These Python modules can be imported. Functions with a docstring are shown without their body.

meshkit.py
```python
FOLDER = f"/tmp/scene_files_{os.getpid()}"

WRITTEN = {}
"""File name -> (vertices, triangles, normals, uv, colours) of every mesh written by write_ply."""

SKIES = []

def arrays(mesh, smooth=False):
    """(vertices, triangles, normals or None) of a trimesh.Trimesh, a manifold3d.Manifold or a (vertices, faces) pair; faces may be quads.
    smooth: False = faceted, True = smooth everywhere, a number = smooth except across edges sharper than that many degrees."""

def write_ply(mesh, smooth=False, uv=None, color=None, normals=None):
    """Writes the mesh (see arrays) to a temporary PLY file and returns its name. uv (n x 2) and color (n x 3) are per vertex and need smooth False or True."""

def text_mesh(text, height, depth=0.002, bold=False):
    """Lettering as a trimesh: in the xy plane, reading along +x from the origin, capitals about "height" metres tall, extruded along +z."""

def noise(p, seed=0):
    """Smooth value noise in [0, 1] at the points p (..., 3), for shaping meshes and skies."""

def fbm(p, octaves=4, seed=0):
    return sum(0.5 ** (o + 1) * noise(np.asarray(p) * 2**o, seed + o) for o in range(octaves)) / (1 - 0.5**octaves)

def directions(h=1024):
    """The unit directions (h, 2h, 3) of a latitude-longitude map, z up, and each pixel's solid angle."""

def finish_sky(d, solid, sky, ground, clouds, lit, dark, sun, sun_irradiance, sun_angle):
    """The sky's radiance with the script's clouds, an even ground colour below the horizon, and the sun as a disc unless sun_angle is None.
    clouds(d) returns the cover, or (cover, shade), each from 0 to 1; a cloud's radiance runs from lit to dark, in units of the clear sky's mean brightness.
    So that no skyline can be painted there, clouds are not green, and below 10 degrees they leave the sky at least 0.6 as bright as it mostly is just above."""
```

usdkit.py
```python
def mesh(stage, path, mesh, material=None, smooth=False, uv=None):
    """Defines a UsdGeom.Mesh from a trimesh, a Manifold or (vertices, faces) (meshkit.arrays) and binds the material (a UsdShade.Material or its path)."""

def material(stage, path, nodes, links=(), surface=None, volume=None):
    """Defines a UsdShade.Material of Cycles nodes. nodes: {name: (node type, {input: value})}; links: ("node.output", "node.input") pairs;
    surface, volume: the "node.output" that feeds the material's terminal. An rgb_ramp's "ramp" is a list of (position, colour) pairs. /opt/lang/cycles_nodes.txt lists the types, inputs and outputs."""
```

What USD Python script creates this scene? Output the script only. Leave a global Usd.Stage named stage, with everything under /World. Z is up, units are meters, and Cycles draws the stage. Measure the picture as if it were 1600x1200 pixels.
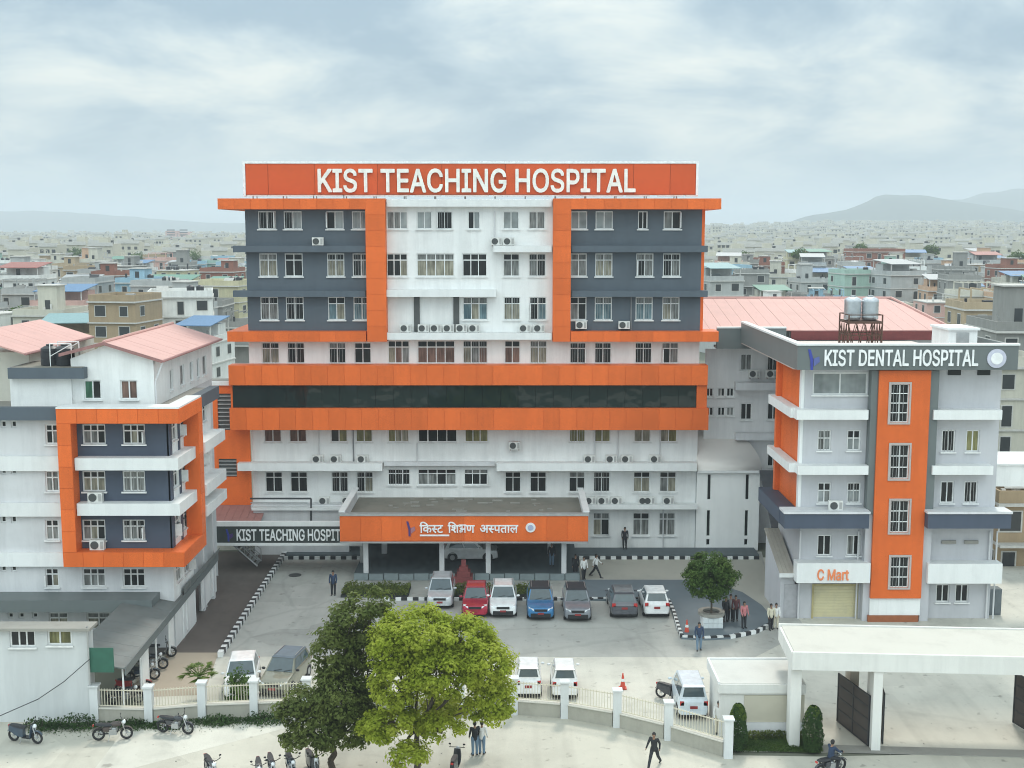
import math, random
import numpy as np
import trimesh
import manifold3d as m3
import meshkit
import usdkit
from pxr import Gf, Sdf, Usd, UsdGeom, UsdLux, UsdShade, Vt

# ------------------------------------------------------------------ camera, sky, sun, exposure
stage = Usd.Stage.CreateInMemory()
UsdGeom.SetStageUpAxis(stage, UsdGeom.Tokens.z)
UsdGeom.SetStageMetersPerUnit(stage, 1.0)
UsdGeom.Xform.Define(stage, "/World")
UsdGeom.Scope.Define(stage, "/World/Looks")
F, CAM_Z = 1850.0, 24.3
PITCH = math.atan(240.0 / F)
EXPOSURE = 0.60
SUN_EL, SUN_AZ = math.radians(50), math.radians(14)      # azimuth from +Y towards +X
SUN_I, SUN_ANGLE = 0.40, 10.0
SKY_STRENGTH = 0.085
cam = UsdGeom.Camera.Define(stage, "/World/camera")
cam.AddTranslateOp().Set(Gf.Vec3d(0, 0, CAM_Z))
cam.AddRotateXOp().Set(90 - math.degrees(PITCH))
cam.CreateHorizontalApertureAttr(36.0)
cam.CreateVerticalApertureAttr(27.0)
cam.CreateFocalLengthAttr(36.0 * F / 1600)
cam.CreateClippingRangeAttr(Gf.Vec2f(0.5, 30000))
cam.CreateExposureAttr(EXPOSURE)

sun = UsdLux.DistantLight.Define(stage, "/World/sun")
sun.CreateNormalizeAttr(True)
sun.CreateIntensityAttr(SUN_I)
sun.CreateAngleAttr(SUN_ANGLE)
sun.CreateColorAttr(Gf.Vec3f(1.0, 0.95, 0.86))
sd = Gf.Vec3d(math.sin(SUN_AZ) * math.cos(SUN_EL), math.cos(SUN_AZ) * math.cos(SUN_EL), math.sin(SUN_EL))
sun.AddRotateZOp().Set(-math.degrees(SUN_AZ))
sun.AddRotateXOp().Set(-(90 - math.degrees(SUN_EL)))     # -z turned to point away from the sun

CLOUD = 1.0
dome = UsdLux.DomeLight.Define(stage, "/World/sky")
sky_m = usdkit.material(stage, "/World/Looks/sky", {
    "sky": ("sky_texture", {"sky_type": "single_scattering", "sun_disc": False, "sun_elevation": SUN_EL, "sun_rotation": SUN_AZ, "aerosol_density": 2.0}),
    "tc": ("texture_coordinate", {}),
    "sep": ("separate_xyz", {}),
    "up": ("math", {"math_type": "maximum", "value2": 0.0}),
    "den": ("math", {"math_type": "add", "value2": 0.28}),
    "px": ("math", {"math_type": "divide"}), "py": ("math", {"math_type": "divide"}),
    "pl": ("combine_xyz", {"z": 3.7}),
    "n1": ("noise_texture", {"scale": 2.7, "detail": 9.0, "roughness": 0.60, "distortion": 0.30}),
    "n2": ("noise_texture", {"scale": 1.3, "detail": 3.0, "roughness": 0.5, "distortion": 0.2}),
    "a1": ("math", {"math_type": "multiply", "value2": 0.62}), "a2": ("math", {"math_type": "multiply_add", "value2": 0.38}),
    "shade": ("rgb_ramp", {"ramp": [(0.0, (1.5, 2.4, 3.2)), (0.39, (2.2, 3.05, 3.7)), (0.47, (3.3, 4.1, 4.5)), (0.54, (4.7, 5.25, 5.2)), (0.61, (5.9, 6.15, 5.7)), (1.0, (6.9, 7.0, 6.4))]}),
    "grad": ("map_range", {"from_min": 0.0, "from_max": 0.70, "to_min": 0.96, "to_max": 2.35, "clamp": True}),
    "cl": ("vector_math", {"math_type": "scale"}),
    "lowf": ("map_range", {"from_min": 0.0, "from_max": 0.075, "to_min": 0.9, "to_max": 0.0, "clamp": True}),
    "low": ("mix", {"mix_type": "mix", "color2": (3.6, 4.55, 4.85)}),
    "mx": ("mix", {"mix_type": "mix", "fac": 0.95}),
    "bg": ("background_shader", {"strength": SKY_STRENGTH}),
}, [("tc.generated", "sep.vector"), ("sep.z", "up.value1"), ("up.value", "den.value1"), ("sep.x", "px.value1"), ("den.value", "px.value2"), ("sep.y", "py.value1"), ("den.value", "py.value2"),
    ("px.value", "pl.x"), ("py.value", "pl.y"), ("pl.vector", "n1.vector"), ("pl.vector", "n2.vector"), ("n1.fac", "a1.value1"), ("n2.fac", "a2.value1"), ("a1.value", "a2.value3"),
    ("a2.value", "shade.fac"), ("up.value", "grad.value"), ("shade.color", "cl.vector1"), ("grad.result", "cl.scale"),
    ("up.value", "lowf.value"), ("lowf.result", "low.fac"), ("cl.vector", "low.color1"), ("sky.color", "mx.color1"), ("low.color", "mx.color2"), ("mx.color", "bg.color")], surface="bg.background")
UsdShade.MaterialBindingAPI.Apply(dome.GetPrim()).Bind(sky_m)
dome.GetPrim().SetCustomDataByKey("kind", "structure")

# ------------------------------------------------------------------ photograph geometry to metres
CP, SP = math.cos(PITCH), math.sin(PITCH)

def ray(px, py):
    a, b = (px - 800) / F, (py - 600) / F
    return np.array([a, CP - b * SP, -SP - b * CP])

def gy(py, z=0.0):
    """depth of the point at height z seen on photograph row py"""
    r = ray(800, py)
    return (z - CAM_Z) / r[2] * r[1]

def on_y(px, py, y):
    r = ray(px, py)
    t = y / r[1]
    return t * r[0], CAM_Z + t * r[2]

def on_z(px, py, z=0.0):
    r = ray(px, py)
    t = (z - CAM_Z) / r[2]
    return t * r[0], t * r[1]

def zy(py, y):
    return on_y(800, py, y)[1]

def rect(x0, x1, y0, y1, y):
    ym = (y0 + y1) / 2
    return on_y(x0, ym, y)[0], on_y(x1, ym, y)[0], zy(y1, y), zy(y0, y)

# ------------------------------------------------------------------ scene helpers
used, origin = {}, {}

def numbered(parent, name):
    k = (parent, name)
    n = used.get(k, 0)
    used[k] = n + 1
    return name if n == 0 else f"{name}_{n:03d}"

def tag(prim, label=None, cat=None, group=None, kind=None):
    for k, v in (("label", label), ("category", cat), ("group", group), ("kind", kind)):
        if v:
            prim.SetCustomDataByKey(k, v)

def thing(name, label, cat, loc=(0, 0, 0), rotz=0.0, group=None, kind=None):
    path = "/World/" + numbered("/World", name)
    x = UsdGeom.Xform.Define(stage, path)
    x.AddTranslateOp().Set(Gf.Vec3d(*map(float, loc)))
    x.AddRotateZOp().Set(float(rotz))
    tag(x.GetPrim(), label, cat, group, kind)
    origin[path] = np.zeros(3)
    return path

def thing_w(name, label, cat, loc, group=None, kind=None):
    """a thing whose parts are given in world coordinates"""
    p = thing(name, label, cat, loc, 0.0, group, kind)
    origin[p] = np.array(loc, float)
    return p

def part(parent, name, mb, mat, label=None, kind=None, smooth=False, hull_of=None):
    path = parent + "/" + numbered(parent, name)
    top = "/".join(parent.split("/")[:3])
    v, f = mb.arrays() if isinstance(mb, MB) else (np.asarray(mb.vertices), np.asarray(mb.faces))
    m = usdkit.mesh(stage, path, (v - origin.get(top, 0), f), mat, smooth=smooth)
    tag(m.GetPrim(), label, None, None, kind)
    return path

def single(name, label, cat, mb, mat, group=None, kind=None, smooth=False):
    path = "/World/" + numbered("/World", name)
    v, f = mb.arrays() if isinstance(mb, MB) else (np.asarray(mb.vertices), np.asarray(mb.faces))
    c = np.array([(v[:, 0].min() + v[:, 0].max()) / 2, (v[:, 1].min() + v[:, 1].max()) / 2, v[:, 2].min()]) if cat else np.zeros(3)
    m = usdkit.mesh(stage, path, (v - c, f), mat, smooth=smooth)
    m.AddTranslateOp().Set(Gf.Vec3d(*map(float, c)))
    tag(m.GetPrim(), label, cat, group, kind)
    return path

def ground(name, label, mb, mat, kind="structure"):
    return single(name, label, None, mb, mat, kind=kind)

def dup(path, label, loc, rotz=0.0, group=None):
    src = stage.GetPrimAtPath(path)
    was = src.GetCustomData()
    base = path.split("/")[-1]
    base = base[:-4] if base[-4:-3] == "_" and base[-3:].isdigit() else base
    new = "/World/" + numbered("/World", base)
    x = UsdGeom.Xform.Define(stage, new)
    x.GetPrim().GetReferences().AddInternalReference(Sdf.Path(path))
    x.ClearXformOpOrder()
    x.GetPrim().GetAttribute("xformOp:translate").Set(Gf.Vec3d(*map(float, loc)))
    x.GetPrim().GetAttribute("xformOp:rotateZ").Set(float(rotz))
    x.SetXformOpOrder([UsdGeom.XformOp(x.GetPrim().GetAttribute("xformOp:translate")), UsdGeom.XformOp(x.GetPrim().GetAttribute("xformOp:rotateZ"))])
    tag(x.GetPrim(), label, was["category"], group or was.get("group"))
    x.GetPrim().SetInstanceable(True)
    return new

BOXF = np.array([[0, 2, 1], [0, 3, 2], [4, 5, 6], [4, 6, 7], [0, 1, 5], [0, 5, 4], [1, 2, 6], [1, 6, 5], [2, 3, 7], [2, 7, 6], [3, 0, 4], [3, 4, 7]])

class MB:
    """collects shapes into one mesh"""
    def __init__(s):
        s.v, s.f, s.n = [], [], 0
    def raw(s, v, f):
        v = np.asarray(v, float); f = np.asarray(f, int)
        if f.shape[1] == 4:
            f = np.vstack([f[:, [0, 1, 2]], f[:, [0, 2, 3]]])
        s.v.append(v); s.f.append(f + s.n); s.n += len(v)
        return s
    def arrays(s):
        return np.vstack(s.v), np.vstack(s.f)
    def box(s, x0, x1, y0, y1, z0, z1):
        return s.raw([[x0, y0, z0], [x1, y0, z0], [x1, y1, z0], [x0, y1, z0], [x0, y0, z1], [x1, y0, z1], [x1, y1, z1], [x0, y1, z1]], BOXF)
    def hexa(s, pts):
        """8 corners in the box's order"""
        return s.raw(pts, BOXF)
    def quad(s, a, b, c, d):
        return s.raw([a, b, c, d], [[0, 1, 2, 3]])
    def poly(s, pts, z):
        """flat polygon (x, y) at height z, facing up"""
        from shapely.geometry import Polygon
        v, f = trimesh.creation.triangulate_polygon(Polygon(pts), engine="earcut")
        f = np.asarray(f); a = v[f[:, 0]]; b = v[f[:, 1]]; c = v[f[:, 2]]
        flip = ((b - a)[:, 0] * (c - a)[:, 1] - (b - a)[:, 1] * (c - a)[:, 0]) < 0
        f[flip] = f[flip][:, ::-1]
        return s.raw(np.c_[v, np.full(len(v), z)], f)
    def prism(s, pts, z0, z1):
        from shapely.geometry import Polygon
        m = trimesh.creation.extrude_polygon(Polygon(pts), z1 - z0, engine="earcut")
        return s.raw(m.vertices + [0, 0, z0], m.faces)
    def prism_x(s, pts_yz, x0, x1):
        from shapely.geometry import Polygon
        m = trimesh.creation.extrude_polygon(Polygon(pts_yz), x1 - x0, engine="earcut")
        v = np.asarray(m.vertices)
        return s.raw(np.c_[v[:, 2] + x0, v[:, 0], v[:, 1]], m.faces)
    def tube(s, p, q, r, r2=None, n=8, caps=True):
        p, q = np.asarray(p, float), np.asarray(q, float)
        d = q - p; L = np.linalg.norm(d)
        if L < 1e-6:
            return s
        d /= L
        a = np.cross(d, [0, 0, 1] if abs(d[2]) < .9 else [1, 0, 0]); a /= np.linalg.norm(a); b = np.cross(d, a)
        t = np.arange(n) / n * 2 * math.pi
        ring = np.cos(t)[:, None] * a + np.sin(t)[:, None] * b
        r2 = r if r2 is None else r2
        v = np.vstack([p + ring * r, q + ring * r2, [p], [q]])
        i = np.arange(n); j = (i + 1) % n
        f = np.vstack([np.c_[i, j, j + n], np.c_[i, j + n, i + n]] + ([np.c_[j, i, np.full(n, 2 * n)], np.c_[i + n, j + n, np.full(n, 2 * n + 1)]] if caps else []))
        return s.raw(v, f[:, ::-1])
    def path(s, pts, r, n=6):
        for a, b in zip(pts[:-1], pts[1:]):
            s.tube(a, b, r, n=n)
        return s
    def cyl(s, x, y, z0, z1, r, n=16, r2=None):
        return s.tube((x, y, z0), (x, y, z1), r, r2, n)
    def ball(s, c, r, sub=1):
        m = trimesh.creation.icosphere(subdivisions=sub)
        return s.raw(np.asarray(m.vertices) * np.asarray(r) + np.asarray(c), m.faces)
    def mesh(s, m, M=None):
        v = np.asarray(m.vertices)
        if M is not None:
            v = v @ np.asarray(M)[:3, :3].T + np.asarray(M)[:3, 3]
        return s.raw(v, m.faces)
    def man(s, m):
        q = m.to_mesh()
        return s.raw(np.asarray(q.vert_properties)[:, :3], np.asarray(q.tri_verts))
    def loft(s, rings, cap=True, closed=True):
        rings = np.asarray(rings, float); k, n = rings.shape[:2]
        f = []
        for a in range(k - 1):
            for i in range(n if closed else n - 1):
                j = (i + 1) % n
                f += [[a * n + i, a * n + j, (a + 1) * n + j], [a * n + i, (a + 1) * n + j, (a + 1) * n + i]]
        v = rings.reshape(-1, 3)
        if cap:
            v = np.vstack([v, rings[0].mean(0), rings[-1].mean(0)])
            for i in range(n):
                j = (i + 1) % n
                f += [[j, i, k * n], [(k - 1) * n + i, (k - 1) * n + j, k * n + 1]]
        return s.raw(v, f)
    def obox(s, P, u0, u1, d0, d1, z0, z1):
        """box in a wall's own frame: u along the wall, d outwards"""
        o, u, n = P
        q = lambda a, d, z: (o[0] + u[0] * a + n[0] * d, o[1] + u[1] * a + n[1] * d, z)
        return s.raw([q(u0, d1, z0), q(u1, d1, z0), q(u1, d0, z0), q(u0, d0, z0), q(u0, d1, z1), q(u1, d1, z1), q(u1, d0, z1), q(u0, d0, z1)], BOXF)
    def wall(s, P, u0, u1, z0, z1, holes=(), deep=0.25):
        """wall sheet with openings and their reveals; u right as seen from outside"""
        o, u, n = P
        holes = [h for h in holes if h[1] > u0 and h[0] < u1 and h[3] > z0 and h[2] < z1]
        holes = [(max(h[0], u0), min(h[1], u1), max(h[2], z0), min(h[3], z1)) for h in holes]
        us = sorted({round(x, 4) for h in holes for x in h[:2]} | {u0, u1})
        zs = sorted({round(x, 4) for h in holes for x in h[2:]} | {z0, z1})
        q = lambda a, d, z: (o[0] + u[0] * a + n[0] * d, o[1] + u[1] * a + n[1] * d, z)
        v, f = [], []
        def add(*p):
            k = len(v); v.extend(p); f.append([k, k + 1, k + 2, k + 3])
        for za, zb in zip(zs[:-1], zs[1:]):
            run = None
            for ua, ub in zip(us[:-1], us[1:]):
                cu, cz = (ua + ub) / 2, (za + zb) / 2
                if any(h[0] < cu < h[1] and h[2] < cz < h[3] for h in holes):
                    if run is not None:
                        add(q(run, 0, za), q(ua, 0, za), q(ua, 0, zb), q(run, 0, zb)); run = None
                elif run is None:
                    run = ua
            if run is not None:
                add(q(run, 0, za), q(u1, 0, za), q(u1, 0, zb), q(run, 0, zb))
        for a, b, c, d in holes:
            e = -deep
            add(q(a, 0, c), q(b, 0, c), q(b, e, c), q(a, e, c)); add(q(a, e, d), q(b, e, d), q(b, 0, d), q(a, 0, d))
            add(q(a, 0, c), q(a, e, c), q(a, e, d), q(a, 0, d)); add(q(b, e, c), q(b, 0, c), q(b, 0, d), q(b, e, d))
        return s.raw(v, f)

def front(y):
    return ((0.0, y), (1.0, 0.0), (0.0, -1.0))
def side_r(x):        # wall facing +x; u runs into the scene
    return ((x, 0.0), (0.0, 1.0), (1.0, 0.0))
def side_l(x):        # wall facing -x; u = -y
    return ((x, 0.0), (0.0, -1.0), (-1.0, 0.0))

# ------------------------------------------------------------------ materials
def srgb(c):
    return tuple(((x / 255 + .055) / 1.055) ** 2.4 if x > 10 else x / 255 / 12.92 for x in c)

def mat(name, col, rough=0.6, var=0.12, scale=1.5, streak=0.0, bump=0.0, bscale=30.0, metallic=0.0, dirt=None, coat=0.0, spec=0.5, rnd=0.0):
    """procedural paint, plaster, concrete: two noises of wear, rain streaks, fine relief"""
    c = np.array(col)
    d = np.array(dirt) if dirt is not None else c * (1 - 2.2 * var)
    nodes = {
        "g": ("geometry", {}),
        "n1": ("noise_texture", {"scale": scale, "detail": 6.0, "roughness": 0.65}),
        "n2": ("noise_texture", {"scale": scale * 0.13, "detail": 3.0}),
        "am": ("math", {"math_type": "multiply", "value2": 0.6}), "ad": ("math", {"math_type": "multiply_add", "value2": 0.5}),
        "ramp": ("rgb_ramp", {"ramp": [(0.0, tuple(np.clip(d, 0, 1))), (0.38, tuple(np.clip(c * (1 - .8 * var) * .75 + d * .25, 0, 1))), (0.55, tuple(c)), (1.0, tuple(np.clip(c * (1 + .7 * var), 0, .95)))]}),
        "p": ("principled_bsdf", {"roughness": rough, "metallic": metallic, "coat_weight": coat, "specular_ior_level": spec}),
    }
    links = [("g.position", "n1.vector"), ("g.position", "n2.vector"), ("n1.fac", "am.value1"), ("n2.fac", "ad.value1"), ("am.value", "ad.value3"), ("ad.value", "ramp.fac")]
    out = "ramp.color"
    if streak:
        nodes["mp"] = ("mapping", {"scale": (1.1, 1.1, 0.12)})
        nodes["n3"] = ("noise_texture", {"scale": 1.0, "detail": 5.0, "roughness": 0.7})
        nodes["sr"] = ("rgb_ramp", {"ramp": [(0.0, (1 - streak,) * 3), (0.42, (1 - streak * .55,) * 3), (0.56, (1.0, 1.0, 1.0))]})
        nodes["sm"] = ("mix", {"mix_type": "multiply", "fac": 1.0})
        links += [("g.position", "mp.vector"), ("mp.vector", "n3.vector"), ("n3.fac", "sr.fac"), (out, "sm.color1"), ("sr.color", "sm.color2")]
        out = "sm.color"
    if rnd:
        nodes["oi"] = ("object_info", {})
        nodes["rr"] = ("rgb_ramp", {"ramp": [(0.0, (1 - rnd,) * 3), (1.0, (1 + rnd * .5,) * 3)]})
        nodes["rm"] = ("mix", {"mix_type": "multiply", "fac": 1.0})
        links += [("oi.random", "rr.fac"), (out, "rm.color1"), ("rr.color", "rm.color2")]
        out = "rm.color"
    links.append((out, "p.base_color"))
    if bump:
        nodes["n4"] = ("noise_texture", {"scale": bscale, "detail": 4.0})
        nodes["b"] = ("bump", {"strength": bump, "distance": 0.02})
        links += [("g.position", "n4.vector"), ("n4.fac", "b.height"), ("b.normal", "p.normal")]
    return usdkit.material(stage, "/World/Looks/" + name, nodes, links, surface="p.BSDF")

def plain(name, col, rough=0.5, metallic=0.0, coat=0.0, spec=0.5):
    return usdkit.material(stage, "/World/Looks/" + name, {"g": ("geometry", {}), "n": ("noise_texture", {"scale": 3.0, "detail": 3.0}),
        "r": ("rgb_ramp", {"ramp": [(0.3, tuple(np.array(col) * .88)), (0.7, tuple(np.clip(np.array(col) * 1.08, 0, .95)))]}),
        "p": ("principled_bsdf", {"roughness": rough, "metallic": metallic, "coat_weight": coat, "specular_ior_level": spec})},
        [("g.position", "n.vector"), ("n.fac", "r.fac"), ("r.color", "p.base_color")], surface="p.BSDF")

def curtain_glass(name, c1, c2, freq=26.0, gloss=0.16):
    """a pane with what hangs behind it, folds running down"""
    return usdkit.material(stage, "/World/Looks/" + name, {
        "g": ("geometry", {}), "oi": ("object_info", {}), "ad": ("vector_math", {"math_type": "add"}), "cx": ("combine_xyz", {}), "sc": ("math", {"math_type": "multiply", "value2": 19.0}),
        "mp": ("mapping", {"scale": (1.0, 1.0, 0.1)}), "n": ("noise_texture", {"scale": freq * .25, "detail": 3.0}), "n2": ("noise_texture", {"scale": 0.9, "detail": 2.0}),
        "r": ("rgb_ramp", {"ramp": [(0.33, c1), (0.62, c2)]}), "r2": ("rgb_ramp", {"ramp": [(0.35, (.55, .55, .55)), (0.6, (1., 1., 1.))]}), "m": ("mix", {"mix_type": "multiply", "fac": 0.8}),
        "d": ("principled_bsdf", {"roughness": 0.7, "coat_weight": 0.45, "coat_roughness": 0.03, "specular_ior_level": gloss})},
        [("oi.random", "sc.value1"), ("sc.value", "cx.x"), ("g.position", "ad.vector1"), ("cx.vector", "ad.vector2"), ("ad.vector", "mp.vector"), ("mp.vector", "n.vector"), ("ad.vector", "n2.vector"), ("n.fac", "r.fac"), ("n2.fac", "r2.fac"),
         ("r.color", "m.color1"), ("r2.color", "m.color2"), ("m.color", "d.base_color")], surface="d.BSDF")

def ground_mat(name, col, dark, crack=.35, patch=.16, scale=.5):
    """worn ground: repaired patches, stains, tyre-dragged dust, hairline cracks"""
    c = np.array(col)
    return usdkit.material(stage, "/World/Looks/" + name, {
        "g": ("geometry", {}), "n1": ("noise_texture", {"scale": scale, "detail": 8.0, "roughness": .68}), "n0": ("noise_texture", {"scale": .11, "detail": 3.0}),
        "am": ("math", {"math_type": "multiply", "value2": .62}), "ad": ("math", {"math_type": "multiply_add", "value2": .46}),
        "r": ("rgb_ramp", {"ramp": [(.22, tuple(dark)), (.42, tuple(c * .86)), (.56, tuple(c)), (.8, tuple(np.clip(c * 1.1, 0, .9)))]}),
        "v": ("voronoi_texture", {"scale": .16, "feature": "f1", "metric": "chebychev", "randomness": .8}), "vb": ("rgb_to_bw", {}),
        "vr": ("map_range", {"from_min": 0.0, "from_max": 1.0, "to_min": 1 - patch, "to_max": 1 + patch * .5}), "vm": ("vector_math", {"math_type": "scale"}),
        "wn": ("noise_texture", {"scale": .5, "detail": 6.0}), "wv": ("mix", {"mix_type": "mix", "fac": .45}),
        "c": ("voronoi_texture", {"scale": .21, "feature": "distance_to_edge"}), "cr": ("rgb_ramp", {"ramp": [(0.0, (1 - crack,) * 3), (.008, (1 - crack * .8,) * 3), (.02, (1., 1., 1.))]}), "cm": ("mix", {"mix_type": "multiply", "fac": .30}),
        "s": ("noise_texture", {"scale": 1.7, "detail": 3.0}), "sr": ("rgb_ramp", {"ramp": [(.26, (.55, .54, .53)), (.36, (1., 1., 1.))]}), "sm": ("mix", {"mix_type": "multiply", "fac": .8}),
        "mp": ("mapping", {"scale": (.9, .06, 1.0), "rotation": (0, 0, .5)}), "t": ("noise_texture", {"scale": 1.0, "detail": 4.0}), "tr": ("rgb_ramp", {"ramp": [(.30, (.82, .82, .82)), (.5, (1., 1., 1.))]}), "tm": ("mix", {"mix_type": "multiply", "fac": .7}),
        "bn": ("noise_texture", {"scale": 18.0, "detail": 4.0}), "b": ("bump", {"strength": .25, "distance": .02}), "p": ("principled_bsdf", {"roughness": .88, "specular_ior_level": .3})},
        [("g.position", "n1.vector"), ("g.position", "n0.vector"), ("n1.fac", "am.value1"), ("n0.fac", "ad.value1"), ("am.value", "ad.value3"), ("ad.value", "r.fac"),
         ("g.position", "v.vector"), ("v.color", "vb.color"), ("vb.val", "vr.value"), ("r.color", "vm.vector1"), ("vr.result", "vm.scale"),
         ("g.position", "wn.vector"), ("g.position", "wv.color1"), ("wn.color", "wv.color2"), ("wv.color", "c.vector"), ("c.distance", "cr.fac"), ("vm.vector", "cm.color1"), ("cr.color", "cm.color2"),
         ("g.position", "s.vector"), ("s.fac", "sr.fac"), ("cm.color", "sm.color1"), ("sr.color", "sm.color2"), ("g.position", "mp.vector"), ("mp.vector", "t.vector"), ("t.fac", "tr.fac"), ("sm.color", "tm.color1"), ("tr.color", "tm.color2"),
         ("tm.color", "p.base_color"), ("g.position", "bn.vector"), ("bn.fac", "b.height"), ("b.normal", "p.normal")], surface="p.BSDF")

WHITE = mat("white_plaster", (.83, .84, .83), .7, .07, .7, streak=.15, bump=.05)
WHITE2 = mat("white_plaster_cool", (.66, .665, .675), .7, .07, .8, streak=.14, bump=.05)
CREAMW = mat("cream_plaster", (.66, .64, .56), .7, .07, .9, streak=.12)
SLAB = mat("white_ledge_paint", (.78, .79, .78), .6, .06, 1.2, streak=.10)
ORANGE = mat("orange_cladding", (.78, .155, .030), .48, .08, .6, rnd=.12, spec=.3, streak=.13)
ORANGE_S = mat("orange_sign_sheet", (.66, .10, .022), .42, .05, .5, rnd=.10, spec=.4)
ORANGE_J = plain("orange_joint", (.42, .08, .02), .6)
BLUE = mat("blue_grey_paint", (.085, .108, .132), .6, .08, .8, streak=.12)
NAVY = mat("navy_grey_paint", (.060, .078, .115), .6, .08, .8, streak=.1)
GREYF = mat("grey_fascia_sheet", (.135, .155, .155), .45, .06, .8, streak=.08)
DARKF = plain("dark_fascia", (.045, .055, .052), .45)
PINK = mat("pink_roof_sheet", (.58, .33, .295), .65, .08, .5, streak=.0)
DRED = plain("dark_red_gutter", (.16, .03, .03), .5)
CONC = mat("concrete_grey", (.30, .29, .26), .85, .16, .7, bump=.2)
CONC_D = mat("roof_concrete_stained", (.22, .205, .17), .9, .25, .5, dirt=(.09, .08, .065), bump=.2)
TRIM = plain("white_window_frame", (.78, .79, .78), .45)
STEEL = plain("galvanised_steel", (.42, .43, .43), .35, .6)
SSTEEL = plain("stainless_tank", (.62, .64, .66), .25, .9)
RUST = mat("rusty_steel", (.11, .055, .035), .8, .2, 4)
BLACKP = plain("black_plastic", (.018, .02, .024), .45)
RUBBER = plain("tyre_rubber", (.02, .02, .021), .8)
CHROME = plain("chrome", (.6, .61, .62), .2, .95)
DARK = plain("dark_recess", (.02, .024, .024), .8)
LETTER = plain("cream_letter", (.88, .86, .80), .45)
LETTERW = plain("white_letter", (.85, .86, .86), .45)
LOGO = plain("purple_logo", (.075, .035, .16), .5)
LOGOB = plain("blue_logo", (.035, .05, .30), .5)
ORLET = plain("orange_letter", (.80, .24, .09), .5)
G_DARK = curtain_glass("glass_dark", (.008, .009, .010), (.026, .028, .028))
G_GREY = curtain_glass("glass_grey_curtain", (.10, .105, .10), (.30, .31, .30))
G_CREAM = curtain_glass("glass_cream_curtain", (.16, .15, .11), (.40, .38, .30))
G_BROWN = curtain_glass("glass_brown_curtain", (.10, .06, .05), (.24, .15, .12))
G_BLUE = curtain_glass("glass_blue_curtain", (.07, .13, .16), (.20, .30, .33))
G_OLIVE = curtain_glass("glass_olive_curtain", (.12, .12, .045), (.27, .26, .12))
G_GREEN = curtain_glass("glass_green_curtain", (.03, .10, .06), (.10, .25, .16))
G_PALE = curtain_glass("glass_pale_screen", (.28, .31, .31), (.40, .43, .43), 6)
G_BAND = usdkit.material(stage, "/World/Looks/dark_tinted_glass", {"g": ("geometry", {}), "n": ("noise_texture", {"scale": .22, "detail": 3.0}), "b": ("bump", {"strength": .5, "distance": .3}),
    "p": ("principled_bsdf", {"base_color": (.008, .016, .015), "roughness": .04, "specular_ior_level": .45})}, [("g.position", "n.vector"), ("n.fac", "b.height"), ("b.normal", "p.normal")], surface="p.BSDF")
rng = random.Random(7)
CALM = [G_GREY, G_GREY, G_DARK, G_DARK, G_CREAM]

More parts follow.
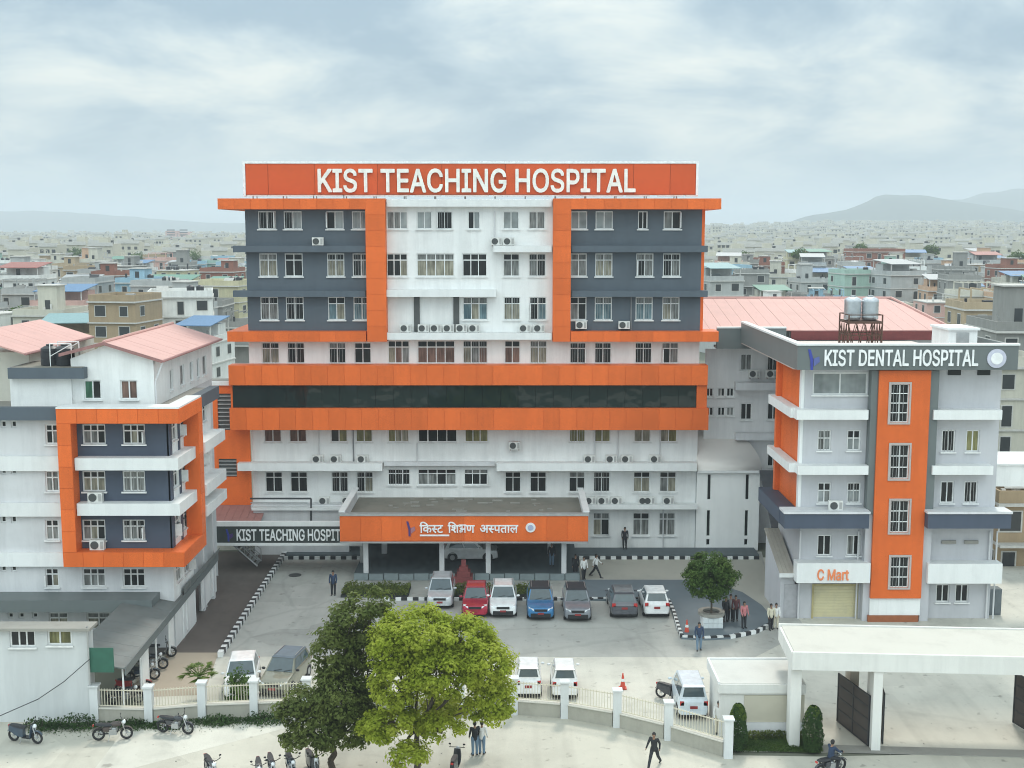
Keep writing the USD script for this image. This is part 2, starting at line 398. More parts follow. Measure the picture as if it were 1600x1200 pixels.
def window(parent, P, u0, u1, z0, z1, cols=2, transom=None, glass=None, deep=.14, fw=.075, frame=TRIM, name="window", sill=True, proud=0.0):
    """frame and mullions as the window, each pane a sub-part"""
    mb = MB()
    a, b = -deep + .0, -deep + .07 + proud
    for w0, w1 in ((u0, u0 + fw), (u1 - fw, u1)):
        mb.obox(P, w0, w1, a, b, z0, z1)
    mb.obox(P, u0 + fw, u1 - fw, a, b, z1 - fw, z1); mb.obox(P, u0 + fw, u1 - fw, a, b, z0, z0 + fw)
    w = (u1 - u0 - 2 * fw) / cols
    zt = z1 - (z1 - z0) * transom if transom else z1 - fw
    for k in range(1, cols):
        c = u0 + fw + w * k
        mb.obox(P, c - fw * .45, c + fw * .45, a, b - .004, z0 + fw, z1 - fw)
    if transom:
        mb.obox(P, u0 + fw, u1 - fw, a, b - .008, zt - fw * .5, zt + fw * .5)
    if sill:
        mb.obox(P, u0 - .08, u1 + .08, -.02, .09, z0 - .09, z0 - .004)
    win = part(parent, name, mb, frame)
    if z1 - z0 > 1.2 and u1 - u0 > .8 and rng.random() < .4:
        gr = MB()
        for k in range(1, int((u1 - u0) / .2)):
            c = u0 + .2 * k
            gr.obox(P, c - .011, c + .011, -.055, -.033, z0 + .03, z1 - .03)
        part(win, "grille", gr, STEEL)
    same = rng.choice(glass or CALM) if rng.random() < .5 else None
    ajar = rng.randrange(cols) if cols > 1 and z1 - z0 > 1.1 and rng.random() < .16 else -1
    for k in range(cols):
        g = same or rng.choice(glass or CALM)
        if k == ajar:
            g = G_DARK
            h0 = u0 + fw + w * (k if k < cols / 2 else k + 1)
            part(win, "open_sash", MB().obox(P, h0 - .03, h0 + .03, -.02, w * .8, z0 + fw + .02, zt - .02), frame)
        pb = MB(); c0 = u0 + fw + w * k
        pb.obox(P, c0, c0 + w, -deep - .03, -deep + .02 - .012 * (k % 2), z0 + fw, zt)
        part(win, "pane", pb, g)
    if transom:
        pb = MB(); pb.obox(P, u0 + fw, u1 - fw, -deep - .03, -deep + .012, zt, z1 - fw)
        part(win, "pane", pb, G_DARK if rng.random() < .8 else G_GREY)
    return win

def panels(parent, P, u0, u1, d, z0, z1, size, mat_, along="u", name="panel", t=.03, gap=.02):
    """cladding sheets laid over a wall, joints open between them"""
    L = (u1 - u0) if along == "u" else (z1 - z0)
    n = max(1, round(L / size))
    for k in range(n):
        a, b = k * L / n + gap / 2, (k + 1) * L / n - gap / 2
        mb = MB()
        e = t + rng.uniform(-.004, .004)
        if along == "u":
            mb.obox(P, u0 + a, u0 + b, d, d + e, z0 + gap / 2, z1 - gap / 2)
        else:
            mb.obox(P, u0 + gap / 2, u1 - gap / 2, d, d + e, z0 + a, z0 + b)
        part(parent, name, mb, mat_)

def lettering(parent, text, P, u0, u1, z0, z1, d, mat_, name="letter", depth=.06, bold=True):
    """raised letters, each its own part, fitted to a rectangle of the wall"""
    x, items = 0.0, []
    full = meshkit.text_mesh(text, 1.0, .05, bold)
    W0 = full.bounds[0][0], full.bounds[1][0]
    from PIL import ImageFont
    import glob
    font = ImageFont.truetype(glob.glob("/opt/blender-*/*/datafiles/fonts/Inter.woff2")[0], 96)
    for i, ch in enumerate(text):
        if ch != " ":
            g = meshkit.text_mesh(ch, 1.0, .05, bold)
            x = (font.getlength(text[:i + 1]) - font.getlength(ch)) / 70.0
            items.append((np.asarray(g.vertices) + [x, 0, 0], np.asarray(g.faces)))
    lo = min(v[:, 0].min() for v, f in items); hi = max(v[:, 0].max() for v, f in items)
    o, u, n = P
    for v, f in items:
        uu = u0 + (v[:, 0] - lo) / (hi - lo) * (u1 - u0)
        zz = z0 + v[:, 1] * (z1 - z0)
        dd = d + v[:, 2] / .05 * depth
        w = np.c_[o[0] + u[0] * uu + n[0] * dd, o[1] + u[1] * uu + n[1] * dd, zz]
        part(parent, name, trimesh.Trimesh(w, f, process=False), mat_)

def disc(P, u, z, r, d0, d1, n=28, sq=1.0):
    o, uu, nn = P
    t = np.arange(n) / n * 2 * math.pi
    pts = [(u + r * math.cos(a), z + r * sq * math.sin(a)) for a in t]
    return flat(P, pts, d0, d1)

def flat(P, pts, d0, d1, holes=None):
    """a plate of any outline standing on a wall"""
    from shapely.geometry import Polygon
    g = trimesh.creation.extrude_polygon(Polygon(pts, holes), d1 - d0, engine="earcut")
    v = np.asarray(g.vertices); o, u, n = P
    w = np.c_[o[0] + u[0] * v[:, 0] + n[0] * (v[:, 2] + d0), o[1] + u[1] * v[:, 0] + n[1] * (v[:, 2] + d0), v[:, 1]]
    f = np.asarray(g.faces)
    return MB().raw(w, f if u[0] * n[1] - u[1] * n[0] > 0 else f[:, ::-1])

def logo(parent, P, u, z, h, d, m1, m2):
    """a small bird-like emblem of two strokes"""
    part(parent, "logo", flat(P, [(u - .25 * h, z + .5 * h), (u - .12 * h, z + .5 * h), (u + .02 * h, z + .02 * h), (u + .02 * h, z - .5 * h), (u - .10 * h, z - .5 * h), (u - .12 * h, z - .05 * h)], d, d + .03), m1)
    part(parent, "logo", flat(P, [(u + .04 * h, z + .05 * h), (u + .30 * h, z + .16 * h), (u + .34 * h, z - .10 * h), (u + .06 * h, z - .32 * h)], d, d + .03), m2)
DEVANAGARI = [[[546,17,537,37,547,40,553,27,561,18,572,18,572,28,568,32,560,33,560,43,571,45,572,52,568,54,563,54,553,50,549,56,549,61,560,65,571,65,577,63,582,58,584,46,581,37,591,37,593,39,593,53,586,54,587,64,869,64,869,53,859,52,858,-2,847,-1,847,33,839,29,835,19,824,22,826,29,825,32,817,33,814,32,813,24,815,19,831,5,825,-3,818,0,805,13,801,21,801,33,807,41,814,44,824,44,834,40,839,43,847,44,846,53,791,53,790,-2,779,-1,778,53,765,52,764,-2,753,-1,753,31,737,31,730,28,731,17,744,5,738,-3,735,-3,722,10,718,18,718,30,720,34,725,39,734,42,753,42,752,53,708,53,707,-2,696,-1,696,15,678,13,668,19,664,28,663,53,643,52,644,41,642,34,658,35,658,23,633,24,634,21,652,5,646,-3,643,-3,628,11,614,30,614,36,617,40,626,41,631,39,632,48,630,53,606,53,605,-2,594,-2,593,0,593,26,585,26,584,14,578,8,562,6,553,10],[676,53,677,27,682,24,691,25,696,29,696,53]],[[261,54,261,63,267,65,266,75,268,81,275,88,284,91,302,90,314,85,330,71,335,64,354,64,355,68,420,68,421,64,495,63,494,53,484,52,484,-2,472,-1,472,53,463,52,463,26,460,19,450,13,439,13,433,15,426,24,425,52,418,53,416,59,414,58,414,-1,405,-1,404,25,390,23,388,7,385,4,366,2,363,5,361,18,363,21,375,27,365,34,364,39,367,42,377,42,382,47,378,54,376,54,364,46,359,53,350,53,350,-1,339,-2,338,52,329,54,329,37,325,28,319,21,331,8,332,3,323,-2,307,18,296,18,291,23,291,29,295,33,304,33,309,30,314,34,304,36,296,42,294,46,294,56,296,60,305,65,321,63,311,74,295,80,283,79,278,71,280,64,292,64,292,53,282,52,282,-1,271,-2,270,52],[437,30,442,24,446,24,450,26,451,53,437,53],[384,58,391,50,391,45,386,41,386,38,405,34,405,59],[382,32,383,30,387,29,387,32],[370,11,380,11,381,20,371,16],[361,56,364,55,367,59,361,59],[324,59,327,54,329,54,329,60],[306,53,305,50,307,47,317,46,314,53]],[[18,54,18,63,24,65,23,75,25,81,32,88,41,91,59,90,71,85,87,71,92,64,221,64,221,53,207,53,207,34,190,32,183,25,183,17,187,11,201,9,215,14,218,3,203,-2,191,-2,180,2,172,12,171,28,173,33,180,40,195,44,194,53,153,53,154,41,152,34,168,35,168,23,143,25,144,21,162,5,156,-3,153,-3,138,11,124,30,124,36,127,40,136,41,141,39,142,48,141,53,93,53,93,40,107,42,116,37,120,26,119,15,112,2,104,5,102,9,107,17,108,24,105,31,100,31,93,24,93,-1,82,-2,81,13,74,10,60,11,51,18,49,23,49,35,54,43,65,48,81,47,81,53,40,53,39,-1,28,-2,27,52],[62,25,67,21,77,23,81,27,81,36,75,37,64,36,61,32],[36,75,38,64,76,65,68,74,52,80,40,79]]]
# ------------------------------------------------------------------ ground
GRASS = mat("grass_verge", (.055, .085, .025), .9, .35, 3.0, dirt=(.10, .085, .05), bump=.4)
TERR = mat("valley_floor", (.16, .165, .125), .95, .25, .02, dirt=(.07, .10, .05))
LOT = ground_mat("lot_concrete", (.45, .445, .41), (.29, .285, .26))
APRON = ground_mat("pale_concrete", (.60, .58, .51), (.42, .40, .35), .22, .06)
DUST = ground_mat("dusty_road", (.54, .515, .44), (.33, .305, .25), .15, .10, .35)
ISLE = mat("blue_grey_paving", (.135, .165, .185), .8, .14, .6, dirt=(.08, .10, .115), bump=.1)
TANPAV = mat("tan_pavers", (.40, .335, .26), .85, .12, .8, dirt=(.27, .22, .17), bump=.15)
BROWNPAV = mat("brown_pavers", (.125, .105, .092), .85, .16, .7, dirt=(.075, .062, .055), bump=.2)
LANE = mat("pale_lane", (.42, .41, .355), .85, .12, .5, dirt=(.25, .245, .22), bump=.15)
PLINTH = mat("dark_plinth", (.10, .125, .135), .7, .12, .8)
KB = plain("kerb_black", (.025, .027, .03), .6)
KW = plain("kerb_white", (.72, .73, .72), .6)

def G2(pts, z):
    return [on_z(x, y, z) for x, y in pts]

def terrain_h(x, y):
    s = np.clip((y - 450) / 2200, 0, 1); s = s * s * (3 - 2 * s)
    r = np.clip((x + 100) / 700, 0, 1)
    return s * (4 + 24 * r) - 1.2 * np.clip((y - 118) / 20, 0, 1) * 0

def make_terrain():
    ys = np.concatenate([np.linspace(-60, 130, 8), np.geomspace(150, 9000, 40)])
    xs = np.concatenate([-np.geomspace(9000, 60, 26), np.linspace(-40, 40, 5), np.geomspace(60, 9000, 26)])
    X, Y = np.meshgrid(xs, ys)
    Z = terrain_h(X, Y) - .03
    n = len(xs); v = np.c_[X.ravel(), Y.ravel(), Z.ravel()]
    q = [[a * n + b, a * n + b + 1, (a + 1) * n + b + 1, (a + 1) * n + b] for a in range(len(ys) - 1) for b in range(n - 1)]
    ground("ground", "valley floor under the city", MB().raw(v, q), TERR)
make_terrain()
ground("road", "pale dusty street in front of the compound fence", MB().poly([(-70, 10), (70, 10), (70, gy(1150)), (onx := on_z(1280, 1180, 0)[0], gy(1182)), on_z(1137, 1180), on_z(1044, 1153), on_z(964, 1134), on_z(880, 1121), on_z(800, 1115), on_z(560, 1113), on_z(317, 1120), on_z(140, 1126), (-70, gy(1126))], 0.0), DUST)
ground("forecourt", "pale concrete inside the gate and along the fence", MB().poly([(-19, 50)] + [(-19, gy(905)), (45, gy(850)), (45, gy(1165)), on_z(1280, 1176), on_z(1137, 1174), on_z(1044, 1148), on_z(964, 1129), on_z(880, 1116), on_z(560, 1108), on_z(150, 1120)], 0.004), APRON)
ground("car_park", "grey concrete parking court before the porch", MB().poly([on_z(346, 1026), on_z(1180, 1027), on_z(1262, 985), on_z(1200, 905), on_z(1190, 862), on_z(440, 862)], 0.008), LOT)
ground("driveway", "brown paved drive beside the left building", MB().poly([on_z(240, 1020), on_z(346, 1020), on_z(447, 862), on_z(325, 862)], 0.012), BROWNPAV)
ground("tan_apron", "tan paved apron between drive and fence", MB().poly([on_z(165, 1092), on_z(318, 1086), on_z(338, 1030), on_z(346, 1020), on_z(240, 1020), on_z(215, 1045)], 0.013), TANPAV)
ground("lane", "pale lane in front of the main facade", MB().poly([on_z(905, 872), on_z(905, 905), on_z(1080, 905), on_z(1190, 955), on_z(1212, 945), on_z(1188, 868)], 0.016), LANE)
isle_pts = [(905, 906), (1085, 906), (1120, 912), (1160, 925), (1190, 945), (1208, 966), (1206, 975), (1180, 988), (1140, 996), (1100, 998), (1065, 996), (1058, 980), (1050, 955), (1042, 938), (905, 936)]
ground("paved_island", "raised blue grey paved island around the small tree", MB().prism(G2(isle_pts, 0.12), -0.02, 0.12), ISLE)

def kerb(label, pts, w=.16, h=.22, step=.5):
    """black and white painted kerb stones along a line"""
    path = thing_w("kerb", None, None, (*pts[0], 0), kind="structure")
    tag(stage.GetPrimAtPath(path), label)
    k = 0
    for a, b in zip(pts[:-1], pts[1:]):
        a, b = np.array(a), np.array(b)
        L = np.linalg.norm(b - a); n = max(1, round(L / step)); d = (b - a) / L; s = np.array([-d[1], d[0]]) * w / 2
        for i in range(n):
            p, q = a + d * (L * i / n + .01), a + d * (L * (i + 1) / n - .01)
            mb = MB()
            c = [p - s, q - s, q + s, p + s]
            mb.hexa([(*x, -.02) for x in c] + [(*x, h + rng.uniform(-.01, .01)) for x in c])
            part(path, "kerb_stone", mb, KB if k % 2 else KW)
            k += 1
kerb("black and white kerb beside the brown drive", [on_z(344, 1027), on_z(395, 945), on_z(445, 868)], .3, .32, .42)
kerb("black and white kerb behind the parked cars", [on_z(600, 938), on_z(1042, 938)], .18, .2, .38)
kerb("black and white kerb round the paved island", [on_z(*p) for p in [(1044, 940), (1052, 957), (1060, 983), (1066, 998), (1100, 1000), (1140, 998), (1180, 990), (1208, 976)]], .2, .22, .36)
kerb("black and white kerb along the facade foot at the right", [on_z(888, 874), on_z(1186, 874)], .16, .24, .40)
kerb("black and white kerb along the facade foot at the left", [on_z(442, 874), on_z(566, 874)], .16, .24, .40)
ground("plinth", "dark paved plinth along the facade foot", MB().box(on_z(445, 871)[0], on_z(565, 871)[0], gy(871), gy(850), -.02, .22).box(on_z(890, 871)[0], on_z(1186, 871)[0], gy(871), gy(860), -.02, .22), PLINTH)

# ------------------------------------------------------------------ main hospital building
Y0 = gy(858)
FL = {8: (330, 358), 7: (396, 432), 6: (464, 500), 5: (535, 568), 3: (652, 691), 2: (737, 769), 1: (801, 837)}
B = thing_w("hospital_building", "tall white, slate blue and orange hospital block with orange cladding frames", "building", (on_y(735, 858, Y0)[0], Y0, 0))
P0 = front(Y0)
XL, XR = on_y(383, 345, Y0)[0], on_y(1097, 345, Y0)[0]
ZT = zy(311, Y0)
ZB = zy(519, Y0)                                     # foot of the blue wings
xl, xc0, xc1, xr = XL, on_y(576, 420, Y0)[0], on_y(890, 420, Y0)[0], XR
cx = lambda px: on_y(px, 413, Y0)[0]
LW = [(405, 433), (445, 473), (511, 538), (551, 578)]
RW = [(891, 917), (930, 957), (994, 1021), (1036, 1063)]
CW = {8: [(604, 637), (651, 675), (682, 707), (731, 750), (786, 811), (826, 852)],
      7: [(604, 637), (651, 710), (722, 761), (786, 812), (826, 853)],
      6: [(723, 762), (787, 813), (827, 854)],
      5: [(606, 640), (652, 711), (723, 762), (788, 813), (828, 855)],
      3: [(606, 639), (653, 714), (726, 763)],
      2: [(606, 641), (653, 713), (725, 763), (789, 814), (828, 854)], 1: []}
wins = []
def zf(f):
    return zy(FL[f][1], Y0), zy(FL[f][0], Y0)
for f in FL:
    z0, z1 = zf(f)
    for a, b in LW + RW:
        if f == 1 and a < 900:
            continue
        if f == 8 and a == 994:
            a, b = 996, 1011
        wins.append((f, a, b, cx(a), cx(b), z0, z1))
    for a, b in CW[f]:
        X0, X1 = on_y(a, (FL[f][0] + FL[f][1]) / 2, Y0)[0], on_y(b, (FL[f][0] + FL[f][1]) / 2, Y0)[0]
        za, zb = z0, z1
        if f == 2 and a < 780:
            za, zb = zy(758, Y0), zy(733, Y0)
        if f == 5:
            zb = zy(532, Y0)
        wins.append((f, a, b, X0, X1, za, zb))
holes = [w[3:] for w in wins]
part(B, "blue_wing_wall", MB().wall(P0, xl, xc0, ZB, ZT, holes), BLUE)
part(B, "blue_wing_wall", MB().wall(P0, xc1, xr, ZB, ZT, holes), BLUE)
part(B, "central_wall", MB().wall(P0, xc0, xc1, ZB, ZT, holes), WHITE)
part(B, "lower_wall", MB().wall(P0, xl, xr, 0, ZB, holes), WHITE)
sw = MB().wall(side_r(XR), Y0, Y0 + 20, 0, ZT); sw.wall(side_l(XL), -Y0 - 20, -Y0, 0, ZT); sw.wall(((0, Y0 + 20), (-1, 0), (0, 1)), -XR, -XL, 0, ZT)
part(B, "side_wall", sw, WHITE)
part(B, "roof", MB().box(XL, XR, Y0 + .01, Y0 + 20, ZT - .3, ZT - .004), CONC)
for f, a, b, X0, X1, za, zb in wins:
    cols = 4 if b - a > 50 else (3 if b - a > 30 else 2)
    if f == 3:
        g = [G_OLIVE, G_OLIVE, G_CREAM] if a > 880 else ([G_BROWN, G_BROWN, G_GREY] if a < 480 else [G_DARK, G_DARK, G_OLIVE, G_CREAM])
    elif f in (1, 2):
        g = [G_DARK, G_DARK, G_DARK, G_GREY, G_CREAM] if a < 880 or f == 2 else [G_GREY, G_DARK, G_CREAM]
    elif f == 5:
        g = [G_DARK, G_GREY, G_BROWN, G_CREAM, G_DARK]
    elif f == 8:
        g = [G_PALE, G_GREY, G_PALE, G_DARK]
    elif f == 6:
        g = [G_GREY, G_BLUE, G_DARK, G_CREAM]
    else:
        g = [G_GREY, G_CREAM, G_DARK, G_GREY]
    window(B, P0, X0, X1, za, zb, cols, None if f in (8, 3) else .29, g)

# cladding frames
YF = Y0 - .9
PF = front(YF)
def clad(x0, x1, y0, y1, along, back=None, size=1.2):
    a, b, c, d = rect(x0, x1, y0, y1, YF)
    part(B, "orange_frame", MB().box(a, b, YF, back or Y0 - .004, c, d), ORANGE)
    panels(B, PF, a, b, .0, c, d, size, ORANGE, along, name="cladding_panel")
    return a, b, c, d
ft = clad(340, 572, 310, 327, "u"); clad(572, 603, 310, 534, "z"); clad(355, 572, 518, 534, "u")
clad(892, 1127, 310, 327, "u"); clad(864, 892, 310, 534, "z"); clad(892, 1123, 518, 534, "u")
za, zb = zy(327, YF), zy(310, YF)
part(B, "eaves", MB().box(ft[0], XL - .004, Y0, Y0 + 14, za, zb).box(XR + .004, on_y(1127, 318, YF)[0], Y0, Y0 + 14, za, zb), ORANGE)
zc, zd = zy(534, YF), zy(518, YF)
part(B, "eaves", MB().box(on_y(355, 525, YF)[0], XL - .004, Y0, Y0 + 9, zc, zd).box(XR + .004, on_y(1123, 525, YF)[0], Y0, Y0 + 9, zc, zd), ORANGE)
part(B, "side_fin", MB().box(XR + .003, on_y(1101, 420, Y0)[0], Y0 + .3, Y0 + 1.1, zd + .002, za - .002), ORANGE)
# the two long bands with the tinted glass strip between
YB = Y0 - 1.3
PB = front(YB)
for x0, x1, y0, y1 in ((357, 1106, 571, 602), (359, 1107, 638, 672)):
    a, b, c, d = rect(x0, x1, y0, y1, YB)
    part(B, "orange_band", MB().box(a, b, YB, Y0 - .004, c, d), ORANGE)
    zm = (c + d) / 2
    panels(B, PB, a, b, 0, c, d, 1.22, ORANGE, name="cladding_panel")
a, b, c, d = rect(362, 1089, 602, 638, YB)
part(B, "orange_band_end", MB().box(on_y(1089, 620, YB)[0], on_y(1105, 620, YB)[0], YB + .1, Y0 - .004, c + .003, d - .003).box(on_y(359, 620, YB)[0], on_y(362, 620, YB)[0], YB + .3, Y0 - .004, c + .003, d - .003), ORANGE)
n = 26
for k in range(n):
    w = (b - a) / n
    part(B, "tinted_pane", MB().box(a + k * w + .012, a + (k + 1) * w - .012, YB + .33 + rng.uniform(-.02, .02), YB + .42, c + .004, d - .004), G_BAND)
part(B, "glass_strip_back", MB().box(a, b, YB + .5, YB + .56, c + .003, d - .003), DARK)
# ledges
def ledge(x0, x1, y0, y1, proj, m, name="ledge"):
    a, b, c, d = rect(x0, x1, y0, y1, Y0 - proj)
    part(B, name, MB().box(a, b, Y0 - proj, Y0 - .003, c, d), m)
    return a, b, c, d
for y0, y1 in ((384, 394), (454, 464)):
    ledge(364, 571, y0, y1, .6, BLUE, "blue_ledge"); ledge(893, 1106, y0, y1, .6, BLUE, "blue_ledge")
ledge(604, 775, 453, 464, .7, SLAB); ledge(771, 862, 384, 394, .7, SLAB); ledge(604, 862, 520, 531, .8, SLAB)
ledge(604, 862, 312, 323, .5, SLAB, "head_band")
ledge(371, 597, 724, 736, .9, SLAB); ledge(776, 1089, 724, 736, .9, SLAB); ledge(600, 773, 722, 728, .35, WHITE2)
ledge(912, 1090, 789, 796, .8, SLAB); ledge(392, 545, 789, 795, .9, WHITE2)
for px in (651.5, 713):
    a, b, c, d = rect(px - 4.5, px + 4.5, 463, 518, Y0)
    part(B, "dark_duct", MB().box(a, b, Y0 - .12, Y0 - .003, c, d), plain("duct_%d" % int(px), (.075, .08, .08)))
for px, y0, y1 in ((553, 672, 722), (653, 692, 724), (930, 672, 716), (966, 672, 716), (1032, 672, 716), (1088.5, 737, 857), (774, 330, 384), (500, 672, 724), (1037, 796, 857), (987, 464, 516)):
    a, b, c, d = rect(px - .9, px + .9, y0, y1, Y0 - .1)
    part(B, "drain_pipe", MB().tube((a, Y0 - .1, c), (a, Y0 - .1, d), .05), plain("pipe_grey_%d" % int(px), (.22, .23, .24)) if px in (987, 1088.5, 553) else WHITE2)
# ground floor below the porch: entrance glazing
a, b, c, d = rect(574, 884, 800, 856, Y0)
part(B, "entrance_recess", MB().box(a, b, Y0 - .06, Y0 - .004, 0.3, d), DARK)
n = 12
for k in range(n):
    part(B, "entrance_pane", MB().box(a + (b - a) * k / n + .06, a + (b - a) * (k + 1) / n - .06, Y0 - .11, Y0 - .07, .5, 2.9), G_BAND)

# ------------------------------------------------------------------ rooftop sign
YS = Y0 + .1
PS = front(YS)
a, b, c, d = rect(380, 1091, 252, 307, YS)
S = thing_w("rooftop_sign", "long orange rooftop sign reading KIST TEACHING HOSPITAL in cream letters", "sign", ((a + b) / 2, YS, ZT))
part(S, "backing", MB().box(a + .1, b - .1, YS, YS + .25, c + .1, d - .1), ORANGE_J)
fr = MB(); e = .17
fr.box(a, b, YS - .08, YS + .3, d - e, d); fr.box(a, a + e, YS - .08, YS + .3, c, d - e); fr.box(b - e, b, YS - .08, YS + .3, c, d - e)
part(S, "white_border", fr, LETTERW)
cuts = [380, 419, 492, 590, 690, 790, 890, 990, 1047, 1091]
xs = [on_y(p, 280, YS)[0] for p in cuts]; xs[0] += e; xs[-1] -= e
for k in range(len(xs) - 1):
    part(S, "sign_sheet", MB().box(xs[k] + .02, xs[k + 1] - .02, YS - .035 + rng.uniform(-.006, .006), YS - .004, c + .14, d - e - .01), ORANGE_S)
x = a; 
for px0, px1 in ((386, 418), (420, 490), (493, 535), (538, 602), (606, 640), (648, 690), (696, 764), (770, 862), (866, 974), (978, 1015), (1027, 1068), (1071, 1090)):
    u0, u1 = on_y(px0, 308, YS)[0], on_y(px1, 308, YS)[0]
    part(S, "bottom_rail", MB().box(u0, u1, YS - .1, YS + .1, c + .01, c + .11), plain("rail_pale", (.72, .62, .58)) if px0 == 386 else "/World/Looks/rail_pale")
for k in range(15):
    u = a + (b - a) * (k + .3) / 15
    part(S, "strut", MB().tube((u, YS + .12, ZT - .01), (u, YS + .12, c + .1), .05, n=6).tube((u, YS + 1.6, ZT - .01), (u, YS + .26, d - .8), .04, n=6), STEEL)
lettering(S, "KIST TEACHING HOSPITAL", PS, on_y(497, 282, YS)[0], on_y(993, 282, YS)[0], zy(299.5, YS), zy(265, YS), .05, LETTER, depth=.16)

# ------------------------------------------------------------------ air conditioners on the ledges and walls
def make_ac(label, loc, group):
    t = thing("air_conditioner", label, "air conditioner", loc, 0, group)
    part(t, "casing", MB().box(-.42, .42, -.16, .16, .06, .64), plain("ac_white", (.70, .70, .67), .5))
    mb = MB(); mb.tube((-.13, -.165, .35), (-.13, -.185, .35), .235, n=20)
    part(t, "fan_grille", mb, plain("ac_dark", (.06, .065, .065), .6))
    part(t, "side_vent", MB().box(.2, .37, -.172, -.161, .14, .56), plain("ac_grey", (.38, .38, .37), .6))
    part(t, "bracket", MB().box(-.36, -.28, -.2, .2, 0, .055).box(.28, .36, -.2, .2, 0, .055), RUST)
    return t
AC0 = []
def ac(px, py_bottom, label, y=None, proj=.35, group=None):
    yy = (y or Y0) - proj
    X, Z = on_y(px, py_bottom, yy)
    if not AC0:
        AC0.append(make_ac(label, (X, yy, Z), group)); return
    dup(AC0[0], label, (X, yy, Z), 0, group)
ORD = ["leftmost", "second", "third", "fourth", "fifth", "sixth", "seventh", "eighth"]
for i, px in enumerate((634, 662, 681, 701, 721, 741)):
    ac(px, 520, f"{ORD[i]} of six air conditioners on white ledge between orange frames" if i else "leftmost of six air conditioners on white ledge between orange frames")
ac(820, 520, "air conditioner left of a pair beside the right orange column"); ac(842, 520, "air conditioner right of a pair beside the right orange column")
ac(497, 384.5, "lone air conditioner on the blue ledge under the rooftop sign"); ac(776, 384.5, "left air conditioner on the short white top ledge"); ac(795, 384.5, "right air conditioner on the short white top ledge")
ac(908, 515, "air conditioner on right blue wall next to orange column"); ac(975, 515, "air conditioner on right blue wall below a dark pipe")
for i, px in enumerate((497, 525, 567)):
    ac(px, 724, ("first", "second", "third")[i] + " air conditioner from the left on the ledge above the left sign beam")
for i, px in enumerate((921, 955, 979, 1024)):
    ac(px, 724, ("first", "second", "third", "fourth")[i] + " air conditioner from the left on the white ledge beneath the orange bands at right")
ac(804, 703, "single air conditioner fixed to bare white wall under the orange bands")
ac(507, 789, "air conditioner on the low ledge left of the porch roof"); ac(543, 789, "air conditioner tucked against the porch roof's left parapet")
for i, px in enumerate((922, 942, 963, 1006, 1014, 1044)):
    ac(px, 789, ("first", "second", "third", "fourth", "fifth", "sixth")[i] + " air conditioner from the left on the lowest ledge right of the porch")
# ------------------------------------------------------------------ porch
YP = gy(905) - .9
PP = front(YP)
a, b, c, d = rect(531, 919, 806, 846, YP)
PO = thing_w("entrance_porch", "flat roofed entrance porch with orange fascia lettered in Devanagari", "porch", ((a + b) / 2, YP, 0))
part(PO, "fascia", MB().box(a, b, YP, YP + .25, c, d), ORANGE)
panels(PO, PP, a, b, 0, c + .05, d, 1.45, ORANGE, name="fascia_panel")
part(PO, "rim", MB().box(a - .06, b + .06, YP - .07, YP + .32, d, d + .17).box(a - .02, b + .02, YP - .05, YP + .2, c - .12, c - .003), STEEL)
zr = zy(777, Y0)
part(PO, "roof_slab", MB().box(a + .2, b - .2, YP + .26, Y0 - .01, zr - .35, zr), CONC_D)
zp = d + .17
up = MB(); 
for u0, u1 in ((a, a + .2), (b - .2, b)):
    up.box(u0, u1, YP + .33, Y0 - .95, c + .3, zp)
part(PO, "parapet", up, WHITE2)
part(PO, "coping", MB().box(a - .12, a + .32, YP + .33, Y0 - .95, zp + .003, zp + .09).box(b - .32, b + .12, YP + .33, Y0 - .95, zp + .003, zp + .09), SLAB)
part(PO, "floor", MB().box(a + .8, b - .5, YP + .75, Y0 - .02, .02, .42), PLINTH)
fl = MB()
for k in range(15):
    x = a + .8 + (b - a - 1.3) * k / 15
    fl.box(x + .03, x + (b - a - 1.3) / 15 - .03, YP + .55, YP + .73, .02, .5 - .03 * (k % 2))
part(PO, "front_step", fl, mat("plinth_tile", (.20, .24, .25), .6, .15, 2))
for px in (572, 690.5, 763, 881):
    x = on_y(px, 880, YP + .9)[0]
    part(PO, "column", MB().box(x - .17, x + .17, YP + .76, YP + 1.1, .42, c + .05), WHITE2)
for px in (600, 690, 763, 860):
    x = on_y(px, 830, YP + 6)[0]
    part(PO, "column", MB().box(x - .2, x + .2, YP + 6, YP + 6.4, .42, c + .05), WHITE2)
part(PO, "ceiling", MB().box(a + .26, b - .26, YP + .26, Y0 - .02, c + .05, c + .3), WHITE2)
hx = 17.3
u0, u1 = on_y(656, 825, YP)[0], on_y(810, 825, YP)[0]
zb_, zt_ = zy(832, YP), zy(815.5, YP)
k = (u1 - u0) / 850
for rings in DEVANAGARI:
    R_ = [[(u0 + (r[i] - 20) * k, zb_ + r[i + 1] * (zt_ - zb_) / 88) for i in range(0, len(r), 2)] for r in rings]
    part(PO, "lettering", flat(PP, R_[0], .036, .075, R_[1:]), LETTERW)
part(PO, "lettering_underline", flat(PP, [(u0, zy(837.5, YP)), (on_y(702, 836, YP)[0], zy(837.5, YP)), (on_y(702, 836, YP)[0], zy(835, YP)), (u0, zy(835, YP))], .036, .06), LETTERW)
part(PO, "emblem", disc(PP, on_y(829, 824, YP)[0], zy(824, YP), .34, .036, .08), LETTERW)
part(PO, "emblem_ring", disc(PP, on_y(829, 824, YP)[0], zy(824, YP), .2, .081, .10), plain("emblem_pale_blue", (.42, .46, .62)))
logo(PO, PP, on_y(641, 826, YP)[0], zy(826, YP), 1.05, .036, LOGO, plain("logo_light", (.36, .16, .2)))
db = MB()
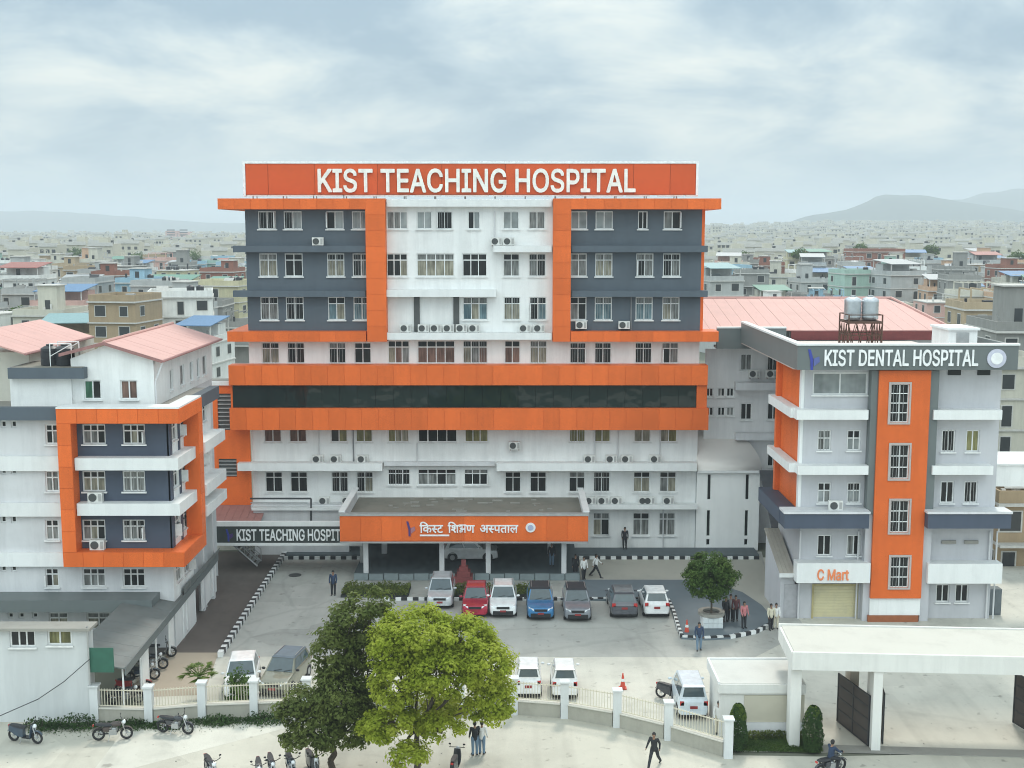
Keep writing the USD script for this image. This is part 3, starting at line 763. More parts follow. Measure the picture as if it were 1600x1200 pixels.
for i in range(26):
    x, y = rng.uniform(a + 1, b - 2), rng.uniform(YP + 4, Y0 - .6)
    db.box(x, x + rng.uniform(.1, .9), y, y + rng.uniform(.05, .25), zr + .002, zr + rng.uniform(.02, .1))
part(PO, "roof_debris", db, CONC, kind="stuff")

# ------------------------------------------------------------------ grey sign beam between left building and porch
YG = YP + 2.6
PG = front(YG)
a, b, c, d = rect(303, 566, 822, 848, YG)
SB = thing_w("sign_beam", "dark sign beam over the drive reading KIST TEACHING HOSPITAL, half hidden by porch", "sign", ((a + b) / 2, YG, c))
part(SB, "sign_board", MB().box(a, b, YG, YG + .2, c, d), DARKF)
part(SB, "rim", MB().box(a, b, YG - .08, YG + .25, d + .002, d + .32).box(a - .1, b, YG - .08, YG + .25, c - .2, c - .002), SLAB)
for k in range(7):
    u = a + (b - a) * k / 7
    part(SB, "board_panel", MB().box(u + .01, u + (b - a) / 7 - .01, YG - .03, YG - .003, c + .02, d - .02), DARKF)
part(SB, "deck", MB().box(a, b, YG + .26, YG + 2.6, c - .1, c + .25), CONC)
lettering(SB, "KIST TEACHING HOSPITAL", PG, on_y(370, 835, YG)[0], on_y(549, 835, YG)[0], zy(844, YG), zy(827, YG), .032, LETTERW, depth=.07)
logo(SB, PG, on_y(358, 836, YG)[0], zy(836, YG), .9, .032, LOGOB, LOGO)
for px in (318, 566):
    x = on_y(px, 870, YG + 1)[0]
    part(SB, "post", MB().box(x - .15, x + .15, YG + .9, YG + 1.2, 0, c - .1), STEEL)
# low wall and pipe behind the beam
a, b, c, d = rect(397, 545, 797, 870, Y0 - 1.6)
LB = thing_w("lean_to", "low pale lean-to room with pipework on top behind the sign beam", "outbuilding", ((a + b) / 2, Y0 - 1.6, 0))
part(LB, "wall", MB().box(a, b, Y0 - 1.6, Y0 - .92, 0, d), WHITE2)
part(LB, "roof", MB().box(a - .1, b + .1, Y0 - 1.75, Y0 - .9, d + .002, d + .16), SLAB)
pz = zy(779, Y0 - 1.5)
part(LB, "pipe", MB().path([(on_y(391, 780, Y0 - 1.5)[0], Y0 - 1.5, pz), (on_y(486, 780, Y0 - 1.5)[0], Y0 - 1.5, pz), (on_y(487, 820, Y0 - 1.5)[0], Y0 - 1.78, zy(818, Y0 - 1.5))], .07), BLACKP)
part(LB, "pipe", MB().path([(on_y(391, 788, Y0 - 1.5)[0], Y0 - 1.4, pz - .35), (on_y(480, 788, Y0 - 1.5)[0], Y0 - 1.4, pz - .35)], .05), STEEL)
# steel stair under the beam
ys = YG + 1.4
ST = thing_w("steel_stair", "small open steel stair under the dark sign beam", "stairs", (*on_y(385, 888, ys)[:1], ys, 0))
x0, x1 = on_y(352, 870, ys)[0], on_y(402, 870, ys)[0]
for dy in (0, 1.3):
    part(ST, "stringer", MB().tube((x0, ys + dy, 2.2), (x1, ys + dy, .05), .07), STEEL)
    hr = MB()
    for q in (.45, .9):
        hr.tube((x0, ys + dy, 2.2 + q), (x1, ys + dy, .05 + q), .03)
    for q in range(6):
        hr.tube((x0 + (x1 - x0) * q / 5, ys + dy, 2.2 - 2.15 * q / 5), (x0 + (x1 - x0) * q / 5, ys + dy, 3.1 - 2.15 * q / 5), .025)
    part(ST, "handrail", hr, STEEL)
for q in range(9):
    x, z = x0 + (x1 - x0) * (q + .5) / 9, 2.2 - 2.15 * (q + .5) / 9
    part(ST, "tread", MB().box(x - .13, x + .13, ys + .05, ys + 1.25, z - .02, z + .02), STEEL)
part(ST, "landing", MB().box(x0 - 1.6, x0, ys, ys + 1.3, 2.15, 2.23).box(x0 - 1.55, x0 - 1.45, ys + .1, ys + .2, 0, 2.14), STEEL)

# ------------------------------------------------------------------ left building
YL = gy(1012)
PL = front(YL)
LBd = thing_w("left_building", "five storey grey and white block with orange frame and pink roofs", "building", (on_y(150, 1012, YL)[0], YL, 0))
xa = on_y(-60, 800, YL)[0]; xb = on_y(266, 760, YL)[0]
xf0, xf1 = on_y(93, 760, YL - .9)[0], on_y(266, 760, YL - .9)[0]
YLb = YL + 14.5
YL1, YL2 = YL + 4.3, YL + 9.6            # rear ends of the lower and of the upper side wall
zlo = zy(800, YL1)
zt = zy(640, YL)
ROWS = [(663, 694), (736, 768), (812, 844), (888, 917)]
lw, nav = [], []
for y0, y1 in ROWS:
    z0, z1 = zy(y1, YL), zy(y0, YL)
    lw.append((on_y(70, y0, YL)[0], on_y(91, y0, YL)[0], z0, z1, 2))
    for p, q in ((1, 10), (17, 26)):
        lw.append((on_y(p, y0, YL)[0], on_y(q, y0, YL)[0], zy(y0 + 13 - 8, YL), zy(y0 - 6, YL), 1))
    for p, q in ((128, 164), (191, 226)):
        (nav if y0 < 880 else lw).append((on_y(p, y0, YL)[0], on_y(q, y0, YL)[0], z0, z1, 3))
for p, q in ((135, 172), (76, 106)):
    lw.append((on_y(p, 960, YL)[0], on_y(q, 960, YL)[0], zy(984, YL), zy(957, YL), 2))
for p in (12, 29, 50):
    lw.append((on_y(p, 960, YL)[0], on_y(p + 9, 960, YL)[0], zy(966, YL), zy(957, YL), 1))
xw = on_y(115, 760, YL)[0]
zn0, zn1 = zy(882, YL), zy(655, YL)
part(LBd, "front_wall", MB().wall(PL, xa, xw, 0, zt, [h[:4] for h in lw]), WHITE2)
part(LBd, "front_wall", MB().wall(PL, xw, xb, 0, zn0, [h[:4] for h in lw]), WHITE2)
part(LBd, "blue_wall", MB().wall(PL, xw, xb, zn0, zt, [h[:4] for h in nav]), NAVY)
for u0, u1, z0, z1, n in lw:
    window(LBd, PL, u0, u1, z0, z1, n, .33 if n > 1 else None, [G_DARK, G_GREY, G_GREY, G_CREAM] if n > 1 else [G_DARK], sill=n > 1)
for u0, u1, z0, z1, n in nav:
    window(LBd, PL, u0, u1, z0, z1, n, .33, [G_GREY, G_CREAM, G_GREY, G_DARK])
# right side
PR = side_r(xb)
sh = []
for y0, y1 in ROWS:
    z0, z1 = zy(y1, YL), zy(y0, YL)
    for q in (YL + .6, YL + 2.3, YL + 5.2, YL + 7.4):
        if q < YL1 - 1 or z0 > zlo:
            sh.append((q, q + 1.15, z0, z1))
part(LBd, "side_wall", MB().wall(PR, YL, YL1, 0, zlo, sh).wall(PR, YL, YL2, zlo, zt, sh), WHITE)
xr_ = on_y(241, 600, YL + 1.2)[0] - .05
xlow = on_y(300, 835, YP + 2.6)[0]
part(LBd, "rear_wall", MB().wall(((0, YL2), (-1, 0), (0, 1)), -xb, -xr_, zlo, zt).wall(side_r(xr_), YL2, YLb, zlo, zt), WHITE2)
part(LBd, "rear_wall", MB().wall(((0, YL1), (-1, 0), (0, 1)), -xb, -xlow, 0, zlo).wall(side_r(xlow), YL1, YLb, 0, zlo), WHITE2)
part(LBd, "soffit", MB().box(xlow, xb, YL1, YL2, zlo - .02, zlo + .15), WHITE2)
for q in (YL1 + 2.4, YL2 - .4):
    part(LBd, "column", MB().box(xb - .4, xb - .05, q, q + .35, 0, zlo - .022), WHITE2)
part(LBd, "blue_wall", MB().box(xb - .1, xb + .05, YL - .0, YL + .5, zn0, zn1).box(xb + .004, xb + .05, YL + 1.85, YL + 2.2, zn0, zn1), NAVY)
for u0, u1, z0, z1 in sh:
    window(LBd, PR, u0, u1, z0, z1, 2, .33, [G_DARK, G_GREY, G_CREAM])
part(LBd, "back_wall", MB().wall(((0, YLb), (-1, 0), (0, 1)), -xr_, -xa, 0, zt), WHITE2)
part(LBd, "flat_roof", MB().box(xa, xb, YL + .01, YL2, zt - .3, zt - .004), CONC)
# orange frame: front bars, right jamb on the side face
fy = YL - .9; xs_ = xb + .9
PFL = front(fy)
zt0, zt1 = zy(662, fy), zy(639, fy)
zb0, zb1 = zy(886, fy), zy(863, fy)
yj = YL + 4.0
part(LBd, "orange_frame", MB().box(xf0, xs_ - .9, fy, YL - .004, zt0, zt1).box(xf0, xf0 + (on_y(115, 760, fy)[0] - xf0), fy, YL - .004, zb1, zt0).box(xf0, xs_ - .9, fy, YL - .004, zb0, zb1), ORANGE)
part(LBd, "orange_frame", MB().box(xb + .003, xs_, fy, yj, zt0, zt1).box(xb + .003, xs_, fy, yj, zb0, zb1).box(xb + .003, xs_, yj - .9, yj, zb1, zt0), ORANGE)
w0 = on_y(115, 760, fy)[0]
panels(LBd, PFL, xf0, xs_, 0, zt0, zt1, 1.2, ORANGE, name="cladding_panel"); panels(LBd, PFL, xf0, xs_, 0, zb0, zb1, 1.2, ORANGE, name="cladding_panel"); panels(LBd, PFL, xf0, w0, 0, zb1, zt0, 1.2, ORANGE, "z", name="cladding_panel")
PJ = side_r(xs_)
panels(LBd, PJ, fy, yj, 0, zt0, zt1, 1.2, ORANGE, name="cladding_panel"); panels(LBd, PJ, fy, yj, 0, zb0, zb1, 1.2, ORANGE, name="cladding_panel"); panels(LBd, PJ, yj - .9, yj, 0, zb1, zt0, 1.2, ORANGE, "z", name="cladding_panel")
part(LBd, "frame_cap", MB().box(xf0, xs_, fy - .03, YL + .3, zt1 + .002, zt1 + .1).box(xb, xs_, YL + .3, yj, zt1 + .002, zt1 + .1), SLAB)
# balcony slabs inside the frame, wrapping the corner, and further back
for y0, y1 in ((716, 735), (787, 806)):
    z0, z1 = zy(y1, YL - .7), zy(y0, YL - .7)
    part(LBd, "balcony_slab", MB().box(w0 + .05, xb + .7, YL - .7, YL - .004, z0, z1).box(xb + .004, xb + .7, YL, yj - .92, z0, z1), SLAB)
    part(LBd, "balcony_slab", MB().box(xb + .004, xb + .95, yj + .35, YL2 - .2, z0, z1), SLAB)
for y0, y1 in ((712, 735), (785, 806)):
    z0, z1 = zy(y1, YL), zy(y0, YL)
    part(LBd, "band", MB().box(xa, xf0 - .01, YL - .2, YL - .004, z0, z1), SLAB)
    zq = (z0 + z1) / 2
z0, z1 = zy(884, YL), zy(862, YL)
part(LBd, "band", MB().box(xa, xf0 - .01, YL - .2, YL - .004, z0, z1), WHITE)
z0, z1 = zlo - .3, zlo + .35
part(LBd, "balcony_slab", MB().box(xb + .004, xb + .95, yj + .35, YL2 - .2, z0, z1), SLAB)
a, b, c, d = rect(-60, 93, 637, 657, YL - .5)
part(LBd, "parapet_fascia", MB().box(a, xf0 - .02, YL - .5, YL - .004, c, d), BLUE)
part(LBd, "parapet_fascia", MB().box(xb + .004, xb + .6, yj + .02, YL2, zt0, zt1 - .05), BLUE)
# ground floor canopy fascia
a, b, c, d = rect(-60, 262, 938, 957, YL - 1.6)
part(LBd, "grey_canopy", MB().box(a, b - .9, YL - 1.6, YL - .004, c, d), GREYF)
# top storey with gabled pink roof
YT = YL + 1.2
PT = front(YT)
g0, g1 = on_y(112, 600, YT)[0], on_y(241, 600, YT)[0]
ze = zy(560, YT)
gap_x, gz = on_y(163, 536, YT)[0], zy(536, YT)
top_h = [(on_y(131, 610, YT)[0], on_y(158, 610, YT)[0], zy(624, YT), zy(594, YT)), (on_y(188, 610, YT)[0], on_y(215, 610, YT)[0], zy(624, YT), zy(594, YT))]
part(LBd, "top_storey_wall", MB().wall(PT, g0, g1, zt, ze - .35, top_h), WHITE)
part(LBd, "gable", flat(PT, [(g0, ze - .35), (g1, ze - .35), (g1, ze - .1), (gap_x, gz - .15), (g0, ze - .02)], -.2, 0), WHITE)
window(LBd, PT, *top_h[0], 2, None, [G_DARK, G_GREEN]); window(LBd, PT, *top_h[1], 2, None, [G_DARK, G_BROWN])
PTr = side_r(g1)
th = [(YT + q, YT + q + w, zy(622, YT), zy(588, YT)) for q, w in ((3.2, .6), (5.4, .9), (7.6, .8), (9.4, .6), (10.8, 1.0))]
part(LBd, "top_storey_wall", MB().wall(PTr, YT, YLb, zt, ze - .1, th), WHITE)
for h in th:
    window(LBd, PTr, *h, 2 if h[1] - h[0] > .7 else 1, None, [G_GREY, G_DARK])
ex, ez = on_y(253, 563, YT - .3)[0], zy(563, YT - .3)
wx, wz = on_y(92, 553, YT - .3)[0], zy(553, YT - .3)
rx, rz = on_y(162, 535, YT - .3)[0], zy(535, YT - .3)
yb = YLb + .4
t = .09
def slope(x0, z0, x1, z1, y0, y1, m, name="pink_roof"):
    """roof plane from ridge (x0, z0) to eave (x1, z1) of standing-seam sheets"""
    n = max(2, round((y1 - y0) / .95))
    for k in range(n):
        p, q = y0 + (y1 - y0) * k / n + .012, y0 + (y1 - y0) * (k + 1) / n - .012
        e = rng.uniform(0, .012)
        mb = MB().hexa([(x0, p, z0 - t), (x1, p, z1 - t), (x1, q, z1 - t), (x0, q, z0 - t), (x0, p, z0 + e), (x1, p, z1 + e), (x1, q, z1 + e), (x0, q, z0 + e)])
        part(LBd, "roof_sheet", mb, m)
slope(rx, rz, ex, ez, YT - .3, yb, PINK); slope(rx, rz, wx, wz, YT - .3, yb, PINK)
part(LBd, "ridge_cap", MB().tube((rx, YT - .32, rz + .03), (rx, yb + .02, rz + .03), .1, n=6), PINK)
part(LBd, "barge_board", MB().hexa([(rx, YT - .36, rz - .16), (ex, YT - .36, ez - .16), (ex, YT - .31, ez - .16), (rx, YT - .31, rz - .16), (rx, YT - .36, rz + .03), (ex, YT - .36, ez + .03), (ex, YT - .31, ez + .03), (rx, YT - .31, rz + .03)])
     .hexa([(wx, YT - .36, wz - .16), (rx, YT - .36, rz - .16), (rx, YT - .31, rz - .16), (wx, YT - .31, wz - .16), (wx, YT - .36, wz + .03), (rx, YT - .36, rz + .03), (rx, YT - .31, rz + .03), (wx, YT - .31, wz + .03)]), plain("barge_dark_pink", (.30, .15, .14)))
part(LBd, "gutter", MB().tube((ex + .05, YT - .3, ez - .07), (ex + .05, yb, ez - .07), .07, n=6), plain("gutter_pink", (.33, .16, .15)))
part(LBd, "drain_pipe", MB().path([(ex, YT - .15, ez - .1), (g1 + .08, YT + .0, ez - 1.3), (g1 + .08, YT + .0, zt)], .05), WHITE2)
# second gable roof to the left
e2x, e2z = on_y(38, 552, YT + .6)[0], zy(552, YT + .6)
r2x, r2z = on_y(-58, 517, YT + .6)[0], zy(522, YT + .6)
slope(r2x, r2z, e2x, e2z, YT + .6, YT + 12, PINK)
part(LBd, "top_storey_wall", MB().box(r2x, e2x - .4, YT + 2.2, YLb, zt, e2z - .1), CREAMW)
part(LBd, "gutter", MB().tube((e2x + .05, YT + .6, e2z - .07), (e2x + .05, YT + 12, e2z - .07), .07, n=6), plain("gutter_pink2", (.33, .16, .15)))
# stair room with blue parapet and its tanks
a, b, c, d = rect(12, 131, 575, 592, YT - .6)
part(LBd, "blue_parapet", MB().box(a, b, YT - .6, YT + 3, c, d), BLUE)
part(LBd, "parapet_top", MB().box(a + .15, b - .15, YT - .45, YT + 2.9, d, d + .02), CONC_D)
a2, b2 = on_y(16, 610, YT - .2)[0], on_y(118, 610, YT - .2)[0]
part(LBd, "stair_room_wall", MB().box(a2, g0 + .05, YT - .2, YT + 2.6, zt, c - .004), WHITE)
for px, r, lab in ((78, .52, "left of two black plastic water tanks beside the pink roof"), (101, .55, "right of two black plastic water tanks beside the pink roof, in a white cage")):
    x = on_y(px, 570, YT + .6)[0]
    tk = thing_w("water_tank", lab, "water tank", (x, YT + .7, d + .02))
    part(tk, "tank_body", MB().loft([[(x + rr * math.cos(q), YT + .7 + rr * math.sin(q), d + .02 + h) for q in np.linspace(0, 2 * math.pi, 19)[:-1]] for h, rr in ((0, r * .96), (.05, r), (.38, r), (.4, r * .96), (.44, r), (.78, r), (.8, r * .96), (.84, r), (1.0, r * .97), (1.12, r * .6), (1.16, r * .3))]), BLACKP, smooth=30)
    part(tk, "tank_lid", MB().cyl(x, YT + .7, d + 1.18, d + 1.25, .2), BLACKP)
    if px > 90:
        cg = MB()
        for q in (-.62, .62):
            for w_ in (-.62, .62):
                cg.tube((x + q, YT + .7 + w_, d + .02), (x + q, YT + .7 + w_, d + 1.35), .03)
        for w_ in (-.62, .62):
            cg.tube((x - .62, YT + .7 + w_, d + 1.33), (x + .62, YT + .7 + w_, d + 1.33), .03).tube((x - .62, YT + .7 + w_, d + .6), (x + .62, YT + .7 + w_, d + 1.3), .025)
        part(tk, "cage", cg, TRIM)
for px, py, lab in ((150, 786, "air conditioner on a balcony in the orange frame, third floor"), (153, 860, "air conditioner on the lower balcony ledge in the orange frame")):
    ac(px, py, lab, YL, .3)

# side canopy along the drive
ax0, ay0 = on_z(168, 1068, 0); ax1, ay1 = on_z(345, 905, 0)
SC = thing_w("parking_shelter", "long low grey shelter roof along the left building over parked motorcycles", "shelter", (ax0, ay0, 0))
sx = xb + .1
se, sf = on_y(172, 1066, 58)[0], None
yA, yB_ = gy(1046, 2.7), gy(868, 2.7)
zl = 2.7
xo = lambda y: (on_z(190, 1052, zl)[0] + (y - on_z(190, 1052, zl)[1]) * (on_z(330, 880, zl)[0] - on_z(190, 1052, zl)[0]) / (on_z(330, 880, zl)[1] - on_z(190, 1052, zl)[1]))
n = 14
for k in range(n):
    p, q = yA + (yB_ - yA) * k / n + .01, yA + (yB_ - yA) * (k + 1) / n - .01
    xi = (lambda y: sx if y > YL - 1.6 else sx - 2.6)
    xin = sx + .06 if p >= YL - .01 else sx - 2.6
    part(SC, "roof_sheet", MB().hexa([(xin, p, zl + .5), (xo(p), p, zl), (xo(q), q, zl), (xin, q, zl + .5), (xin, p, zl + .56), (xo(p), p, zl + .06), (xo(q), q, zl + .06), (xin, q, zl + .56)]), mat("shelter_sheet", (.15, .165, .16), .6, .2, 1.2) if k == 0 else "/World/Looks/shelter_sheet")
part(SC, "fascia", MB().hexa([(xo(yA), yA, zl - .32), (xo(yA) + .06, yA, zl - .32), (xo(yB_) + .06, yB_, zl - .32), (xo(yB_), yB_, zl - .32), (xo(yA), yA, zl + .12), (xo(yA) + .06, yA, zl + .12), (xo(yB_) + .06, yB_, zl + .12), (xo(yB_), yB_, zl + .12)]), GREYF)
for k in range(7):
    y = yA + (yB_ - yA) * (k + .1) / 7
    part(SC, "post", MB().tube((xo(y) - .2, y, 0), (xo(y) - .2, y, zl), .05), TRIM)
for y0_, y1_ in ((.93, 1.0), (.80, .92), (.62, .68), (.42, .47), (.16, .22)):
    ya_, yb2 = yA + (yB_ - yA) * y0_, yA + (yB_ - yA) * y1_
    part(SC, "wall_panel", MB().hexa([(xo(ya_) - .18, ya_, .25), (xo(ya_) - .12, ya_, .25), (xo(yb2) - .12, yb2, .25), (xo(yb2) - .18, yb2, .25), (xo(ya_) - .18, ya_, zl - .33), (xo(ya_) - .12, ya_, zl - .33), (xo(yb2) - .12, yb2, zl - .33), (xo(yb2) - .18, yb2, zl - .33)]), WHITE)
gb = on_y(143, 1045, yA)[0]
part(SC, "end_board", MB().box(on_y(138, 1030, yA)[0], on_y(178, 1030, yA)[0], yA - .06, yA - .002, zy(1050, yA), zy(1012, yA)), plain("green_sheet", (.025, .11, .075), .5))

# link block between left building and main block
YK = Y0 - .25
PK = front(YK)
a, b, c, d = rect(312, 394, 602, 880, YK)
LK = thing_w("link_block", "orange link block with grey louvres between left building and main block", "building", ((a + b) / 2, YK, 0))
lz = [(on_y(340, 640, YK)[0], on_y(362, 640, YK)[0], zy(672, YK), zy(615, YK)), (on_y(342, 733, YK)[0], on_y(370, 733, YK)[0], zy(745, YK), zy(717, YK))]
b = on_y(392, 740, YK)[0]
part(LK, "wall", MB().wall(PK, a, b, zy(800, YK), d, lz).wall(side_r(b), YK, Y0, zy(800, YK), d), ORANGE)
part(LK, "lower_wall", MB().wall(PK, a, b, 0, zy(800, YK)).wall(side_r(b), YK, Y0, 0, zy(800, YK)), CREAMW)
part(LK, "roof", MB().box(a, b, YK + .01, Y0 + 4, d - .2, d - .003), CONC)
part(LK, "roof_rim", MB().box(a, b + .1, YK - .12, YK + .2, d, d + .3), SLAB)
for h in lz:
    part(LK, "louvre_back", MB().obox(PK, h[0], h[1], -.2, -.15, h[2], h[3]), plain("louvre_%d" % int(h[2]), (.10, .11, .11)))
    nn = max(5, int((h[3] - h[2]) / .28))
    for q in range(nn):
        z = h[2] + (h[3] - h[2]) * (q + .2) / nn
        part(LK, "louvre_slat", MB().obox(PK, h[0], h[1], -.14, -.04, z, z + .09), STEEL)
a, b, c, d = rect(300, 395, 786, 822, YG + .9)
PR2 = thing_w("low_pink_roof", "low sloping pink sheet roof above the dark sign beam", "roof", ((a + b) / 2, YG + 1, c))
n = 8
for k in range(n):
    p, q = a + (b - a) * k / n + .01, a + (b - a) * (k + 1) / n - .01
    y0_, y1_ = YG + 2.7, YK - .05
    z0_, z1_ = zy(821, y0_), zy(789, y1_)
    part(PR2, "roof_sheet", MB().hexa([(p, y0_, z0_ - .08), (q, y0_, z0_ - .08), (q, y1_, z1_ - .08), (p, y1_, z1_ - .08), (p, y0_, z0_), (q, y0_, z0_), (q, y1_, z1_), (p, y1_, z1_)]), mat("dull_pink_sheet", (.36, .17, .15), .6, .15, 1) if k == 0 else "/World/Looks/dull_pink_sheet")

# near building at the left edge
YN = gy(1128)
PN = front(YN)
xn = on_y(139, 1060, YN)[0]; xm = on_y(-80, 1060, YN)[0]
NB = thing_w("roadside_building", "plain pale wall of a low roadside building with two windows under its ledge", "building", (on_y(60, 1128, YN)[0], YN, 0))
zn = zy(984, YN)
nh = [(on_y(15, 998, YN)[0], on_y(55, 998, YN)[0], zy(1011, YN), zy(985.5, YN)), (on_y(74, 998, YN)[0], on_y(112, 998, YN)[0], zy(1008, YN), zy(985.5, YN))]
part(NB, "front_wall", MB().wall(PN, xm, xn, 0, zn, nh), mat("near_wall_plaster", (.58, .60, .60), .8, .08, .5, streak=.14, bump=.08))
part(NB, "side_wall", MB().wall(side_r(xn), YN, YN + .8, 0, zn).wall(((0, YN + .8), (-1, 0), (0, 1)), -xn, -xm, 0, zn), "/World/Looks/near_wall_plaster")
part(NB, "roof", MB().box(xm, xn + .25, YN - .25, YN + .85, zn + .003, zn + .14), CONC)
window(NB, PN, *nh[0], 3, None, [G_OLIVE, G_DARK, G_CREAM]); window(NB, PN, *nh[1], 2, None, [G_OLIVE, G_CREAM])
part(NB, "corner_pipe", MB().tube((xn + .06, YN - .07, 0), (xn + .06, YN - .07, zn + .2), .05), STEEL)
wp = [on_y(140, 1030, YN - .3), on_y(100, 1065, YN - .3), on_y(60, 1092, YN - .3), on_y(0, 1118, YN - .3), on_y(-40, 1130, YN - .3)]
single("cable", "thin dark cable sagging across the pale wall at the left edge", "cable", MB().path([(x, YN - .3 - .02 * i, z) for i, (x, z) in enumerate(wp)], .022), BLACKP)
# ------------------------------------------------------------------ rounded annexe right of the main block
YA = gy(860)
PA = front(YA)
a = on_y(1089, 760, YA)[0]; b = on_y(1187, 760, YA)[0]; b0 = on_y(1146, 760, YA)[0]
zc = zy(735, YA); zt_ = zy(668, YA + 5)
AN = thing_w("annexe", "white annexe with narrow slit windows and a pale curved roof", "building", ((a + b) / 2, YA, 0))
sl = []
for px in (1107.5, 1167):
    for y0, y1 in ((741, 781), (797, 838), (842, 852)):
        u0, u1 = on_y(px - 3, 790, YA)[0], on_y(px + 3, 790, YA)[0]
        sl.append((u0, u1, zy(y1, YA), zy(y0, YA)))
part(AN, "wall", MB().wall(PA, a, b, 0, zc, sl).wall(side_r(b), YA, YA + 9, 0, zc).wall(side_l(a), -YA - 9, -YA, 0, zc), mat("annexe_plaster", (.90, .90, .88), .7, .03, .9, streak=.06))
for h in sl:
    window(AN, PA, *h, 1, None, [G_DARK], fw=.04, sill=False, name="slit_window")
rings = []
for q in np.linspace(0, 1, 9):
    ang = q * math.pi / 2
    ins = (1 - math.cos(ang)); up = math.sin(ang)
    y = YA - .15 + 5.2 * ins
    z = zc + (zt_ - zc) * up
    bb = b + .12 - (b - b0) * 1.0 * ins
    rings.append([(a, y, z), (bb, y, z), (bb, YA + 9, z), (a, YA + 9, z)])
part(AN, "curved_roof", MB().loft(rings), mat("pale_roof_render", (.90, .86, .81), .7, .05, .6), smooth=25)
part(AN, "cornice", MB().box(a, b + .2, YA - .22, YA - .003, zc - .16, zc + .02), SLAB)

# ------------------------------------------------------------------ rear wing and dental block
YW = Y0 + 1.8
PW = front(YW)
YD = gy(966)
PD = front(YD)
RW_ = thing_w("rear_wing", "pale grey four storey wing with grey fascia linking to the dental block", "building", (on_y(1160, 640, YW)[0], YW, 0))
a, b = on_y(1100, 640, YW)[0], on_y(1226, 640, YW)[0]
ztw = zy(545, YW)
wh = []
for py in (566, 643, 716):
    for px in (1166, 1208):
        wh.append((on_y(px - 9, py, YW)[0], on_y(px + 9, py, YW)[0], zy(py + 13, YW), zy(py - 13, YW), 2))
for py in (613, 643):
    for px in (1109, 1127, 1141):
        wh.append((on_y(px - 6, py, YW)[0], on_y(px + 6, py, YW)[0], zy(py + 7, YW), zy(py - 7, YW), 2))
part(RW_, "front_wall", MB().wall(PW, a, b, 0, ztw, [h[:4] for h in wh]), mat("wing_plaster", (.76, .76, .76), .75, .06, .9, streak=.14))
for h in wh:
    window(RW_, PW, *h[:4], h[4], None, [G_DARK, G_DARK, G_GREY])
for y0, y1 in ((598, 610), (677, 688)):
    u0, u1, z0, z1 = rect(1150, 1226, y0, y1, YW - .7)
    part(RW_, "ledge", MB().box(u0, u1, YW - .7, YW - .003, z0, z1), WHITE2)
YFa = YW - 1.3
u0, u1, z0, z1 = rect(1120, 1216, 513, 545, YFa)
part(RW_, "grey_fascia", MB().box(u0, u1 + .6, YFa, YFa + .25, z0, z1), GREYF)
part(RW_, "soffit", MB().box(u0, u1 + .6, YFa + .26, YW - .004, z0 + .02, z0 + .2), WHITE2)
part(RW_, "fascia_coping", MB().box(u0, u1 + .6, YFa - .06, YFa + .3, z1 + .002, z1 + .1), SLAB)
part(RW_, "roof_deck", MB().box(u0, u1 + .6, YFa + .31, YW + 12, z1 - .5, z1 - .2), CONC)
ac(1178, 591, "left of two air conditioners on the grey wing's upper ledge", YW); ac(1205, 591, "right of two air conditioners on the grey wing's upper ledge", YW)

DH = thing_w("dental_building", "four storey grey and white dental block with an orange stair bay", "building", (on_y(1405, 966, YD)[0], YD, 0))
DW = mat("dental_plaster", (.53, .535, .56), .7, .05, .9, streak=.10)
xl, xr = on_y(1252, 760, YD)[0], on_y(1556, 760, YD)[0]
xo0, xo1 = on_y(1366, 760, YD)[0], on_y(1449, 760, YD)[0]
ztd = zy(546, YD)
lh = []
for py in (688, 770, 852):
    for px in (1288, 1334):
        dx = 10.5 if py < 800 else 11
        lh.append((on_y(px - dx, py, YD)[0], on_y(px + dx, py, YD)[0], zy(py + 16, YD), zy(py - 16, YD), 2, [G_GREY, G_PALE] if py < 800 else [G_DARK, G_GREY], .4 if py < 800 else None))
big = (on_y(1270, 600, YD)[0], on_y(1356, 600, YD)[0], zy(617, YD), zy(582, YD))
rh = []
for py, pxs in ((689, (1482, 1520)), (769, (1480, 1517)), (927, (1473, 1503))):
    for px in pxs:
        rh.append((on_y(px - 10.5, py, YD)[0], on_y(px + 10.5, py, YD)[0], zy(py + (17 if py < 900 else 14), YD), zy(py - (17 if py < 900 else 14), YD), 2, [G_DARK, G_DARK, G_OLIVE], None))
shut = (on_y(1271, 940, YD)[0], on_y(1337, 940, YD)[0], 0.05, zy(915, YD))
hol = [h[:4] for h in lh + rh] + [big, shut]
part(DH, "front_wall", MB().wall(PD, xl, xo0 - .35, 0, ztd, hol), DW); part(DH, "front_wall", MB().wall(PD, xo1 + .35, xr, 0, ztd, hol), DW)
for h in lh + rh:
    window(DH, PD, *h[:4], h[4], h[6], h[5])
window(DH, PD, *big, 2, None, [G_PALE], fw=.09)
sb = MB(); ns = 22
for q in range(ns):
    sb = MB(); z = shut[2] + (shut[3] - shut[2]) * q / ns
    sb.obox(PD, shut[0], shut[1], -.2, -.13 - .02 * (q % 2), z + .004, z + (shut[3] - shut[2]) / ns)
    part(DH, "shutter_slat", sb, mat("yellow_shutter", (.66, .60, .38), .55, .1, 1.5, dirt=(.45, .42, .36)) if q == 0 else "/World/Looks/yellow_shutter")
part(DH, "shutter_frame", MB().obox(PD, shut[0] - .12, shut[0] - .004, -.05, .06, 0, shut[3] + .12).obox(PD, shut[1] + .004, shut[1] + .12, -.05, .06, 0, shut[3] + .12).obox(PD, shut[0], shut[1], -.05, .06, shut[3], shut[3] + .12), plain("shutter_frame_yellow", (.42, .36, .18)))
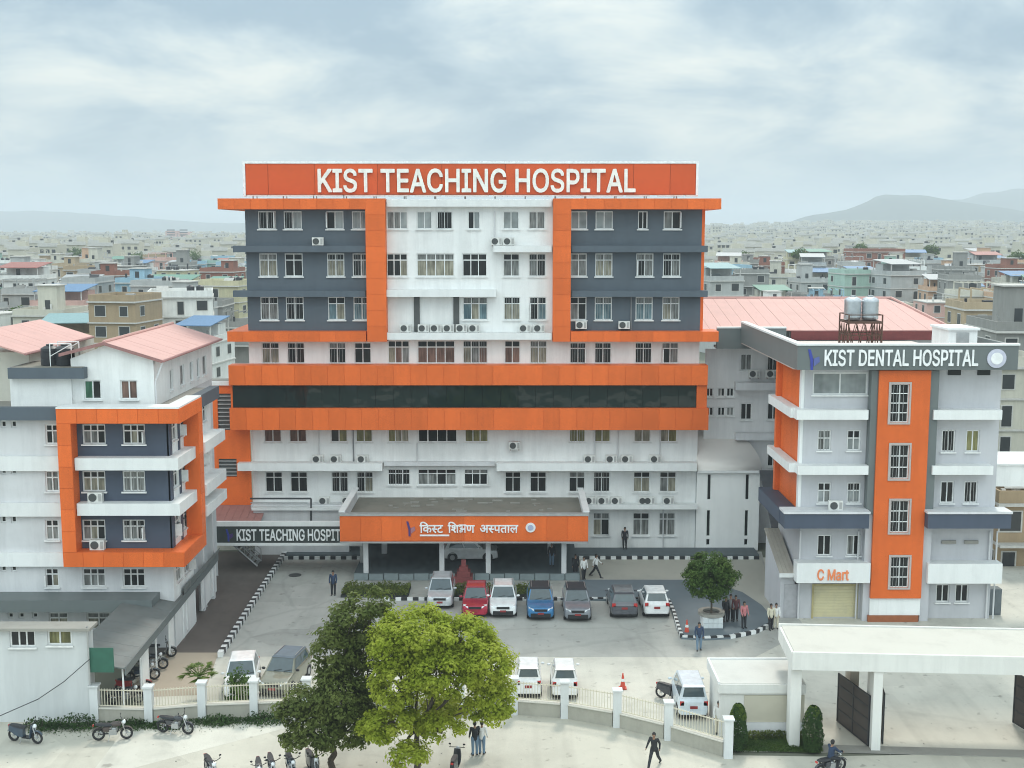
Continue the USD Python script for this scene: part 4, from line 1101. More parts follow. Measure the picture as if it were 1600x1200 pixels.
# orange bay with grey strips
proj = .75
PO_ = front(YD - proj)
zo0, zo1 = zy(935, YD - proj), zy(579, YD - proj)
xb0, xb1 = on_y(1367, 760, YD - proj)[0], on_y(1447, 760, YD - proj)[0]
bw = []
for y0, y1 in ((600, 660), (695, 748), (782, 832), (870, 918)):
    bw.append((on_y(1391, (y0 + y1) / 2, YD - proj)[0], on_y(1420, (y0 + y1) / 2, YD - proj)[0], zy(y1, YD - proj), zy(y0, YD - proj)))
part(DH, "orange_bay", MB().wall(PO_, xb0, xb1, zo0, zo1, bw).wall(side_l(xb0), -YD, -YD + proj, zo0, zo1).wall(side_r(xb1), YD - proj, YD, zo0, zo1), ORANGE)
for i, h in enumerate(bw):
    mb = MB(); fwid = .05
    z0, z1 = h[2], h[3]; nr = 4 if i == 0 else 3
    win = window(DH, PO_, *h, 2, None, [G_DARK], fw=.06, sill=False)
    for q in range(1, nr):
        mb.obox(PO_, h[0] + .05, h[1] - .05, -.1, -.05, z0 + (z1 - z0) * q / nr - .03, z0 + (z1 - z0) * q / nr + .03)
    part(win, "glazing_bar", mb, TRIM)
    part(DH, "window_surround", MB().obox(PO_, h[0] - .12, h[0] - .003, .0, .05, z0 - .12, z1 + .12).obox(PO_, h[1] + .003, h[1] + .12, 0, .05, z0 - .12, z1 + .12).obox(PO_, h[0], h[1], 0, .05, z1 + .003, z1 + .12).obox(PO_, h[0], h[1], 0, .05, z0 - .12, z0 - .003), mat("surround_grey", (.45, .40, .38), .6) if i == 0 else "/World/Looks/surround_grey")
for u0, u1 in ((xb0 - .42, xb0 - .004), (xb1 + .004, xb1 + .55)):
    part(DH, "grey_strip", MB().box(u0, u1, YD - proj + .12, YD + .1, zy(800, YD) if u0 < xb0 else zy(800, YD), zo1), GREYF)
    part(DH, "white_strip", MB().box(u0, u1, YD - proj + .2, YD + .1, 0, zy(800, YD) - .004), DW)
part(DH, "bay_foot", MB().box(xb0, xb1, YD - proj + .1, YD, zy(956, YD), zo0 - .004), WHITE)
part(DH, "bay_base", MB().box(xb0 - .1, xb1 - .1, YD - proj + .02, YD, 0, zy(956, YD) - .004), plain("terracotta_base", (.30, .10, .04)))
zdk = zy(531.5, YW - 1.3 + .5)
# left side wall with orange strip
YS_ = YD + 5.4
PSd = side_l(xl)
XI = 20.8
part(DH, "side_wall", MB().wall(PSd, -YS_ - .5, -YD, 0, ztd).wall(((0, YS_ + .5), (-1, 0), (0, 1)), -XI, -xl, 0, zdk - .21).wall(side_l(XI), -YD - 30, -YS_ - .5, 0, zdk - .21), DW)
part(DH, "orange_side", MB().box(xl - .12, xl - .004, YD + .55, YS_, zy(797, YD), ztd - .1), ORANGE)
part(DH, "corner_pier", MB().box(xl - .18, xl + .0, YD + .02, YD + .5, zy(797, YD), ztd - .1), WHITE)
part(DH, "side_pier", MB().box(xl - .45, xl - .01, YS_ + .05, YS_ + .5, zy(797, YD), ztd - .1), ORANGE)
part(DH, "side_wall", MB().wall(side_r(xr), YD, YD + 30, 0, zdk - .21), DW)
part(DH, "back_wall", MB().wall(((0, YD + 30), (-1, 0), (0, 1)), -xr, -XI, 0, zdk - .21), DW)
part(DH, "roof_terrace", MB().box(xl - .7, xr, YD + .02, YFa - .1, zdk - .2, zdk), mat("terrace_pale_pink", (.62, .54, .50), .8, .08, .6))
# ledges
def dledge(x0, x1, y0, y1, pr, m, wrap=None, name="ledge"):
    u0, u1, z0, z1 = rect(x0, x1, y0, y1, YD - pr)
    mb = MB().box(u0, u1, YD - pr, YD - .003, z0, z1)
    if wrap:
        mb.box(xl - pr, xl - .2, YD, YS_ + 1, z0, z1)
    part(DH, name, mb, m)
dledge(1245, 1357, 641, 656, .8, SLAB, True); dledge(1459, 1566, 641, 656, .8, SLAB)
dledge(1247, 1357, 728, 742, .8, SLAB, True); dledge(1457, 1552, 728, 742, .8, SLAB)
for x0, x1, wr in ((1226, 1358, True), (1450, 1580, False)):
    u0, u1, z0, z1 = rect(x0, x1, 803, 826, YD - 1.3)
    part(DH, "dark_canopy", MB().box(u0, u1, YD - 1.3, YD - .003, z0, z1), NAVY)
    part(DH, "canopy_coping", MB().box(u0 - .06, u1 + .06, YD - 1.36, YD - .003, z1 + .002, z1 + .14), WHITE2)
    if wr:
        part(DH, "dark_canopy", MB().box(xl - 1.3, xl - .2, YD, YS_ + 1, z0, z1), NAVY)
for px in (1482, 1517):
    u0, u1, z0, z1 = rect(px - 11, px + 11, 844, 849, YD)
    part(DH, "lintel", MB().box(u0, u1, YD - .12, YD - .003, z0, z1), CONC)
for px in (1491, 1537):
    u0, u1, z0, z1 = rect(px - 10, px + 10, 578, 586, YD)
    part(DH, "vent_slot", MB().box(u0, u1, YD - .06, YD - .003, z0, z1), DARK)
u0, u1, z0, z1 = rect(1245, 1360, 880, 911, YD - .9)
part(DH, "shop_fascia", MB().box(u0, u1, YD - .9, YD - .003, z0, z1), SLAB)
lettering(DH, "C Mart", front(YD - .9), on_y(1277, 898, YD - .9)[0], on_y(1326, 898, YD - .9)[0], zy(906, YD - .9), zy(890, YD - .9), .0, ORLET, depth=.05)
u0, u1, z0, z1 = rect(1450, 1566, 881, 912, YD - .9)
part(DH, "shop_fascia", MB().box(u0, u1, YD - .9, YD - .003, z0, z1), SLAB)
for px in (1340.5, 1448, 1556, 1250, 1545):
    u0, u1, z0, z1 = rect(px - 1, px + 1, 830, 964, YD - .12)
    part(DH, "drain_pipe", MB().tube((u0, YD - .1, 0), (u0, YD - .1, z1), .055), WHITE2)
ac(1305, 798, "lone air conditioner on the dental block's dark canopy", YD - .4)
# fascia with lettering
YDF = YD - 1.0
PDF = front(YDF)
u0, u1, z0, z1 = rect(1246, 1591, 540, 578, YDF)
part(DH, "grey_fascia", MB().box(u0, u1, YDF, YDF + .25, z0, z1), GREYF)
part(DH, "grey_fascia", MB().box(u0, u0 + .25, YDF + .25, YFa - .02, z0, z1), GREYF); part(DH, "grey_fascia", MB().box(u1 - .25, u1, YDF + .25, YD + 6, z0, z1), GREYF)
part(DH, "soffit", MB().box(u0 + .25, u1 - .25, YDF + .26, YD + 1, z0 + .03, z0 + .25).box(u0 + .26, xl - .01, YD + 1, YFa, z0 + .03, z0 + .25).box(xl, XI, YS_ + .51, YFa, z0 + .03, z0 + .25), WHITE2)
part(DH, "fascia_coping", MB().box(u0 - .06, u1 + .06, YDF - .06, YDF + .35, z1 + .002, z1 + .13).box(u0 - .06, u0 + .35, YDF + .35, YFa - .1, z1 + .002, z1 + .13), SLAB)
lettering(DH, "KIST DENTAL HOSPITAL", PDF, on_y(1288, 559, YDF)[0], on_y(1528, 559, YDF)[0], zy(571, YDF), zy(547, YDF), .004, LETTERW, depth=.09)
logo(DH, PDF, on_y(1270, 562, YDF)[0], zy(562, YDF), 1.25, .004, LOGOB, plain("logo_mid_blue", (.10, .13, .34)))
part(DH, "emblem", disc(PDF, on_y(1557, 560, YDF)[0], zy(560, YDF), .58, .004, .06), plain("emblem_pale", (.55, .56, .66)))
part(DH, "emblem_centre", disc(PDF, on_y(1557, 560, YDF)[0], zy(560, YDF), .36, .061, .09), LETTERW)
# pink hipped roof behind: a long front slope over the dental block, a further one over the rear wing
YR = YFa + .5
PRf = thing_w("pink_hipped_roof", "big faded pink hipped sheet roof behind the dental block", "roof", (on_y(1300, 516, YR)[0], YR, 15))
def pink_slope(xa_, xb_, ye, yr_, row_e, row_r, hip=None):
    ze_, zr_ = zy(row_e, ye), zy(row_r, yr_)
    n = max(3, round((xb_ - xa_) / 1.0)); D_ = yr_ - ye
    for k in range(n):
        p, q = xa_ + (xb_ - xa_) * k / n + .01, xa_ + (xb_ - xa_) * (k + 1) / n - .01
        f = (lambda x: min(1.0, (xb_ - x) / (xb_ - hip))) if hip else (lambda x: 1.0)
        e = rng.uniform(0, .02)
        P4 = [(p, ye, ze_), (q, ye, ze_), (q, ye + D_ * f(q), ze_ + (zr_ - ze_) * f(q)), (p, ye + D_ * f(p), ze_ + (zr_ - ze_) * f(p))]
        part(PRf, "roof_sheet", MB().hexa([(x, y, z - .06) for x, y, z in P4] + [(x, y, z + e) for x, y, z in P4]), PINK)
    b_ = [(xa_, yr_, zr_), (hip or xb_, yr_, zr_), (xb_, yr_ + D_, ze_), (xa_, yr_ + D_, ze_)]
    part(PRf, "back_slope", MB().hexa([(x, y, z - .1) for x, y, z in b_] + b_), PINK)
    part(PRf, "ridge_cap", MB().tube((xa_, yr_, zr_ + .04), (hip or xb_, yr_, zr_ + .04), .12, n=6), PINK)
    return ze_, zr_
rb = on_y(1492, 516, YR)[0]; rp = on_y(1392, 466, YR + 11)[0]
r0 = on_y(1231, 516, YR)[0]
zer, zrr = pink_slope(on_y(1090, 516, YR)[0], rb, YR, YR + 11, 516, 466, rp)
part(PRf, "hip_cap", MB().tube((rb, YR, zer + .04), (rp, YR + 11, zrr + .04), .12, n=6), PINK)
g0_ = on_y(1236, 523, YR - .1)[0]
part(PRf, "gutter_wall", MB().box(g0_, rb - .1, YR - .1, YR + .1, zy(531, YR), zer - .065), DRED)
part(PRf, "under_wall", MB().box(r0 + .2, rb - .3, YR + .3, YR + 21, zer - 1.6, zer - .11), WHITE2)

# steel tank on a rusty tower
yt = YD + 4.5
x = on_y(1345, 500, yt)[0]; r = on_y(1373, 480, yt)[0] - x
zb0_, zb1_ = zy(502, yt), zy(471, yt)
TW = thing_w("tank_tower", "rusty braced steel tower carrying the shiny water tank", "tower", (x, yt, zdk))
w = r * .95; zq = zb0_ - .02
tm = [(-w, -w), (w, -w), (w, w), (-w, w)]
for p in tm:
    part(TW, "leg", MB().tube((x + p[0], yt + p[1], zdk), (x + p[0], yt + p[1], zq + .5), .05), RUST)
for i in range(4):
    p, q = tm[i], tm[(i + 1) % 4]
    for j in range(4):
        c0, c1 = j / 4, (j + 1) / 4
        A = (x + p[0] + (q[0] - p[0]) * c0, yt + p[1] + (q[1] - p[1]) * c0); Bq = (x + p[0] + (q[0] - p[0]) * c1, yt + p[1] + (q[1] - p[1]) * c1)
        part(TW, "brace", MB().tube((*A, zdk + .05), (*Bq, zq - .1), .028, n=5).tube((*Bq, zdk + .05), (*A, zq - .1), .028, n=5), RUST)
    part(TW, "beam", MB().tube((x + p[0], yt + p[1], zq), (x + q[0], yt + q[1], zq), .06).tube((x + p[0], yt + p[1], zq - .8), (x + q[0], yt + q[1], zq - .8), .035).tube((x + p[0], yt + p[1], zq + .5), (x + q[0], yt + q[1], zq + .5), .03), RUST)
part(TW, "deck", MB().box(x - w, x + w, yt - w, yt + w, zq + .03, zq + .09), RUST)
H_ = zb1_ - zb0_
for sgn, lab in ((-1, "left"), (1, "right")):
    xc, r2 = x + sgn * r * .5, r * .49
    TK = thing_w("steel_tank", f"{lab} of two shiny steel water tanks on the rusty tower", "water tank", (xc, yt, zb0_ + .09), group="steel tanks on the tower")
    prof = [(.02, r2 * .9), (.1, r2 * .98)] + [(.1 + (H_ - .1) * q / 10, r2 * (.985 if q % 2 else .965)) for q in range(1, 11)]
    part(TK, "tank_body", MB().loft([[(xc + rr * math.cos(q), yt + rr * math.sin(q), zb0_ + .1 + h) for q in np.linspace(0, 2 * math.pi, 29)[:-1]] for h, rr in prof + [(H_ + .1, r2 * .85), (H_ + .2, r2 * .45), (H_ + .23, r2 * .2)]]), SSTEEL, smooth=40)
    part(TK, "tank_lid", MB().cyl(xc, yt, zb0_ + .1 + H_ + .22, zb0_ + .1 + H_ + .30, .2), SSTEEL)
x2 = on_y(1508, 525, YD + 3)[0]
WT = thing_w("stair_head", "small white stair head room on the dental roof beside the pink roof", "outbuilding", (x2, YD + 3, zdk))
u0, u1, z0, z1 = rect(1482, 1527, 516, 540, YD + 3)
part(WT, "wall", MB().box(u0, u1, YD + 3, YD + 6, zdk + .003, z1), WHITE)
part(WT, "roof", MB().box(u0 - .12, u1 + .12, YD + 2.88, YD + 6.1, z1 + .002, z1 + .14), SLAB)
part(WT, "door", MB().box(u0 + .5, u0 + 1.3, YD + 2.96, YD + 2.997, zdk + .02, z1 - .15), STEEL)
# low wing with a steep lean-to roof left of dental
xs0 = on_y(1217, 930, YD)[0]
LWg = thing_w("dental_side_wing", "low side room with sloping beige roof along the dental block's left", "outbuilding", (xs0 + .8, YD, 0))
part(LWg, "wall", MB().prism_x([(YD + .1, 0), (YD + 4.6, 0), (YD + 4.6, 4.35), (YD + .1, 2.8)], xs0 + .1, xl - .2), DW)
part(LWg, "door", MB().box(xs0 + .35, xs0 + 1.2, YD + .05, YD + .097, .02, 2.2), plain("door_grey", (.40, .40, .42)))
n = 4
for k in range(n):
    p, q = xs0 + (xl - .2 - xs0) * k / n + .008, xs0 + (xl - .2 - xs0) * (k + 1) / n - .008
    part(LWg, "roof_sheet", MB().hexa([(p, YD - .15, 2.86), (q, YD - .15, 2.86), (q, YD + 4.8, 4.52), (p, YD + 4.8, 4.52), (p, YD - .15, 2.96), (q, YD - .15, 2.96), (q, YD + 4.8, 4.62), (p, YD + 4.8, 4.62)]), mat("beige_roof", (.42, .385, .33), .75, .12, .8) if k == 0 else "/World/Looks/beige_roof")
part(LWg, "fascia", MB().box(xs0 - .05, xl - .2, YD - .22, YD - .16, 2.72, 2.98), SLAB)
CS = thing_w("dark_lean_to", "dark sloping lean-to roof between annexe and dental block", "shelter", (18.6, YD + 9, 0))
part(CS, "roof", MB().hexa([(17.9, YD + 7.5, 3.9), (XI - .1, YD + 7.5, 3.9), (XI - .1, YW - 2.5, 6.2), (18.7, YW - 2.5, 6.2), (17.9, YD + 7.5, 4.02), (XI - .1, YD + 7.5, 4.02), (XI - .1, YW - 2.5, 6.32), (18.7, YW - 2.5, 6.32)]), plain("dark_slate_sheet", (.085, .09, .10)))
part(CS, "wall", MB().box(18.2, XI - .15, YD + 7.8, YD + 8.0, 0, 3.88), DW)

# covered bridge at right
u0, u1, z0, z1 = rect(1553, 1680, 727, 760, YD + 2)
CB = thing_w("covered_passage", "pale flat roofed passage leaving the dental block at the right", "passage", (u0, YD + 2, 0))
part(CB, "roof", MB().box(xr + .01, u1, YD + 2, YD + 6, z0, z1), WHITE)
part(CB, "roof_edge", MB().box(xr + .01, u1, YD + 1.9, YD + 6.1, z1 + .002, z1 + .12), SLAB)
for q in (5.5,):
    part(CB, "post", MB().box(xr + q, xr + q + .25, YD + 2.3, YD + 2.6, 0, z0), WHITE2)
single("steel_cupboard", "dark grey metal cupboard standing beside the dental block's right corner", "cupboard", MB().box(xr + .1, xr + 1.0, YD + .6, YD + 1.3, 0, 1.7).box(xr + .14, xr + .54, YD + .57, YD + .6, .1, 1.6).box(xr + .57, xr + .97, YD + .57, YD + .6, .1, 1.6), plain("cupboard_grey", (.12, .14, .15)))

# ------------------------------------------------------------------ gate
GY = gy(1172)
gx = on_y(1367, 1172, GY)[0]
rot = math.radians(-3.6)
def gp(x, y):            # gate frame: origin at the middle pillar's foot
    return (gx + x * math.cos(rot) - y * math.sin(rot), GY + x * math.sin(rot) + y * math.cos(rot))
def gbox(mb, x0, x1, y0, y1, z0, z1):
    q = [gp(x0, y0), gp(x1, y0), gp(x1, y1), gp(x0, y1)]
    return mb.hexa([(*p, z0) for p in q] + [(*p, z1) for p in q])
GA = thing_w("entrance_gate", "big flat white gateway roof over the vehicle entrance", "gateway", (gx, GY, 0))
zgb, zgt = zy(1048, GY), zy(1024, GY)
gl = on_y(1239, 1040, GY)[0] - gx
GW = mat("gate_render", (.72, .715, .68), .75, .07, .8, streak=.12, bump=.1)
GW2 = mat("gate_roof_render", (.56, .545, .49), .8, .12, .6, dirt=(.36, .34, .29))
part(GA, "roof_slab", gbox(MB(), gl, 13, -.15, 4.0, zgb, zgt), GW)
part(GA, "roof_screed", gbox(MB(), gl + .12, 12.9, .0, 3.88, zgt + .002, zgt + .05), GW2)
for y0, y1 in ((-.15, .0), (3.88, 4.0)):
    part(GA, "roof_kerb", gbox(MB(), gl, 13, y0, y1, zgt + .002, zgt + .11), GW)
part(GA, "pillar", gbox(MB(), -.2, .22, -.1, 1.1, 0, zgb - .002), GW)
part(GA, "pillar", gbox(MB(), -.62, -.22, 2.7, 3.9, 0, zgb - .002), mat("pillar_beige", (.45, .40, .33), .8, .1, 1))
part(GA, "pillar", gbox(MB(), gl, gl + .5, .1, 1.0, 0, zgb - .002), GW)
part(GA, "pillar", gbox(MB(), 8.7, 9.2, -.1, 1.1, 0, zgb - .002), GW)
part(GA, "threshold", gbox(MB(), gl + 1, 9, -.4, .4, .006, .03), CONC)
def gate_leaf(lab, hinge, ang, w, h):
    p = gp(*hinge)
    L = thing("gate_leaf", lab, "gate", (*p, .05), math.degrees(rot) + ang)
    fr = MB()
    for z in (0, h * .25, h * .5, h * .75, h - .07):
        fr.box(0, w, -.03, .03, z, z + .07)
    part(L, "frame", fr.box(0, .08, -.035, .035, .0, h).box(w - .08, w, -.035, .035, 0, h).box(w * .5 - .04, w * .5 + .04, -.034, .034, 0, h), BLACKP)
    for k in range(4):
        part(L, "panel", MB().box(.06, w - .06, -.012, .012, k * h / 4 + .05, (k + 1) * h / 4 - .0), mat("gate_brown", (.055, .045, .04), .6, .2, 2) if k == 0 and "gate_brown" not in used else "/World/Looks/gate_brown")
    used["gate_brown"] = 1
gate_leaf("open dark metal gate leaf left of the middle pillar", (-.24, .3), 107, 3.0, 2.5)
gate_leaf("open dark metal gate leaf seen edge-on right of the middle pillar", (.5, .6), 84, 2.2, 2.5)
gate_leaf("dark brown gate leaf at the far right pillar", (8.5, .7), 108, 3.0, 2.6)

# ------------------------------------------------------------------ guard house
HY = gy(1152)
hx0, hx1 = on_y(1122, 1100, HY)[0], on_y(1256, 1100, HY)[0]
zh = zy(1070, HY)
GH = thing_w("guard_house", "small flat roofed white guard house beside the gateway", "guard house", ((hx0 + hx1) / 2, HY, 0))
part(GH, "wall", MB().box(hx0 + .1, hx1, HY + .1, HY + 3.0, 0, zh - .45), GW)
part(GH, "roof_band", MB().box(hx0, hx1 + .1, HY, HY + 3.4, zh - .44, zh - .004), GW)
part(GH, "roof_screed", MB().box(hx0 + .1, hx1, HY + .1, HY + 3.3, zh, zh + .03), mat("guard_roof_white", (.58, .575, .54), .8, .10, .8))
part(GH, "roof_kerb", MB().box(hx0, hx1 + .1, HY + 3.3, HY + 3.4, zh, zh + .1).box(hx0, hx0 + .1, HY + .1, HY + 3.3, zh, zh + .1), SLAB)
u0, u1 = on_y(1163, 1110, HY)[0], on_y(1257, 1110, HY)[0]
part(GH, "cream_panel", MB().box(u0, u1, HY + .04, HY + .097, .75, zh - .55), mat("cream_board", (.50, .47, .38), .7, .07, 1))
part(GH, "plinth_strip", MB().box(u0, u1, HY + .0, HY + .097, .1, .745), WHITE2)
single("lawn_strip", "strip of mown grass under the guard house wall", "grass", MB().poly([on_z(1140, 1172), (hx0 + .3, HY - .02), (hx1 + .7, HY - .02), on_z(1283, 1178)], .03), GRASS, kind="stuff")
# ------------------------------------------------------------------ boundary fence
FP = [(150, 1127), (234, 1129), (317, 1122), (398, 1119), (480, 1116), (560, 1114), (640, 1113), (720, 1113), (803, 1115), (882, 1121), (964, 1135), (1044, 1155), (1137, 1183)]
FW = [on_z(*p) for p in FP]
FE = thing_w("boundary_fence", "low cream wall with white pillars and barred railings along the street", "fence", (*FW[0], 0))
WALLC = mat("fence_wall_render", (.40, .385, .33), .8, .12, 1.2, dirt=(.22, .21, .17), streak=.15, bump=.1)
PILC = mat("fence_pillar_paint", (.66, .68, .68), .7, .07, 1.5, streak=.12)
RAILC = plain("railing_cream", (.62, .58, .46), .5)
for i, (x, y) in enumerate(FW):
    part(FE, "pillar", MB().box(x - .2, x + .2, y - .2, y + .2, 0, 1.85).box(x - .25, x + .25, y - .25, y + .25, 1.853, 1.93), PILC)
for i in range(len(FW) - 1):
    p, q = np.array(FW[i]), np.array(FW[i + 1])
    d = q - p; L = np.linalg.norm(d); d /= L; s = np.array([-d[1], d[0]])
    a, b = p + d * .21, q - d * .21
    def seg(mb, a, b, w, z0, z1):
        c = [a - s * w, b - s * w, b + s * w, a + s * w]
        return mb.hexa([(*x, z0) for x in c] + [(*x, z1) for x in c])
    part(FE, "low_wall", seg(MB(), a, b, .12, -.02, .70), WALLC)
    part(FE, "wall_cap", seg(MB(), a, b, .16, .703, .76), mat("wall_cap", (.62, .60, .54), .7, .08, 1) if i == 0 else "/World/Looks/wall_cap")
    rail = MB()
    for z in (.82, 1.62):
        seg(rail, a, b, .02, z, z + .04)
    part(FE, "rail", rail, RAILC)
    hidden = 4 <= i <= 7
    n = int(L / .17)
    if hidden:
        bars = MB()
        for k in range(1, n):
            c = a + (b - a) * k / n
            bars.box(c[0] - .014, c[0] + .014, c[1] - .014, c[1] + .014, .82, 1.72)
        part(FE, "bars", bars, RAILC, kind="stuff")
    else:
        for k in range(1, n):
            c = a + (b - a) * k / n
            part(FE, "bar", MB().box(c[0] - .014, c[0] + .014, c[1] - .014, c[1] + .014, .82, 1.72), RAILC)

# ------------------------------------------------------------------ cars
CARGLASS = plain("car_glass", (.05, .075, .085), .05, 0, 1.0)
CARTRIM = plain("car_trim_black", (.015, .016, .018), .4)
LAMP = plain("head_lamp", (.75, .78, .8), .1, .2, 1.0)
TAIL = plain("tail_lamp", (.45, .02, .02), .15, 0, 1.0)
PLATE_W = plain("plate_white", (.72, .72, .70), .5)
PLATE_R = plain("plate_red", (.26, .03, .03), .5)

def car(label, x, y, rz, paint, L=3.95, W=1.72, H=1.58, kind="suv", rails=True, two_tone=None, group="cars parked in front of the porch", name="parked_car"):
    """nose towards -y before turning"""
    t = thing(name, label, "car", (x, y, .02), rz, group)
    h = L / 2; w = W / 2
    hood = .98 if kind == "suv" else .92
    belt = hood + .05
    if kind == "van":
        hood, belt = 1.0, 1.08
    ws0 = -h + (1.05 if kind != "van" else .35)      # foot of the windscreen
    ws1 = -h + (1.72 if kind != "van" else .95)      # head of the windscreen
    rr1 = h - (.42 if kind != "van" else .18); rr0 = h - .12
    st = [(-h, .80, .30, .62), (-h + .08, .90, .22, .80), (-h + .30, .96, .2, hood - .10), (-h + .75, .99, .2, hood - .03), (ws0 + .1, 1.0, .2, belt), (0, 1.0, .2, belt + .02), (h - .5, 1.0, .2, belt + .03), (h - .12, .96, .24, belt + .02), (h, .88, .32, belt - .12)]
    rings = []
    for yy, k, z0, z1 in st:
        a = w * k
        zm = z0 + (z1 - z0) * .55
        R_ = [(a * .90, z0), (a, z0 + .12), (a * 1.005, zm), (a * .985, z1 - .10), (a * .93, z1 - .025), (a * .75, z1)]
        ring = [(p, yy, z) for p, z in R_] + [(-p, yy, z) for p, z in R_[::-1]]
        rings.append(ring)
    part(t, "body", MB().loft(rings), paint, smooth=38)
    bw, rw = w * .92, w * .74
    zb, zr = belt - .03, H - .03
    A = [(-bw, ws0, zb), (bw, ws0, zb), (bw, rr0, zb), (-bw, rr0, zb)]
    T = [(-rw, ws1, zr), (rw, ws1, zr), (rw * .96, rr1, zr - .02), (-rw * .96, rr1, zr - .02)]
    part(t, "cabin", MB().hexa(A + T), paint)
    roof = [[(-rw * 1.02, ws1 - .03, zr), (rw * 1.02, ws1 - .03, zr), (rw, rr1 + .06, zr - .015), (-rw, rr1 + .06, zr - .015)], [(-rw * .94, ws1 + .12, zr + .055), (rw * .94, ws1 + .12, zr + .055), (rw * .9, rr1 - .1, zr + .04), (-rw * .9, rr1 - .1, zr + .04)]]
    part(t, "roof", MB().loft(roof), two_tone or paint)
    def inset(i, j, s0, s1, z0, z1, off, name, m):
        P00, P10, P01, P11 = map(np.array, (A[i], A[j], T[i], T[j]))
        f = lambda s, z: (P00 * (1 - s) + P10 * s) * (1 - z) + (P01 * (1 - s) + P11 * s) * z
        q = [f(s0, z0), f(s1, z0), f(s1, z1), f(s0, z1)]
        n = np.cross(q[1] - q[0], q[3] - q[0]); n /= np.linalg.norm(n)
        part(t, name, MB().hexa([p + n * .004 for p in q] + [p + n * off for p in q]), m)
    inset(0, 1, .05, .95, .05, .96, .012, "windscreen", CARGLASS)
    inset(2, 3, .08, .92, .22, .92, .012, "rear_window", CARGLASS)
    for i, j in ((1, 2), (3, 0)):
        m_ = (.09, .47, .50, .90) if i == 1 else (.10, .50, .53, .91)
        inset(i, j, m_[0], m_[1], .12, .90, .01, "side_window", CARGLASS); inset(i, j, m_[2], m_[3], .12, .90, .01, "side_window", CARGLASS)
    for s in (-1, 1):
        lamp = MB().hexa([(s * w * .50, -h - .0, .66), (s * w * .86, -h + .10, .68), (s * w * .88, -h + .28, .70), (s * w * .5, -h + .2, .68), (s * w * .52, -h + .03, .76), (s * w * .88, -h + .12, .83), (s * w * .9, -h + .30, .85), (s * w * .5, -h + .2, .8)])
        part(t, "headlight", lamp, LAMP)
        part(t, "tail_light", MB().box(min(s * w * .66, s * w * .93), max(s * w * .66, s * w * .93), h - .10, h - .0, .78, 1.0), TAIL)
        part(t, "mirror", MB().ball((s * (w + .09), ws0 + .22, belt + .07), (.11, .06, .075)), CARTRIM if two_tone else paint)
        for yy in (-h + .72, h - .68):
            wh = part(t, "wheel", MB().tube((s * (w - .2), yy, .31), (s * (w + .012), yy, .31), .31, n=22), RUBBER)
            part(wh, "rim", MB().tube((s * (w - .05), yy, .31), (s * (w + .018), yy, .31), .19, n=14), STEEL)
            part(t, "wheel_arch", MB().tube((s * (w - .3), yy, .33), (s * (w + .004), yy, .33), .375, n=22), CARTRIM)
        if rails:
            part(t, "roof_rail", MB().tube((s * rw * .9, ws1 + .25, zr + .085), (s * rw * .88, rr1 - .2, zr + .075), .022, n=6), STEEL)
    part(t, "grille", MB().box(-w * .46, w * .46, -h - .012, -h + .1, .60, .74), CARTRIM)
    part(t, "front_bumper", MB().box(-w * .72, w * .72, -h - .03, -h + .12, .26, .48), CARTRIM if kind == "suv" else paint)
    part(t, "rear_bumper", MB().box(-w * .80, w * .80, h - .16, h + .025, .32, .55), CARTRIM if kind == "suv" else paint)
    part(t, "number_plate", MB().box(-.19, .19, -h - .045, -h - .031, .42, .54), PLATE_R)
    part(t, "number_plate", MB().box(-.19, .19, h + .001, h + .02, .62, .76), PLATE_R)
    for s in (-.35, .3):
        part(t, "wiper", MB().tube((s * w, ws0 + .03, zb + .07), (s * w + .42, ws0 + .10, zb + .15), .012, n=5), CARTRIM)
    part(t, "underside", MB().box(-w * .85, w * .85, -h + .15, h - .15, .14, .26), CARTRIM)
    return t

def paint(name, col, metallic=.25):
    return plain("paint_" + name, col, .32, metallic, .8)
PW_ = paint("white", (.78, .79, .79), 0)
def spot(px, py, back=2.0):
    x, y = on_z(px, py)
    return x, y + back
car("silver car in the parked row half hidden behind the bright tree", *spot(687, 953), 0, paint("silver", (.50, .53, .55), .15), kind="hatch", H=1.55)
car("red hatchback with its nose to the camera beside the white SUV", *spot(742, 968), 0, paint("red", (.36, .012, .04)), kind="hatch", W=1.68, L=3.7, H=1.52, rails=False)
car("white SUV with black bumper between the red and blue cars", *spot(786, 967), 0, PW_, W=1.76)
car("bright blue car with black bonnet trim and dark roof", *spot(845, 971), 0, paint("blue", (.03, .17, .36)), two_tone=plain("black_roof", (.025, .028, .034), .75))
car("silver grey SUV right of the blue car with dark roof", *spot(903, 973), 0, paint("silver_grey", (.20, .215, .24), .15), two_tone="/World/Looks/black_roof")
car("dark grey car parked with its tail to the camera", *spot(976, 968), 180, paint("dark_grey", (.10, .105, .12), .4), kind="hatch", rails=False)
car("small white hatchback parked with its rear window to the camera", *spot(1027, 968), 180, PW_, kind="hatch", rails=False, W=1.66, L=3.7)
car("white car standing in the shade under the porch roof", on_z(735, 878, .42)[0], YP + 4.6, 90, PW_, kind="hatch", rails=False, group="cars around the porch and fence")
stage.GetPrimAtPath("/World/parked_car_007").GetAttribute("xformOp:translate").Set(Gf.Vec3d(on_z(735, 878, .42)[0], YP + 4.6, .44))
car("white car with black mirror standing behind the fence near the palm", *spot(366, 1096, 1.9), 8, PW_, kind="hatch", H=1.55, L=3.7, rails=False, group="cars around the porch and fence")
car("olive car with wide pale windscreen behind the fence left of the trees", *spot(434, 1094, 2.2), -10, paint("olive", (.20, .20, .15), .2), kind="suv", H=1.6, two_tone=plain("slate_roof", (.10, .13, .16), .7), group="cars around the porch and fence")
